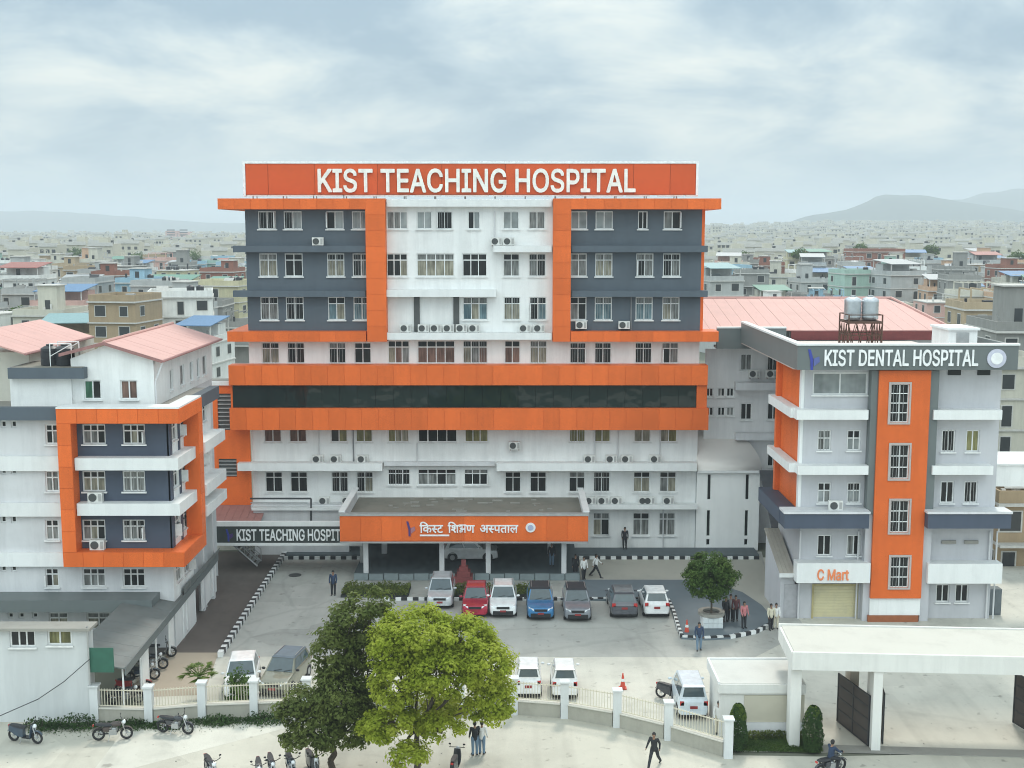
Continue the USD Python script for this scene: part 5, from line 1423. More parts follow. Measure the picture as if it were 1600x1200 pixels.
car("small white van seen from behind, partly hidden by the bright tree's right edge", *spot(826, 1096, 1.6), 180, PW_, kind="van", H=1.66, L=2.75, W=1.38, rails=False, group="cars around the porch and fence", name="parked_van")
car("small white van with red tail lights seen from behind a fence pillar", *spot(883, 1098, 1.6), 180, PW_, kind="van", H=1.66, L=2.75, W=1.38, rails=False, group="cars around the porch and fence", name="parked_van")
car("white van with dark rear window beside the guard house", *spot(1085, 1130, 1.9), 180, paint("pale_blue_white", (.62, .70, .76), 0), kind="van", H=1.75, L=3.3, W=1.5, rails=False, group="cars around the porch and fence", name="parked_van")

# ------------------------------------------------------------------ motorcycles
def torus(R_, r, n=22, m=8):
    return trimesh.creation.torus(R_, r, major_sections=n, minor_sections=m)
RX = trimesh.transformations.rotation_matrix(math.pi / 2, [0, 1, 0])
def motorcycle(label, x, y, rz, col, scooter=False, group="motorcycles along the street", z=.0):
    t = thing("motorcycle" if not scooter else "motor_scooter", label, "motorcycle" if not scooter else "scooter", (x, y, z), rz, group)
    pm = col
    for yy, r in ((-.66, .29), (.64, .29)):
        mb = MB(); M = RX.copy(); M[:3, 3] = (0, yy, .31)
        wh = part(t, "wheel", mb.mesh(torus(r - .04, .055), M), RUBBER, smooth=True)
        sp = MB().tube((-.05, yy, .31), (.05, yy, .31), .06, n=10)
        for k in range(6):
            q = k * math.pi / 3
            sp.tube((0, yy, .31), (0, yy + .22 * math.cos(q), .31 + .22 * math.sin(q)), .012, n=5)
        part(wh, "rim", sp, CHROME)
        part(t, "mudguard", MB().loft([[(-.055, yy + .33 * math.cos(q), .31 + .33 * math.sin(q)), (.055, yy + .33 * math.cos(q), .31 + .33 * math.sin(q)), (.045, yy + .36 * math.cos(q), .31 + .36 * math.sin(q)), (-.045, yy + .36 * math.cos(q), .31 + .36 * math.sin(q))] for q in np.linspace(.5, 2.6, 7)]), pm)
    part(t, "fork", MB().tube((-.07, -.66, .31), (-.07, -.46, .92), .025, n=6).tube((.07, -.66, .31), (.07, -.46, .92), .025, n=6), CHROME)
    part(t, "handlebar", MB().path([(-.36, -.34, 1.02), (-.14, -.44, .98), (.14, -.44, .98), (.36, -.34, 1.02)], .016), CARTRIM)
    part(t, "headlamp", MB().ball((0, -.56, .88), (.10, .09, .11)), LAMP)
    part(t, "seat", MB().loft([[(-a, yy, z0), (a, yy, z0), (a * .8, yy, z1), (-a * .8, yy, z1)] for yy, a, z0, z1 in ((-.05, .10, .74, .82), (.15, .14, .74, .83), (.5, .14, .76, .86), (.78, .08, .80, .86))]), BLACKP, smooth=40)
    if scooter:
        part(t, "front_shield", MB().loft([[(-a, yy, z), (a, yy, z), (a * .9, yy + .05, z), (-a * .9, yy + .05, z)] for yy, a, z in ((-.36, .17, .30), (-.42, .19, .6), (-.46, .15, .92))]), pm)
        part(t, "footboard", MB().box(-.15, .15, -.36, .1, .26, .31), CARTRIM)
        part(t, "tail_body", MB().loft([[(-a, yy, z0), (a, yy, z0), (a * .8, yy, z1), (-a * .8, yy, z1)] for yy, a, z0, z1 in ((.05, .12, .28, .72), (.35, .18, .36, .74), (.85, .10, .55, .80))]), pm, smooth=40)
    else:
        part(t, "tank", MB().ball((0, -.2, .80), (.14, .27, .13), 2), pm, smooth=True)
        part(t, "engine", MB().box(-.14, .14, -.22, .14, .30, .56).ball((0, -.08, .5), (.12, .16, .16)), STEEL)
        part(t, "frame", MB().path([(0, -.46, .9), (0, -.25, .4), (0, .15, .32), (0, .64, .31)], .028).path([(0, -.4, .82), (0, .7, .74)], .03).tube((-.1, .64, .31), (-.1, .5, .72), .02, n=6).tube((.1, .64, .31), (.1, .5, .72), .02, n=6), CARTRIM)
        part(t, "exhaust", MB().path([(.12, -.1, .34), (.15, .2, .26), (.16, .85, .36)], .04), CHROME)
        part(t, "side_cover", MB().box(-.15, .15, .12, .4, .48, .70), pm)
    part(t, "tail_lamp", MB().box(-.06, .06, .84, .89, .74, .82), TAIL)
    part(t, "mirror", MB().ball((-.33, -.36, 1.16), (.06, .02, .045)).ball((.33, -.36, 1.16), (.06, .02, .045)).tube((-.28, -.36, 1.02), (-.33, -.36, 1.16), .008, n=5).tube((.28, -.36, 1.02), (.33, -.36, 1.16), .008, n=5), CARTRIM)
    part(t, "stand", MB().tube((-.05, .1, .34), (-.24, .16, .01), .015, n=5), STEEL)
    return t
MK = paint("bike_black", (.03, .033, .04), .1); MR = paint("bike_red", (.28, .03, .03), .1); MBL = paint("bike_blue", (.03, .05, .075), .1); MG = paint("bike_grey", (.14, .14, .14), .2)
def mspot(px, py): return on_z(px, py)
motorcycle("black scooter by the pale wall at the left edge", *mspot(40, 1160), 75, MBL, True)
motorcycle("brown black motorcycle parked before the left end of the fence", *mspot(176, 1156), 98, plain("paint_bike_brown", (.07, .055, .05), .4))
motorcycle("shiny black motorcycle by the fence between two white pillars", *mspot(274, 1146), 80, MK)
for i, (px, py, m_, sc, lab) in enumerate(((405, 1222, MG, False, "grey motorcycle second from the left in the bottom row"), (425, 1215, MK, False, "black motorcycle left of the dark tree trunk in the bottom row"), (455, 1212, MBL, False, "second motorcycle in the row under the dark tree"), (489, 1208, MG, True, "grey scooter at the right of the row under the dark tree"), (330, 1216, MK, False, "motorcycle alone at the bottom edge left of the dark tree row"))):
    motorcycle(lab, *mspot(px, py), 15 + i * 4, m_, sc)
motorcycle("black scooter facing away between the bright tree and the couple", *mspot(712, 1206), 172, MK, True)
motorcycle("motorcycle carrying a rider at the gateway's left edge", *mspot(1297, 1210), 120, MK)
for i, (dy, m_, sc, lab) in enumerate(((.6, MK, False, "nearest motorcycle under the shelter roof"), (2.1, MR, True, "second scooter from the near end under the shelter roof"), (3.7, MBL, False, "third motorcycle from the near end under the shelter roof"), (5.4, MK, False, "fourth motorcycle under the shelter roof, nose to the drive"), (7.2, MG, True, "farthest scooter under the shelter roof"))):
    y = yA + 1.6 + dy
    motorcycle(lab, xo(y) - .75, y, 100 + 6 * (i % 3), m_, sc, "motorcycles under the shelter")
motorcycle("black motor scooter behind the fence left of the guard house", *mspot(1050, 1094), 60, MK, True)

# ------------------------------------------------------------------ people
SKIN = plain("skin", (.30, .17, .11), .55)
HAIR = plain("hair_black", (.012, .011, .011), .6)
def hull(a, ra, b, rb, n=12):
    return m3.Manifold.batch_hull([m3.Manifold.sphere(ra, n).translate(tuple(a)), m3.Manifold.sphere(rb, n).translate(tuple(b))])
def union(ms):
    return m3.Manifold.batch_boolean(ms, m3.OpType.Add)
def person(label, x, y, rz, shirt, trousers, h=1.68, stride=0.0, arms=(0.1, 0.1), lean=0.0, skirt=False, sit=False, z=0.0, group=None, head_cover=None):
    t = thing("person", label, "person", (x, y, z), rz, group)
    s = h / 1.72
    V = lambda *p: np.array(p) * s
    hipz = .90 if not sit else .62
    J = {}
    for k, sg in (("l", -1), ("r", 1)):
        st = stride * sg
        hp = V(sg * .095, 0, hipz)
        if sit:
            kn = V(sg * .20, .36, hipz - .08); an = V(sg * .18, .26, hipz - .46)
        else:
            kn = V(sg * .10, st * .42 + .03 * abs(stride), hipz - .43); an = V(sg * .10, st * .80 - (.14 * abs(stride) if st < 0 else 0), .085 + (.10 * abs(stride) if st < 0 else 0))
        to = an + V(sg * .02, .15, -.045)
        sh = V(sg * .185, lean * .45, hipz + .50); 
        aw = arms[0] if sg < 0 else arms[1]
        el = sh + V(sg * .05, .28 * math.sin(aw), -.28 * math.cos(aw)); wr = el + V(-sg * .01, .25 * math.sin(aw + .45), -.25 * math.cos(aw + .45))
        J[k] = (hp, kn, an, to, sh, el, wr)
    neck = V(0, lean * .5 + .0, hipz + .55); head = V(0, lean * .55 + .02, hipz + .70)
    pel, chest = V(0, 0, hipz + .02), V(0, lean * .35, hipz + .36)
    bones = []
    for k, sg in (("l", -1), ("r", 1)):
        hp, kn, an, to, sh, el, wr = J[k]
        bones += [hull(hp, .085 * s, kn, .056 * s), hull(kn, .056 * s, an, .038 * s), hull(an - V(0, .03, .03), .036 * s, to, .03 * s), hull(sh, .05 * s, el, .038 * s), hull(el, .038 * s, wr, .026 * s), hull(sh, .05 * s, chest, .11 * s), hull(hp, .09 * s, pel, .1 * s)]
        d = wr - el; d /= np.linalg.norm(d)
        pc = wr + d * .05 * s
        bones.append(hull(wr, .022 * s, pc, .03 * s, 8))
        fwd = np.array([0, 1.0, 0]); sidev = np.cross(d, [sg * 1.0, 0, 0]); sidev /= max(np.linalg.norm(sidev), 1e-6)
        for q in range(4):
            b0 = pc + sidev * (q - 1.5) * .018 * s + d * .02 * s
            ln = (.062, .072, .068, .052)[q] * s
            m1 = b0 + d * ln * .55; e1 = m1 + (d * .75 + np.array([-sg * .6, 0, 0])) * ln * .5
            bones += [hull(b0, .009 * s, m1, .0085 * s, 6), hull(m1, .0085 * s, e1, .0075 * s, 6)]
        th0 = wr + d * .02 * s + sidev * .022 * s
        bones.append(hull(th0, .011 * s, th0 + (sidev * .7 + d * .8) * .05 * s, .009 * s, 6))
    bones += [hull(pel, .125 * s, chest, .13 * s), hull(chest, .12 * s, neck, .05 * s), hull(neck, .05 * s, head, .05 * s)]
    hd = m3.Manifold.sphere(.1 * s, 20).scale((.78, .98, 1.14)).translate(tuple(head))
    bones += [hd, hull(head + V(0, .09, -.02), .016 * s, head + V(0, .105, -.035), .016 * s, 6), m3.Manifold.sphere(.022 * s, 8).scale((.5, .8, 1.4)).translate(tuple(head + V(.08, 0, -.01))), m3.Manifold.sphere(.022 * s, 8).scale((.5, .8, 1.4)).translate(tuple(head + V(-.08, 0, -.01))), hull(head + V(0, .05, -.09), .03 * s, head + V(0, .03, -.05), .05 * s, 8)]
    part(t, "body", MB().man(union(bones)), SKIN, smooth=50)
    e = MB()
    for sg in (-1, 1):
        e.ball(head + V(sg * .032, .088, .01), .011 * s)
    part(t, "eyes", e, BLACKP)
    part(t, "mouth", MB().ball(head + V(0, .088, -.058), np.array((.022, .008, .006)) * s), plain("lip", (.20, .07, .06)) if "lip" not in used else "/World/Looks/lip"); used["lip"] = 1
    hr = m3.Manifold.sphere(.112 * s, 20).scale((.80, 1.0, 1.12)).translate(tuple(head + V(0, -.012, .012))) - m3.Manifold.cube((.4, .4, .4), True).translate(tuple(head + V(0, .245 * s, -.17)))
    part(t, "hair", MB().man(hr), head_cover or HAIR, smooth=50)
    up = []
    for k in "lr":
        hp, kn, an, to, sh, el, wr = J[k]
        up += [hull(sh, .066 * s, el, .052 * s), hull(sh, .066 * s, chest, .13 * s), hull(el, .05 * s, wr, .038 * s)]
    up += [hull(V(0, 0, hipz - .02), .142 * s, chest, .15 * s)]
    part(t, "shirt", MB().man(union(up)), shirt, smooth=50)
    lo = []
    if skirt:
        an = (J["l"][2] + J["r"][2]) / 2
        lo = [hull(V(0, 0, hipz), .14 * s, an + V(0, 0, .1), .17 * s)]
    else:
        for k in "lr":
            hp, kn, an, *_ = J[k]
            lo += [hull(hp, .102 * s, kn, .075 * s), hull(kn, .075 * s, an, .058 * s), hull(hp, .1 * s, pel, .13 * s)]
    part(t, "trousers" if not skirt else "long_skirt", MB().man(union(lo)), trousers, smooth=50)
    for k in "lr":
        an, to = J[k][2], J[k][3]
        part(t, "shoe", MB().man(hull(an - V(0, .045, .035), .044 * s, to + V(0, .02, 0), .036 * s)), CARTRIM, smooth=50)
    return t
C = lambda n, c: plain("cloth_" + n, c, .85)
c_blk, c_wht, c_jean, c_nav, c_pnk, c_gry, c_cream, c_mar = C("black", (.02, .022, .026)), C("white", (.72, .72, .70)), C("jeans", (.16, .24, .33)), C("navy", (.025, .045, .09)), C("pink", (.50, .18, .19)), C("grey", (.22, .22, .23)), C("cream", (.58, .54, .42)), C("maroon", (.10, .035, .04))
def pp(px, py): return on_z(px, py)
person("person in black walking down the street before the fence", *pp(1022, 1198), 150, c_blk, c_blk, 1.68, .55, (-.5, .6), .12)
person("person in dark top and pale jeans standing beside the black scooter", *pp(742, 1180), 20, c_blk, c_jean, 1.66)
person("person in white shirt and jeans close behind the black scooter", *pp(753, 1178), 340, c_wht, c_jean, 1.62)
person("person in white shirt and dark trousers striding across the lane", *pp(931, 902), 250, c_wht, c_blk, 1.7, .5, (.5, -.5))
person("person in white shirt with dark trousers at the porch corner", *pp(912, 906), 200, c_wht, c_blk, 1.7, .15)
person("person all in black standing right of the last porch column", *pp(899, 902), 180, c_blk, c_blk, 1.68)
person("person in dark clothes standing at the facade foot", *pp(976, 862), 180, c_blk, c_blk, 1.7, 0, z=.22)
person("person in blue top and jeans standing on the kerb of the island", *pp(1092, 1016), 175, c_nav, c_jean, 1.7, .1)
person("person in black beside the white tiled planter", *pp(1133, 974), 200, c_blk, c_blk, 1.62, z=.12)
person("person in dark grey between two others at the planter", *pp(1141, 972), 160, c_gry, c_blk, 1.7, z=.12)
person("person in maroon at the right of the planter group", *pp(1149, 973), 170, c_mar, c_blk, 1.66, .1, z=.12)
person("person in pink shirt and dark trousers on the island", *pp(1162, 984), 200, c_pnk, c_blk, 1.68, z=.12)
person("person in cream jacket near the end of the island kerb", *pp(1204, 984), 190, c_cream, c_blk, 1.66, .1)
person("person in white top and trousers at the island kerb's end", *pp(1212, 982), 170, c_wht, c_cream, 1.62)
person("guard in dark uniform standing alone on the grey court", *pp(521, 930), 180, c_nav, c_blk, 1.72)
person("person in black and pale jacket under the porch roof at right", *on_z(862, 884, .42), 180, c_blk, c_jean, 1.68, z=.42)
person("person in white standing behind the fence next to the guard house", *pp(1122, 1146), 180, c_wht, c_cream, 1.66)
rxy = mspot(1297, 1210)
person("rider in navy sitting on the motorcycle at the gateway", rxy[0], rxy[1] + .0, 300, c_nav, c_blk, 1.68, 0, (.8, .8), .15, sit=True, z=.22)

# ------------------------------------------------------------------ small street furniture
def cone(label, px, py):
    x, y = on_z(px, py)
    t = thing("traffic_cone", label, "traffic cone", (x, y, .02), 0, "traffic cones")
    part(t, "base", MB().box(-.2, .2, -.2, .2, 0, .05), plain("cone_red", (.55, .07, .04), .5) if "cone_red" not in used else "/World/Looks/cone_red")
    part(t, "body", MB().tube((0, 0, .05), (0, 0, .85), .15, .03, 16), "/World/Looks/cone_red")
    part(t, "sleeve", MB().tube((0, 0, .40), (0, 0, .55), .112, .086, 16), PLATE_W)
    used["cone_red"] = 1
cone("tall orange traffic cone behind the fence pillar", 973, 1076)
cone("red and white traffic cone on the corner of the island kerb", 1073, 990)
# planter with ring top
px_, py_ = on_z(1112, 978, .12)
PLt = thing_w("planter", "white tiled block with a round concrete ring on top under the small tree", "planter", (px_, py_, .12))
for i in range(4):
    for j in range(2):
        part(PLt, "tile", MB().box(px_ - .6 + i * .3, px_ - .6 + (i + 1) * .3 - .015, py_ - .5, py_ - .46, .14 + j * .32, .14 + (j + 1) * .32 - .015), mat("white_tile", (.62, .66, .67), .3, .06, 2) if i + j == 0 else "/World/Looks/white_tile")
part(PLt, "block", MB().box(px_ - .61, px_ + .61, py_ - .459, py_ + .6, .12, .79), SLAB)
rg = trimesh.creation.annulus(.52, .82, .2, sections=32)
M = np.eye(4); M[:3, 3] = (px_, py_ + .25, .90)
part(PLt, "ring", MB().mesh(rg, M), CONC)
part(PLt, "soil", MB().cyl(px_, py_ + .25, .80, .86, .52, 24), DARK)
# red pyramid on the porch step
qx, qy = on_z(724, 905, .42)
SH = thing_w("red_shrine", "small dark red stepped plinth before the porch", "shrine", (qx, YP + .2, 0))
rb_ = plain("brick_red", (.20, .05, .05), .8)
for k, (w_, z0_, z1_) in enumerate(((.62, 0, .5), (.46, .503, .85), (.3, .853, 1.15), (.16, 1.153, 1.6))):
    part(SH, "tier", MB().box(qx - w_, qx + w_, YP + .2 - w_, YP + .2 + w_, z0_, z1_), rb_)
# ------------------------------------------------------------------ trees and plants
def leafmat(name, c0, c1, tr=.35):
    return usdkit.material(stage, "/World/Looks/" + name, {"g": ("geometry", {}), "n": ("noise_texture", {"scale": .9, "detail": 2.0}),
        "m": ("mix", {"mix_type": "mix"}), "av": ("math", {"math_type": "multiply_add", "value2": .5}), "hf": ("math", {"math_type": "multiply", "value2": .5}),
        "r": ("rgb_ramp", {"ramp": [(.2, c0), (.8, c1)]}), "d": ("principled_bsdf", {"roughness": .55, "specular_ior_level": .3}), "t": ("translucent_bsdf", {}), "x": ("mix_closure", {"fac": tr})},
        [("g.random_per_island", "av.value1"), ("g.position", "n.vector"), ("n.fac", "hf.value1"), ("hf.value", "av.value3"), ("av.value", "r.fac"), ("r.color", "d.base_color"), ("r.color", "t.color"), ("d.BSDF", "x.closure1"), ("t.BSDF", "x.closure2")], surface="x.closure")
BARK = mat("bark", (.10, .08, .06), .9, .3, 6, bump=.5)
L_BRIGHT = leafmat("leaf_bright", (.34, .41, .035), (.88, .86, .17), .52)
L_DARK = leafmat("leaf_dark", (.12, .16, .035), (.40, .43, .11), .45)
L_MID = leafmat("leaf_mid", (.06, .12, .02), (.24, .33, .055), .4)
L_HEDGE = leafmat("leaf_hedge", (.035, .08, .018), (.11, .19, .04), .35)
L_LIME = leafmat("leaf_lime", (.10, .16, .02), (.22, .28, .05), .35)

def leaves(pos, nrm, size, seed, aspect=.5, droop=0.0):
    """folded leaf blades: 4 points, two faces each"""
    g = np.random.default_rng(seed)
    n = len(pos)
    r = g.normal(size=(n, 3)); u = r - nrm * (r * nrm).sum(1, keepdims=True); u /= np.linalg.norm(u, axis=1, keepdims=True) + 1e-9
    w = np.cross(nrm, u)
    s = size * g.uniform(.65, 1.35, (n, 1))
    v = np.stack([pos - u * s, pos + w * s * aspect + nrm * s * .2, pos + u * s - [0, 0, droop], pos - w * s * aspect + nrm * s * .2], 1).reshape(-1, 3)
    i = np.arange(n)[:, None] * 4
    return MB().raw(v, np.vstack([i + [0, 1, 2], i + [0, 2, 3]]))

def crown_points(blobs, n_clump, clump_r, per, seed, flat=.75, up=.6):
    """leaf positions on clumps spread through the crown's lobes"""
    g = np.random.default_rng(seed)
    P, N = [], []
    vol = np.array([b[3] * b[4] * b[5] for b in blobs]) ** .75
    for b, k in zip(blobs, np.maximum(1, (n_clump * vol / vol.sum()).round().astype(int))):
        d = g.normal(size=(k, 3)); d /= np.linalg.norm(d, axis=1, keepdims=True)
        rr = g.uniform(.50, 1.0, (k, 1)) ** .6
        c = np.array(b[:3]) + d * rr * np.array(b[3:6])
        for q, dd in zip(c, d):
            r = clump_r * g.uniform(.6, 1.25); m = int(per * g.uniform(.6, 1.3))
            e = g.normal(size=(m, 3)); e /= np.linalg.norm(e, axis=1, keepdims=True)
            e[:, 2] += .25; e /= np.linalg.norm(e, axis=1, keepdims=True)
            rad = r * g.uniform(.45, 1.05, (m, 1))
            P.append(q + e * rad * [1, 1, flat]); 
            nn = e * .7 + dd * .3 + [0, 0, up] + g.normal(size=(m, 3)) * .35
            N.append(nn / np.linalg.norm(nn, axis=1, keepdims=True))
    return np.vstack(P), np.vstack(N), c

def limb(mb, a, b, r0, r1, g, bend=.12, n=5):
    pts = [np.array(a) + (np.array(b) - np.array(a)) * k / n + (g.normal(size=3) * bend * (0 < k < n)) for k in range(n + 1)]
    for k in range(n):
        mb.tube(pts[k], pts[k + 1], r0 + (r1 - r0) * k / n, r0 + (r1 - r0) * (k + 1) / n, n=7)
    return pts

def tree(label, x, y, trunk_h, r, blobs, n_clump, clump_r, per, size, m, seed, z=0.0, cat="tree", name="tree", droop=0.0, aspect=.5, group=None, flat=.75):
    """blobs are in metres relative to the trunk's foot"""
    g = np.random.default_rng(seed)
    t = thing(name, label, cat, (x, y, z), 0, group)
    tr = MB(); top = limb(tr, (0, 0, -.05), (g.normal() * .15, g.normal() * .15, trunk_h), r, r * .65, g, r * .4)[-1]
    part(t, "trunk", tr, BARK, smooth=50)
    for b in blobs:
        mb = MB(); e = np.array(b[:3])
        pts = limb(mb, top, e, r * .5, r * .15, g, .1)
        for k in range(4):
            d = g.normal(size=3); d[2] = abs(d[2]) * .6; d /= np.linalg.norm(d)
            limb(mb, pts[2 + k % 3], e + d * np.array(b[3:6]) * .8, r * .2, r * .05, g, .08, 4)
        part(t, "limb", mb, BARK, smooth=50)
    P, N, _ = crown_points(blobs, n_clump, clump_r, per, seed, flat)
    part(t, "crown", leaves(P, N, size, seed + 1, aspect, droop), m)
    return t

def at_px(px, py, y):
    a = on_y(px, py, y)
    return np.array([a[0], y, a[1]])
def blob_px(foot, px, py, y, rx, ry, rz):
    q = at_px(px, py, y) - np.array([*foot, 0])
    return (*q, rx, ry, rz)
YT1 = gy(1222)
f1 = (on_y(652, 1222, YT1)[0], YT1)
bl = [blob_px(f1, 655, 990, YT1 + .3, 1.7, 1.7, 1.15), blob_px(f1, 615, 1010, YT1, 1.1, 1.3, 1.05), blob_px(f1, 720, 1000, YT1 + .2, 1.5, 1.6, 1.0), blob_px(f1, 755, 1035, YT1 - .2, 1.25, 1.4, 1.1), blob_px(f1, 690, 1050, YT1 - .9, 1.5, 1.2, 1.0),
      blob_px(f1, 620, 1065, YT1 - .6, 1.1, 1.2, 1.0), blob_px(f1, 765, 1095, YT1 - .2, 1.05, 1.1, .95), blob_px(f1, 700, 1105, YT1 + .8, 1.2, 1.0, .5), blob_px(f1, 612, 1128, YT1 - 1.0, 1.2, 1.0, .45), blob_px(f1, 590, 1140, YT1 - .8, .8, .8, .4), blob_px(f1, 690, 1135, YT1 - .8, 1.0, .8, .45), blob_px(f1, 640, 1180, YT1 - 1.4, .9, .7, .5)]
tree("large bright yellow green tree in the middle of the street edge", *f1, 2.3, .17, bl, 600, .41, 74, .092, L_BRIGHT, 11, aspect=.55)
YT2 = gy(1200)
f2 = (on_y(520, 1200, YT2)[0], YT2)
bl = [blob_px(f2, 590, 945, YT2, .5, .6, .7), blob_px(f2, 548, 975, YT2, 1.0, 1.2, 1.2), blob_px(f2, 525, 1020, YT2, 1.05, 1.3, 1.3), blob_px(f2, 570, 1040, YT2 + .6, 1.2, 1.2, 1.5), blob_px(f2, 535, 1085, YT2 - .4, 1.3, 1.4, 1.3), blob_px(f2, 480, 1100, YT2, 1.0, 1.0, .75), blob_px(f2, 560, 1130, YT2 - .4, 1.3, 1.2, 1.0), blob_px(f2, 500, 1145, YT2 - .8, 1.2, 1.0, .8), blob_px(f2, 448, 1112, YT2 - .4, .45, .5, .6), blob_px(f2, 465, 1150, YT2 - .6, .8, .7, .5)]
tree("dark green tree left of the bright tree, rising above it", *f2, 1.6, .16, bl, 430, .42, 62, .10, L_DARK, 23, aspect=.5)
f3 = on_z(1112, 972, .12)
f3 = (px_, py_ + .25)
q3 = lambda px, py, dy, *r: (*(at_px(px, py, f3[1] + dy) - np.array([*f3, .85])), *r)
tree("small round dark green tree growing from the ring planter", *f3, 1.2, .07, [q3(1108, 888, 0, 1.25, 1.25, .95), q3(1087, 903, -.1, .8, .9, .55), q3(1131, 901, 0, .8, .9, .6), q3(1110, 920, -.2, 1.25, 1.1, .6)], 210, .36, 70, .085, L_MID, 31, z=.85, name="small_tree")

def fill_leaves(fn, n, size, seed, m, t, name="foliage", aspect=.5):
    g = np.random.default_rng(seed)
    P, N = fn(g, n)
    part(t, name, leaves(P, N, size, seed, aspect), m)
def columnar(label, px, py, r, h, seed):
    x, y = on_z(px, py)
    t = thing("columnar_shrub", label, "shrub", (x, y, 0), 0, "clipped columns beside the guard house")
    part(t, "stem", MB().cyl(0, 0, 0, h * .8, .05, 8, .02), BARK)
    def fn(g, n):
        z = g.uniform(0.05, 1, n); a = g.uniform(0, 2 * math.pi, n)
        prof = r * np.sqrt(np.clip(1 - ((z - .42) / .62) ** 2, .02, 1)) * g.uniform(.80, 1.06, n) * (1 + .12 * np.sin(3 * a + 9 * z))
        P = np.c_[prof * np.cos(a), prof * np.sin(a), z * h]
        N = np.c_[np.cos(a), np.sin(a), .5 + 0 * a] + g.normal(size=(n, 3)) * .4
        return P, N / np.linalg.norm(N, axis=1, keepdims=True)
    fill_leaves(fn, 3200, .06, seed, L_HEDGE, t, "foliage")
    def fn2(g, n):
        z = g.uniform(.72, 1.02, n); a = g.uniform(0, 2 * math.pi, n)
        prof = r * np.sqrt(np.clip(1 - ((z - .42) / .62) ** 2, .02, 1)) * 1.04
        P = np.c_[prof * np.cos(a), prof * np.sin(a), z * h]
        N = np.c_[np.cos(a), np.sin(a), 1 + 0 * a] + g.normal(size=(n, 3)) * .4
        return P, N / np.linalg.norm(N, axis=1, keepdims=True)
    fill_leaves(fn2, 500 if px < 1200 else 150, .055, seed + 5, L_LIME, t, "new_growth")
columnar("clipped green column at the left of the guard house panel", 1152, 1172, .42, 2.25, 41)
columnar("clipped green column at the right of the guard house panel", 1269, 1174, .46, 2.2, 42)

def bush(label, px, py, r, h, m, seed, n=1500, size=.07, z=0.0, cat="shrub", name="shrub", group=None, rx=None, dy=0):
    x, y = on_z(px, py, z)
    t = thing(name, label, cat, (x, y + dy, z), 0, group)
    part(t, "stem", MB().tube((0, 0, 0), (.05, .02, h * .7), .03, .015, 6).tube((0, 0, .05), (-.2, .1, h * .6), .02, .01, 6), BARK)
    def fn(g, n):
        d = g.normal(size=(n, 3)); d[:, 2] = np.abs(d[:, 2]); d /= np.linalg.norm(d, axis=1, keepdims=True)
        rr = g.uniform(.45, 1.05, (n, 1)) * (1 + .25 * np.sin(d[:, :1] * 7 + seed) * np.cos(d[:, 1:2] * 6))
        P = d * rr * [rx or r, r, h]
        N = d + g.normal(size=(n, 3)) * .5
        return P, N / np.linalg.norm(N, axis=1, keepdims=True)
    fill_leaves(fn, n, size, seed, m, t)
bush("leafy green shrub before the white car behind the fence", 374, 1092, .75, 1.5, L_MID, 51, 1500, .09)
for i, (px, py, r, h) in enumerate(((65, 1138, .5, .5), (120, 1136, .6, .7), (205, 1134, .5, .35), (260, 1136, .45, .3), (340, 1130, .5, .4), (415, 1128, .6, .5))):
    bush(("low weed clump at the foot of the pale left wall", "taller weed clump at the corner of the pale left wall", "weed clump at the fence foot behind the brown motorcycle", "weed clump by the second white fence pillar", "weed clump by the third white fence pillar", "weed clump at the fence foot next to the dark tree")[i], px, py, r, h, L_HEDGE, 60 + i, 500, .07, name="weeds", cat="weeds", rx=r * 2)
x0, y0 = on_z(150, 1134); 
def verge(g, n):
    xs = g.uniform(on_z(60, 1136)[0], on_z(440, 1128)[0], n); ys = np.interp(xs, [on_z(150, 1127)[0], on_z(440, 1117)[0]], [on_z(150, 1129)[1], on_z(440, 1119)[1]]) - np.abs(g.normal(size=n)) * .5 - .15
    P = np.c_[xs, ys, g.uniform(.01, .13, n)]
    N = g.normal(size=(n, 3)) * [1, 1, .3]
    return P, N / np.linalg.norm(N, axis=1, keepdims=True)
g_ = np.random.default_rng(77); Pv, Nv = verge(g_, 5000)
single("grass_verge", "ragged strip of grass along the foot of the fence", "grass", leaves(Pv, Nv, .07, 78, .2), L_HEDGE, kind="stuff")
g_ = np.random.default_rng(79); n = 4500
lx0, ly = on_z(1140, 1170)[0], on_z(1200, 1165)[1]; lx1 = on_z(1284, 1170)[0]
Pl = np.c_[g_.uniform(lx0, lx1, n), g_.uniform(on_z(1200, 1176)[1], HY - .05, n), g_.uniform(.03, .1, n)]
Nl = g_.normal(size=(n, 3)) * [1, 1, .3]; Nl /= np.linalg.norm(Nl, axis=1, keepdims=True)
single("lawn_grass", "grass blades on the strip under the guard house", "grass", leaves(Pl, Nl, .06, 80, .2), L_MID, kind="stuff")
# hedge behind the parked cars
hy0, hy1 = gy(934), gy(922)
for i, (p0, p1) in enumerate(((536, 640), (700, 850))):
    xa_, xb_ = on_z(p0, 926)[0], on_z(p1, 926)[0]
    t = thing("hedge", ("dark low hedge at the left below the porch step", "dark low hedge behind the white and blue cars")[i], "hedge", ((xa_ + xb_) / 2, hy0, 0))
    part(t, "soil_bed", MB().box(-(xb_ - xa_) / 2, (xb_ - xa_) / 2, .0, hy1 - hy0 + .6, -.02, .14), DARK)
    def fn(g, n):
        u = g.uniform(-.5, .5, n) * (xb_ - xa_)
        P = np.c_[u, g.uniform(.05, hy1 - hy0 + .6, n), g.uniform(.1, .46, n) * (1 + .2 * np.sin(u * 3))]
        N = g.normal(size=(n, 3)) + [0, 0, .6]
        return P, N / np.linalg.norm(N, axis=1, keepdims=True)
    fill_leaves(fn, 2600, .08, 90 + i, L_DARK, t)
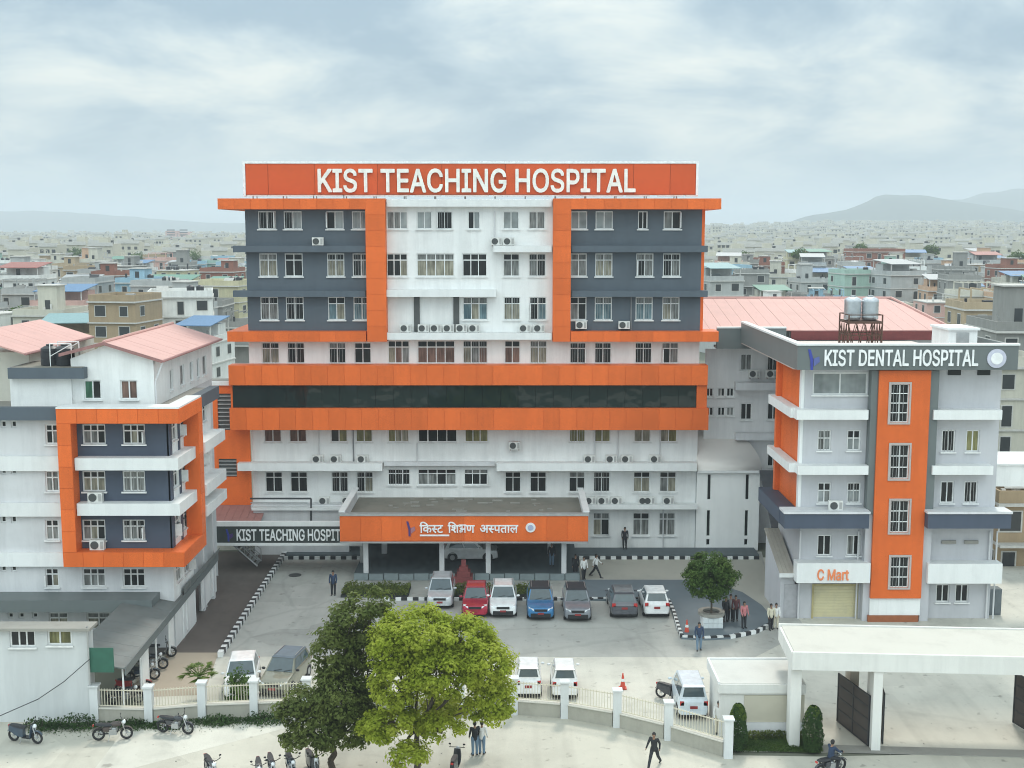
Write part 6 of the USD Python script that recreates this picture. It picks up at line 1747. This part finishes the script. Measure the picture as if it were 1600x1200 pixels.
# low planting before the guard house panel
t = thing("flower_bed", "row of dark low plants at the foot of the cream panel", "plants", (on_y(1210, 1155, HY)[0], HY - .25, 0))
def fn(g, n):
    P = np.c_[g.uniform(-1.35, 1.35, n), g.uniform(-.12, .12, n), g.uniform(.03, .42, n)]
    N = g.normal(size=(n, 3)) + [0, -.3, .4]
    return P, N / np.linalg.norm(N, axis=1, keepdims=True)
fill_leaves(fn, 900, .07, 99, L_DARK, t)
# small palm behind the fence
x, y = on_z(312, 1092)
t = thing("small_palm", "small fan palm behind the fence left of the white car", "palm", (x, y, 0))
part(t, "trunk", MB().cyl(0, 0, 0, 1.25, .11, 8, .09), BARK)
g_ = np.random.default_rng(5)
for k in range(38):
    a = k * 2.4; el = g_.uniform(.1, 1.1)
    d = np.array([math.cos(a) * math.cos(el), math.sin(a) * math.cos(el), math.sin(el)])
    s_ = np.array([-math.sin(a), math.cos(a), 0]); b0 = np.array([0, 0, 1.25]); ln = g_.uniform(.8, 1.2)
    pts = [b0, b0 + d * ln * .6, b0 + d * ln + [0, 0, -.18]]
    mb = MB()
    for q in range(11):
        f_ = (q - 5) / 5
        tip = pts[2] + s_ * f_ * .45 - d * abs(f_) * .16 - [0, 0, .05 * abs(f_)]
        mb.raw([pts[1] - s_ * .0, pts[1] + (tip - pts[1]) * .5 + s_ * .05, tip, pts[1] + (tip - pts[1]) * .5 - s_ * .05], [[0, 1, 2, 3]])
    mb.tube(pts[0], pts[1], .012, n=5)
    part(t, "frond", mb, L_LIME if k % 3 else L_MID)
# litter and stains that lie on the street
g_ = np.random.default_rng(8); mb = MB()
for k in range(60):
    x, y = g_.uniform(-24, 22), g_.uniform(50, 60)
    s_ = g_.uniform(.015, .05); mb.ball((x, y, .004 + s_ * .3), (s_, s_, s_ * .5), 0)
single("street_pebbles", "scattered small stones lying on the dusty street", "stones", mb, CONC, kind="stuff")
single("manhole_cover", "dark round manhole cover in the grey court", "manhole cover", MB().cyl(*on_z(461, 899), .006, .03, .45, 20), plain("cast_iron", (.04, .04, .04), .6))

kp = [on_z(264, 1019), on_z(228, 1052), on_z(180, 1088)]
ke = thing_w("low_kerb", None, None, (*kp[0], 0), kind="structure"); tag(stage.GetPrimAtPath(ke), "low cream kerb edging the tan apron")
for a, b in zip(kp[:-1], kp[1:]):
    a, b = np.array(a), np.array(b); L = np.linalg.norm(b - a); d = (b - a) / L; s_ = np.array([-d[1], d[0]]) * .12
    for k in range(int(L / 1.0)):
        p, q = a + d * k * 1.0, a + d * (k * 1.0 + .97)
        c = [p - s_, q - s_, q + s_, p + s_]
        part(ke, "kerb_stone", MB().hexa([(*x, -.02) for x in c] + [(*x, .2) for x in c]), CREAMW)
# ------------------------------------------------------------------ the city beyond
HC = {"cream": (.54, .52, .44), "pale pink": (.60, .38, .33), "white": (.74, .74, .71), "light grey": (.42, .43, .42), "pale blue": (.30, .46, .56), "mint green": (.34, .48, .41), "pale yellow": (.54, .50, .33), "brick red": (.26, .11, .075),
      "tan": (.42, .33, .22), "bare concrete grey": (.26, .26, .245), "peach orange": (.56, .37, .25), "ochre brown": (.36, .27, .17)}
HM = {k: mat("house_" + k.replace(" ", "_"), v, .85, .13, .5, streak=.18) for k, v in HC.items()}
TIN = {"blue": plain("tin_blue", (.09, .20, .36), .6), "green": plain("tin_green", (.10, .24, .18), .6), "red": plain("tin_red", (.30, .09, .07), .5), "grey": plain("tin_grey", (.34, .36, .37), .5), "pale teal": plain("tin_teal", (.20, .34, .36), .6)}
HWIN = plain("house_window", (.028, .032, .034), .25)
HSLAB = plain("house_slab", (.52, .51, .48), .8)
FEAT = ["a black water tank", "a small stair room", "a blue sheet roof", "a green sheet roof", "a red sheet roof", "a grey sheet roof", "a bare flat roof", "a terrace railing", "a roof pergola", "two water tanks", "a teal sheet roof", "a tall stair room"]
STW = {2: "two storey", 3: "three storey", 4: "four storey", 5: "five storey"}
hr_ = random.Random(2024)
combo = {}
def next_combo(region, st=None):
    if region not in combo:
        L = [(c, s, f) for c in HC for s in (3, 4, 5) for f in FEAT]
        hr_.shuffle(L)
        w = {"white": 3, "cream": 3, "light grey": 3, "bare concrete grey": 2}
        L.sort(key=lambda q: hr_.random() ** (1 / (w.get(q[0], 1) * (.28 if "sheet" in q[2] else 1.0))), reverse=True)
        combo[region] = L
    L = combo[region]
    for i, q in enumerate(L):
        if st is None or q[1] == st:
            return L.pop(i)
    return L.pop()

def house(x, y, w, d, region, spec=None, rot=0.0, near=True, zbase=None, label=None):
    col, st, feat = spec or next_combo(region)
    sh = 2.9; H = st * sh
    t = thing("town_house", label or f"{col} {STW[st]} house with {feat}, {region}", "house", (x, y, (terrain_h(x, y) if zbase is None else zbase) - .05), rot, "town houses of the city behind")
    P = ((0, -d / 2), (1, 0), (0, -1))
    sd_ = -1 if x > 0 else 1
    PS_ = ((sd_ * w / 2, 0), (0, sd_), (sd_, 0))
    n = max(2, int(w / 3.0)); m_ = max(2, int(d / 3.6))
    part(t, "wall", MB().box(-w / 2, w / 2, -d / 2, d / 2, 0, H), HM[col])
    sl = MB()
    ov = hr_.choice([.12, .25, .9])
    for s in range(1, st + 1):
        z = s * sh
        sl.box(-w / 2 - .12, w / 2 + .12, -d / 2 - (ov if s < st else .3), d / 2 + .12, z - .16, z + .02 + (.02 if s == st else 0))
    part(t, "floor_slab", sl, HSLAB)
    wl = MB()
    z = H + .04
    wl.box(-w / 2, w / 2, -d / 2, -d / 2 + .15, z, z + .9).box(-w / 2, w / 2, d / 2 - .15, d / 2, z, z + .9).box(-w / 2, -w / 2 + .15, -d / 2 + .15, d / 2 - .15, z, z + .9).box(w / 2 - .15, w / 2, -d / 2 + .15, d / 2 - .15, z, z + .9)
    if feat != "a terrace railing":
        part(t, "parapet", wl, HM[col])
    else:
        rl = MB()
        for q in range(int(w / 1.2) + 1):
            rl.tube((-w / 2 + q * w / int(w / 1.2), -d / 2 + .05, z), (-w / 2 + q * w / int(w / 1.2), -d / 2 + .05, z + 1), .035, n=5)
        rl.tube((-w / 2, -d / 2 + .05, z + 1), (w / 2, -d / 2 + .05, z + 1), .04, n=5)
        part(t, "railing", rl, STEEL)
    W_ = []
    for s in range(st):
        for k in range(n):
            if hr_.random() < .12: continue
            c = -w / 2 + w * (k + .5) / n
            ww, wh_ = hr_.choice([(1.1, 1.3), (1.5, 1.4), (.9, 1.9)])
            W_.append((P, c - ww / 2, c + ww / 2, s * sh + (.9 if wh_ < 1.5 else .3), wh_))
        for k in range(m_):
            if hr_.random() < .2: continue
            c = -d / 2 + d * (k + .5) / m_
            W_.append((PS_, c - .6, c + .6, s * sh + .9, 1.3))
    fr = MB(); 
    for Q, u0, u1, z0, h in W_:
        fr.obox(Q, u0 - .12, u1 + .12, .003, .03, z0 - .12, z0 + h + .1)
        if near:
            part(t, "window", MB().obox(Q, u0, u1, .031, .05, z0, z0 + h), HWIN)
    part(t, "window_frames", fr, HSLAB, kind="stuff")
    if not near:
        mb = MB()
        for Q, u0, u1, z0, h in W_:
            mb.obox(Q, u0, u1, .031, .05, z0, z0 + h)
        part(t, "windows", mb, HWIN, kind="stuff")
    # roof things
    z = H + .05
    def tank(px, py, zz):
        part(t, "water_tank", MB().cyl(px, py, zz, zz + 1.3, .6, 10).cyl(px, py, zz + 1.3, zz + 1.5, .55, 10, .2), BLACKP)
    if "stair room" in feat or hr_.random() < .35:
        h2 = 4.2 if "tall" in feat else 2.5
        a, b = hr_.uniform(-.3, .2) * w, hr_.uniform(-.1, .25) * d
        part(t, "stair_room", MB().box(a - 1.5, a + 1.5, b - 1.6, b + 1.6, z, z + h2), HM[col])
        part(t, "stair_room_roof", MB().box(a - 1.75, a + 1.75, b - 1.85, b + 1.85, z + h2, z + h2 + .15), HSLAB)
        part(t, "stair_room_door", MB().box(a - .4, a + .4, b - 1.64, b - 1.604, z + .05, z + 2), HWIN)
    if "black water tank" in feat: tank(.25 * w, -.1 * d, z)
    if "two water" in feat: tank(.3 * w, 0, z); tank(.3 * w - 1.4, .1, z)
    for k, mm in (("blue sheet", "blue"), ("green sheet", "green"), ("red sheet", "red"), ("grey sheet", "grey"), ("teal sheet", "pale teal")):
        if k in feat:
            a0, a1 = -w * .46, w * .46; zz = z + 2.3
            part(t, "sheet_roof", MB().hexa([(a0, -d * .45, zz), (a1, -d * .45, zz), (a1, d * .4, zz + .9), (a0, d * .4, zz + .9), (a0, -d * .45, zz + .1), (a1, -d * .45, zz + .1), (a1, d * .4, zz + 1.0), (a0, d * .4, zz + 1.0)]), TIN[mm])
            for qx in (a0 + .2, a1 - .2):
                part(t, "roof_post", MB().box(qx - .08, qx + .08, -d * .42, -d * .42 + .16, z, zz + .05), HSLAB); part(t, "roof_post", MB().box(qx - .08, qx + .08, d * .36, d * .36 + .16, z, zz + .85), HSLAB)
            part(t, "roof_room", MB().box(a0 + .5, a1 - .5, d * .0, d * .34, z, zz), HM[col])
    clut = MB()
    for q in range(hr_.randint(2, 6)):
        a, b = hr_.uniform(-.42, .42) * w, hr_.uniform(-.4, .4) * d
        k = hr_.random()
        if k < .45:
            clut.box(a - .14, a + .14, b - .14, b + .14, z, z + hr_.uniform(.8, 1.6))
        elif k < .75:
            clut.box(a - .6, a + .6, b - .4, b + .4, z, z + hr_.uniform(.3, .8))
        else:
            clut.hexa([(a - .9, b - .5, z + .5), (a + .9, b - .5, z + .5), (a + .9, b + .5, z + 1.2), (a - .9, b + .5, z + 1.2), (a - .9, b - .5, z + .56), (a + .9, b - .5, z + .56), (a + .9, b + .5, z + 1.26), (a - .9, b + .5, z + 1.26)]).box(a - .05, a + .05, b - .3, b + .3, z, z + .6)
    part(t, "roof_clutter", clut, hr_.choice([HSLAB, HM["bare concrete grey"], BLACKP, STEEL]), kind="stuff")
    if "pergola" in feat:
        pg = MB()
        for q in range(6):
            pg.box(-w * .4 + q * w * .16, -w * .4 + q * w * .16 + .15, -d * .4, d * .2, z + 2.3, z + 2.5)
        for qx in (-.4, .4):
            for qy in (-.4, .19):
                pg.box(w * qx, w * qx + .2, d * qy, d * qy + .2, z, z + 2.3)
        part(t, "pergola", pg, HM[col])
    if hr_.random() < .4:
        s = hr_.randrange(1, st)
        c = hr_.choice([-.25, .25]) * w
        part(t, "balcony", MB().box(c - 1.7, c + 1.7, -d / 2 - 1.1, -d / 2 - .01, s * sh + .03, s * sh + .12).box(c - 1.7, c + 1.7, -d / 2 - 1.1, -d / 2 - 1.0, s * sh + .13, s * sh + 1.0), HM[col])
    return t

placed = []
def free(x, y, r):
    return all((x - a) ** 2 + (y - b) ** 2 > (r + c) ** 2 * .78 for a, b, c in placed)
def put_px(px, ytop, Y, w, d, spec, label, zextra=0):
    """a house known from the photograph: roof line row and depth give its place"""
    x, zt_ = on_y(px, ytop, Y)
    H = spec[1] * 2.9 + 1
    placed.append((x, Y, max(w, d) * .55))
    return house(x, Y, w, d, "", spec, hr_.uniform(-4, 4), True, zt_ - H if zt_ - H < 3 else 3, label)
put_px(105, 462, 205, 9, 10, ("pale pink", 3, "a blue sheet roof"), "pink three storey house with a big blue sheet roof beyond the left tanks")
put_px(165, 483, 190, 5.5, 8, ("white", 3, "a bare flat roof"), "narrow white house with bare roof just behind the left pink roofs")
put_px(42, 448, 215, 7, 9, ("light grey", 4, "a pergola"), "grey balconied four storey house near the left picture edge")
put_px(260, 440, 250, 14, 9, ("pale yellow", 3, "a green sheet roof"), "wide pale yellow house with green sheet awning left of the main tower")
put_px(352, 448, 240, 7, 9, ("bare concrete grey", 3, "a green sheet roof"), "grey concrete house with green roof right beside the main tower")
put_px(1288, 432, 330, 10, 9, ("cream", 3, "a blue sheet roof"), "cream house with bright blue rooftop sheet above the pink hipped roof")
put_px(1366, 388, 400, 17, 12, ("brick red", 5, "a bare flat roof"), "long red brick block with pale roof edge standing above the city at right")
put_px(1330, 452, 300, 8, 9, ("pale blue", 3, "a blue sheet roof"), "slate blue house with blue roof right behind the steel water tank")
put_px(1405, 446, 290, 9, 9, ("pale blue", 3, "a small stair room"), "pale blue house behind the hip of the big pink roof")
put_px(1470, 462, 235, 8, 9, ("pale pink", 4, "a terrace railing"), "pink house with terrace railing and tall windows behind the white stair head")
put_px(1520, 452, 232, 8, 9, ("cream", 4, "a roof pergola"), "cream house with rooftop pergola beside the pink railing house")
put_px(1578, 455, 225, 8, 9, ("peach orange", 4, "a black water tank"), "peach house with black tank near the right picture edge")
def plain_house(px0, px1, ytop, Y, d, st, col, lab, zb=0):
    x0, zt_ = on_y(px0, ytop, Y); x1 = on_y(px1, ytop, Y)[0]
    placed.append(((x0 + x1) / 2, Y + d / 2, (x1 - x0) * .6))
    house((x0 + x1) / 2, Y + d / 2, x1 - x0, d, "", (col, st, "a bare flat roof"), 0, True, zt_ - st * 2.9 - 1, lab)
plain_house(1557, 1640, 556, 108, 9, 4, "cream", "cream house with green shuttered windows right beside the dental block")
plain_house(1562, 1640, 765, 84, 4, 2, "ochre brown", "low ochre brown house below the pale passage at the right edge", )
REG = {-1: ("behind the left roofs", "middle distance left", "far left skyline"), 1: ("behind the dental roof", "middle distance right", "far right skyline")}
count = 0
y = 118.0
while y < 560 and count < 280:
    step = 9.5 + y * .010
    half = .47 * y
    x = -half + hr_.uniform(0, 6)
    while x < half:
        q = x / y
        side = -1 if q < 0 else 1
        vis = (q < -.205 and y > 172) or (q > .140 and y > 240) or q > .385
        xj, yj = x + hr_.uniform(-2.0, 2.0), y + hr_.uniform(-3.5, 3.5)
        if vis and hr_.random() < .93 and count < 280:
            w, d = hr_.uniform(6, 9.5), hr_.uniform(7, 10)
            if free(xj, yj, max(w, d) * .5):
                placed.append((xj, yj, max(w, d) * .5))
                house(xj, yj, w, d, REG[side][0 if y < 270 else (1 if y < 400 else 2)], None, hr_.choice([0, 0, 90, 0]) * 0 + hr_.uniform(-14, 14), y < 270)
                count += 1
        x += hr_.uniform(8.5, 12.5) + y * .008
    y += step
# beyond that the houses merge
def far_city():
    g = np.random.default_rng(99)
    walls, wins_, roofs = MB(), MB(), MB()
    yy = y + 6.0
    while yy < 2950:
        n = int(.98 * yy / (14 + yy * .006))
        xs = (np.arange(n) + g.uniform(0, 1, n)) / n * .98 * yy - .49 * yy
        for x in xs:
            if -.15 * yy < x < .09 * yy: continue
            y_ = yy + g.uniform(-9, 9)
            w, d, h = g.uniform(6, 14), g.uniform(7, 12), g.choice([5.5, 8.5, 11.5, 11.5, 14.5, 17.5]) * g.uniform(.9, 1.1)
            if g.random() < .012: h *= 1.3
            z = float(terrain_h(x, y_)) - .3
            walls.box(x - w / 2, x + w / 2, y_ - d / 2, y_ + d / 2, z, z + h)
            if yy < 2000:
                if g.random() < .6:
                    a = x + g.uniform(-.2, .2) * w
                    walls.box(a - 1.8, a + 1.8, y_ - 1.5, y_ + 2, z + h + .01, z + h + 2.6)
                if g.random() < .5:
                    a, b = x + g.uniform(-.35, .35) * w, y_ + g.uniform(-.3, .3) * d
                    wins_.box(a - .6, a + .6, b - .6, b + .6, z + h + .01, z + h + 1.4)
                roofs.box(x - w / 2 - .3, x + w / 2 + .3, y_ - d / 2 - .4, y_ - d / 2 - .01, z + h - .9, z + h + .6)
            if yy < 2300:
                for s in range(int(h / 2.9)):
                    for k in range(3):
                        if g.random() < .8:
                            c = x - w / 2 + w * (k + .5) / 3
                            wins_.box(c - .75, c + .75, y_ - d / 2 - .04, y_ - d / 2 - .005, z + s * 2.9 + .8, z + s * 2.9 + 2.2)
        yy += 15 + yy * .012
    pal = [tuple(np.array(HC[k]) ** 1.15 * f) for k, f in (("cream", 1), ("white", 1), ("light grey", 1), ("pale pink", .9), ("bare concrete grey", .8), ("bare concrete grey", 1.2), ("white", .8), ("tan", 1), ("pale blue", .9), ("cream", .85), ("brick red", 1), ("light grey", .8), ("mint green", .8), ("pale yellow", .9), ("ochre brown", 1.), ("brick red", 1.1), ("pale blue", .7), ("white", 1.05), ("bare concrete grey", .6), ("peach orange", .9), ("mint green", .7))]
    fm = usdkit.material(stage, "/World/Looks/far_walls", {"g": ("geometry", {}), "r": ("rgb_ramp", {"interpolate": False, "ramp": [(i / len(pal), c) for i, c in enumerate(pal)]}), "p": ("principled_bsdf", {"roughness": .9})}, [("g.random_per_island", "r.fac"), ("r.color", "p.base_color")], surface="p.BSDF")
    t = thing("distant_town", "hazy mass of pale houses reaching to the horizon", "town", (0, 1500, 0), 0, None, "stuff")
    origin[t] = np.array([0, 1500, 0.])
    part(t, "walls", walls, fm, kind="stuff"); part(t, "windows", wins_, HWIN, kind="stuff"); part(t, "roof_bands", roofs, HSLAB, kind="stuff")
far_city()
x, z = on_y(277, 362, 1500)
tb = thing_w("tower_block", "pale tower block rising alone out of the hazy skyline at left", "building", (x, 1500, 0))
part(tb, "wall", MB().box(x - 15, x - 1, 1500, 1515, -1, z + 1).box(x + 1, x + 15, 1500, 1515, -1, z), HM["pale pink"])
part(tb, "link", MB().box(x - .95, x + .95, 1503, 1512, -1, z - 3), HSLAB)
for k in range(8):
    part(tb, "window_band", MB().box(x - 13, x - 3, 1499.9, 1499.99, 3 + k * 3, 4.4 + k * 3).box(x + 3, x + 13, 1499.9, 1499.99, 3 + k * 3, 4.4 + k * 3), HWIN)
# trees among the houses
def puff(mb_list, x, y, z, r, h, n, g, size):
    d = g.normal(size=(n, 3)); d /= np.linalg.norm(d, axis=1, keepdims=True)
    rr = g.uniform(.5, 1.05, (n, 1)) * (1 + .25 * np.sin(d[:, :1] * 5 + x) * np.cos(d[:, 2:] * 6 + y))
    P = np.array([x, y, z + h]) + d * rr * [r, r, r * .8]
    N = d + g.normal(size=(n, 3)) * .4 + [0, 0, .3]
    mb_list.append((P, N / np.linalg.norm(N, axis=1, keepdims=True)))
g_ = np.random.default_rng(321)
spots = [(20, 505, 190, 3.2, "round green tree below the grey balconied house at the left edge"), (300, 400, 480, 3.5, "small green tree clump far left of the main tower"), (215, 402, 470, 3.0, "lone green tree among far pale houses at left"), (1590, 402, 380, 2.6, "green tree near the right picture edge below the hills"), (1345, 388, 430, 2.4, "green tree beside the red brick block"),
         (1250, 396, 400, 2.4, "green tree left of the red brick block"), (1160, 402, 380, 2.4, "green tree just right of the main tower"), (1455, 390, 430, 2.6, "green tree above pale houses under the mountain"), (1578, 820, 88, 1.6, "yellow green bush beside the ochre brown house"), (120, 395, 500, 3.5, "green tree above the pink house with blue roof")]
for i, (px, py, Y, r, lab) in enumerate(spots):
    x, z = on_y(px, py, Y)
    zb_ = min(z - r - 1, float(terrain_h(x, Y)))
    t = thing("city_tree", lab, "tree", (x, Y, zb_), 0, "trees among the houses")
    part(t, "trunk", MB().cyl(0, 0, 0, z - zb_, .25, 7, .15), BARK)
    L_ = []; 
    puff(L_, 0, 0, 0, r, z - zb_, 420, g_, .4); puff(L_, r * .6, 0, 0, r * .6, z - zb_ - r * .3, 160, g_, .4); puff(L_, -r * .6, .2, 0, r * .65, z - zb_ - r * .2, 160, g_, .4)
    part(t, "crown", leaves(np.vstack([q[0] for q in L_]), np.vstack([q[1] for q in L_]), .36, 400 + i, .6), L_MID)
L_ = []
for k in range(1100):
    y = 230 * math.exp(g_.uniform(.3, 2.7)); x = g_.uniform(-.48, .48) * y
    if -.16 * y < x < .10 * y or not free(x, y, 2): continue
    r = g_.uniform(2, 4.2)
    puff(L_, x, y, float(terrain_h(x, y)), r, g_.uniform(3, 7.5), 70, g_, .8)
single("distant_trees", "many small green trees scattered among the far houses", "trees", leaves(np.vstack([q[0] for q in L_]), np.vstack([q[1] for q in L_]), .9, 500, .6), L_MID, kind="stuff")

# ------------------------------------------------------------------ hills and haze
HILL = mat("wooded_hill", (.045, .07, .04), .95, .3, .004)
def ridge(name, lab, D, pts, depth, seed):
    xs = np.arange(pts[0][0], pts[-1][0] + 1, 14.0)
    ys = np.interp(xs, [p[0] for p in pts], [p[1] for p in pts])
    v, q = [], []
    prof = [(-1, 0.0), (-.75, .10), (-.5, .30), (-.25, .66), (-.1, .9), (0, 1.0), (.3, .7), (1, 0.0)]
    for i, (px, py) in enumerate(zip(xs, ys)):
        X, Z = on_y(px, py, D)
        Z = max(Z, 8)
        for dy, k in prof:
            nz = meshkit.fbm(np.array([px / 60.0, dy * 3 + 5, seed * 3.1]), 4, seed) - .5
            v.append((X * (1 + dy * depth / D * .0), D + dy * depth + nz * depth * .2, Z * k + (nz * Z * .30 if abs(dy) < .9 else 0) - (0 if abs(dy) < .9 else .4)))
    n = len(prof)
    for i in range(len(xs) - 1):
        for j in range(n - 1):
            q.append([i * n + j, (i + 1) * n + j, (i + 1) * n + j + 1, i * n + j + 1])
    vv, ff = np.array(v), np.array(q)
    path = "/World/" + numbered("/World", name)
    m = usdkit.mesh(stage, path, (vv, ff), HILL, smooth=True)
    tag(m.GetPrim(), lab, None, None, "structure")
ridge("hill", "blue hazy mountain rising behind the city at right", 3700, [(1080, 362), (1180, 357), (1240, 346), (1300, 331), (1345, 317), (1390, 308), (1440, 310), (1500, 315), (1560, 323), (1640, 336), (1750, 356), (1900, 362)], 700, 1)
ridge("hill", "paler mountain ridge reaching out of the picture at right", 4700, [(1260, 355), (1340, 340), (1410, 322), (1470, 311), (1530, 304), (1580, 298), (1640, 296), (1800, 310), (2100, 330), (2500, 350)], 900, 2)
ridge("hill", "very faint pale ridge low on the left horizon", 5600, [(-900, 345), (-400, 330), (-100, 326), (60, 329), (180, 338), (330, 347), (700, 352), (1100, 352), (1400, 348), (2600, 340)], 1000, 3)
HAZE_D = 3.2e-4
hz = usdkit.material(stage, "/World/Looks/haze", {"v": ("principled_volume", {"color": (.86, .94, 1.0), "density": HAZE_D, "anisotropy": 0.0})}, volume="v.volume")
single("haze", "pale even haze lying over the whole valley", "haze", MB().box(-13000, 13000, -1500, 10500, -4, 215), hz, kind="stuff")
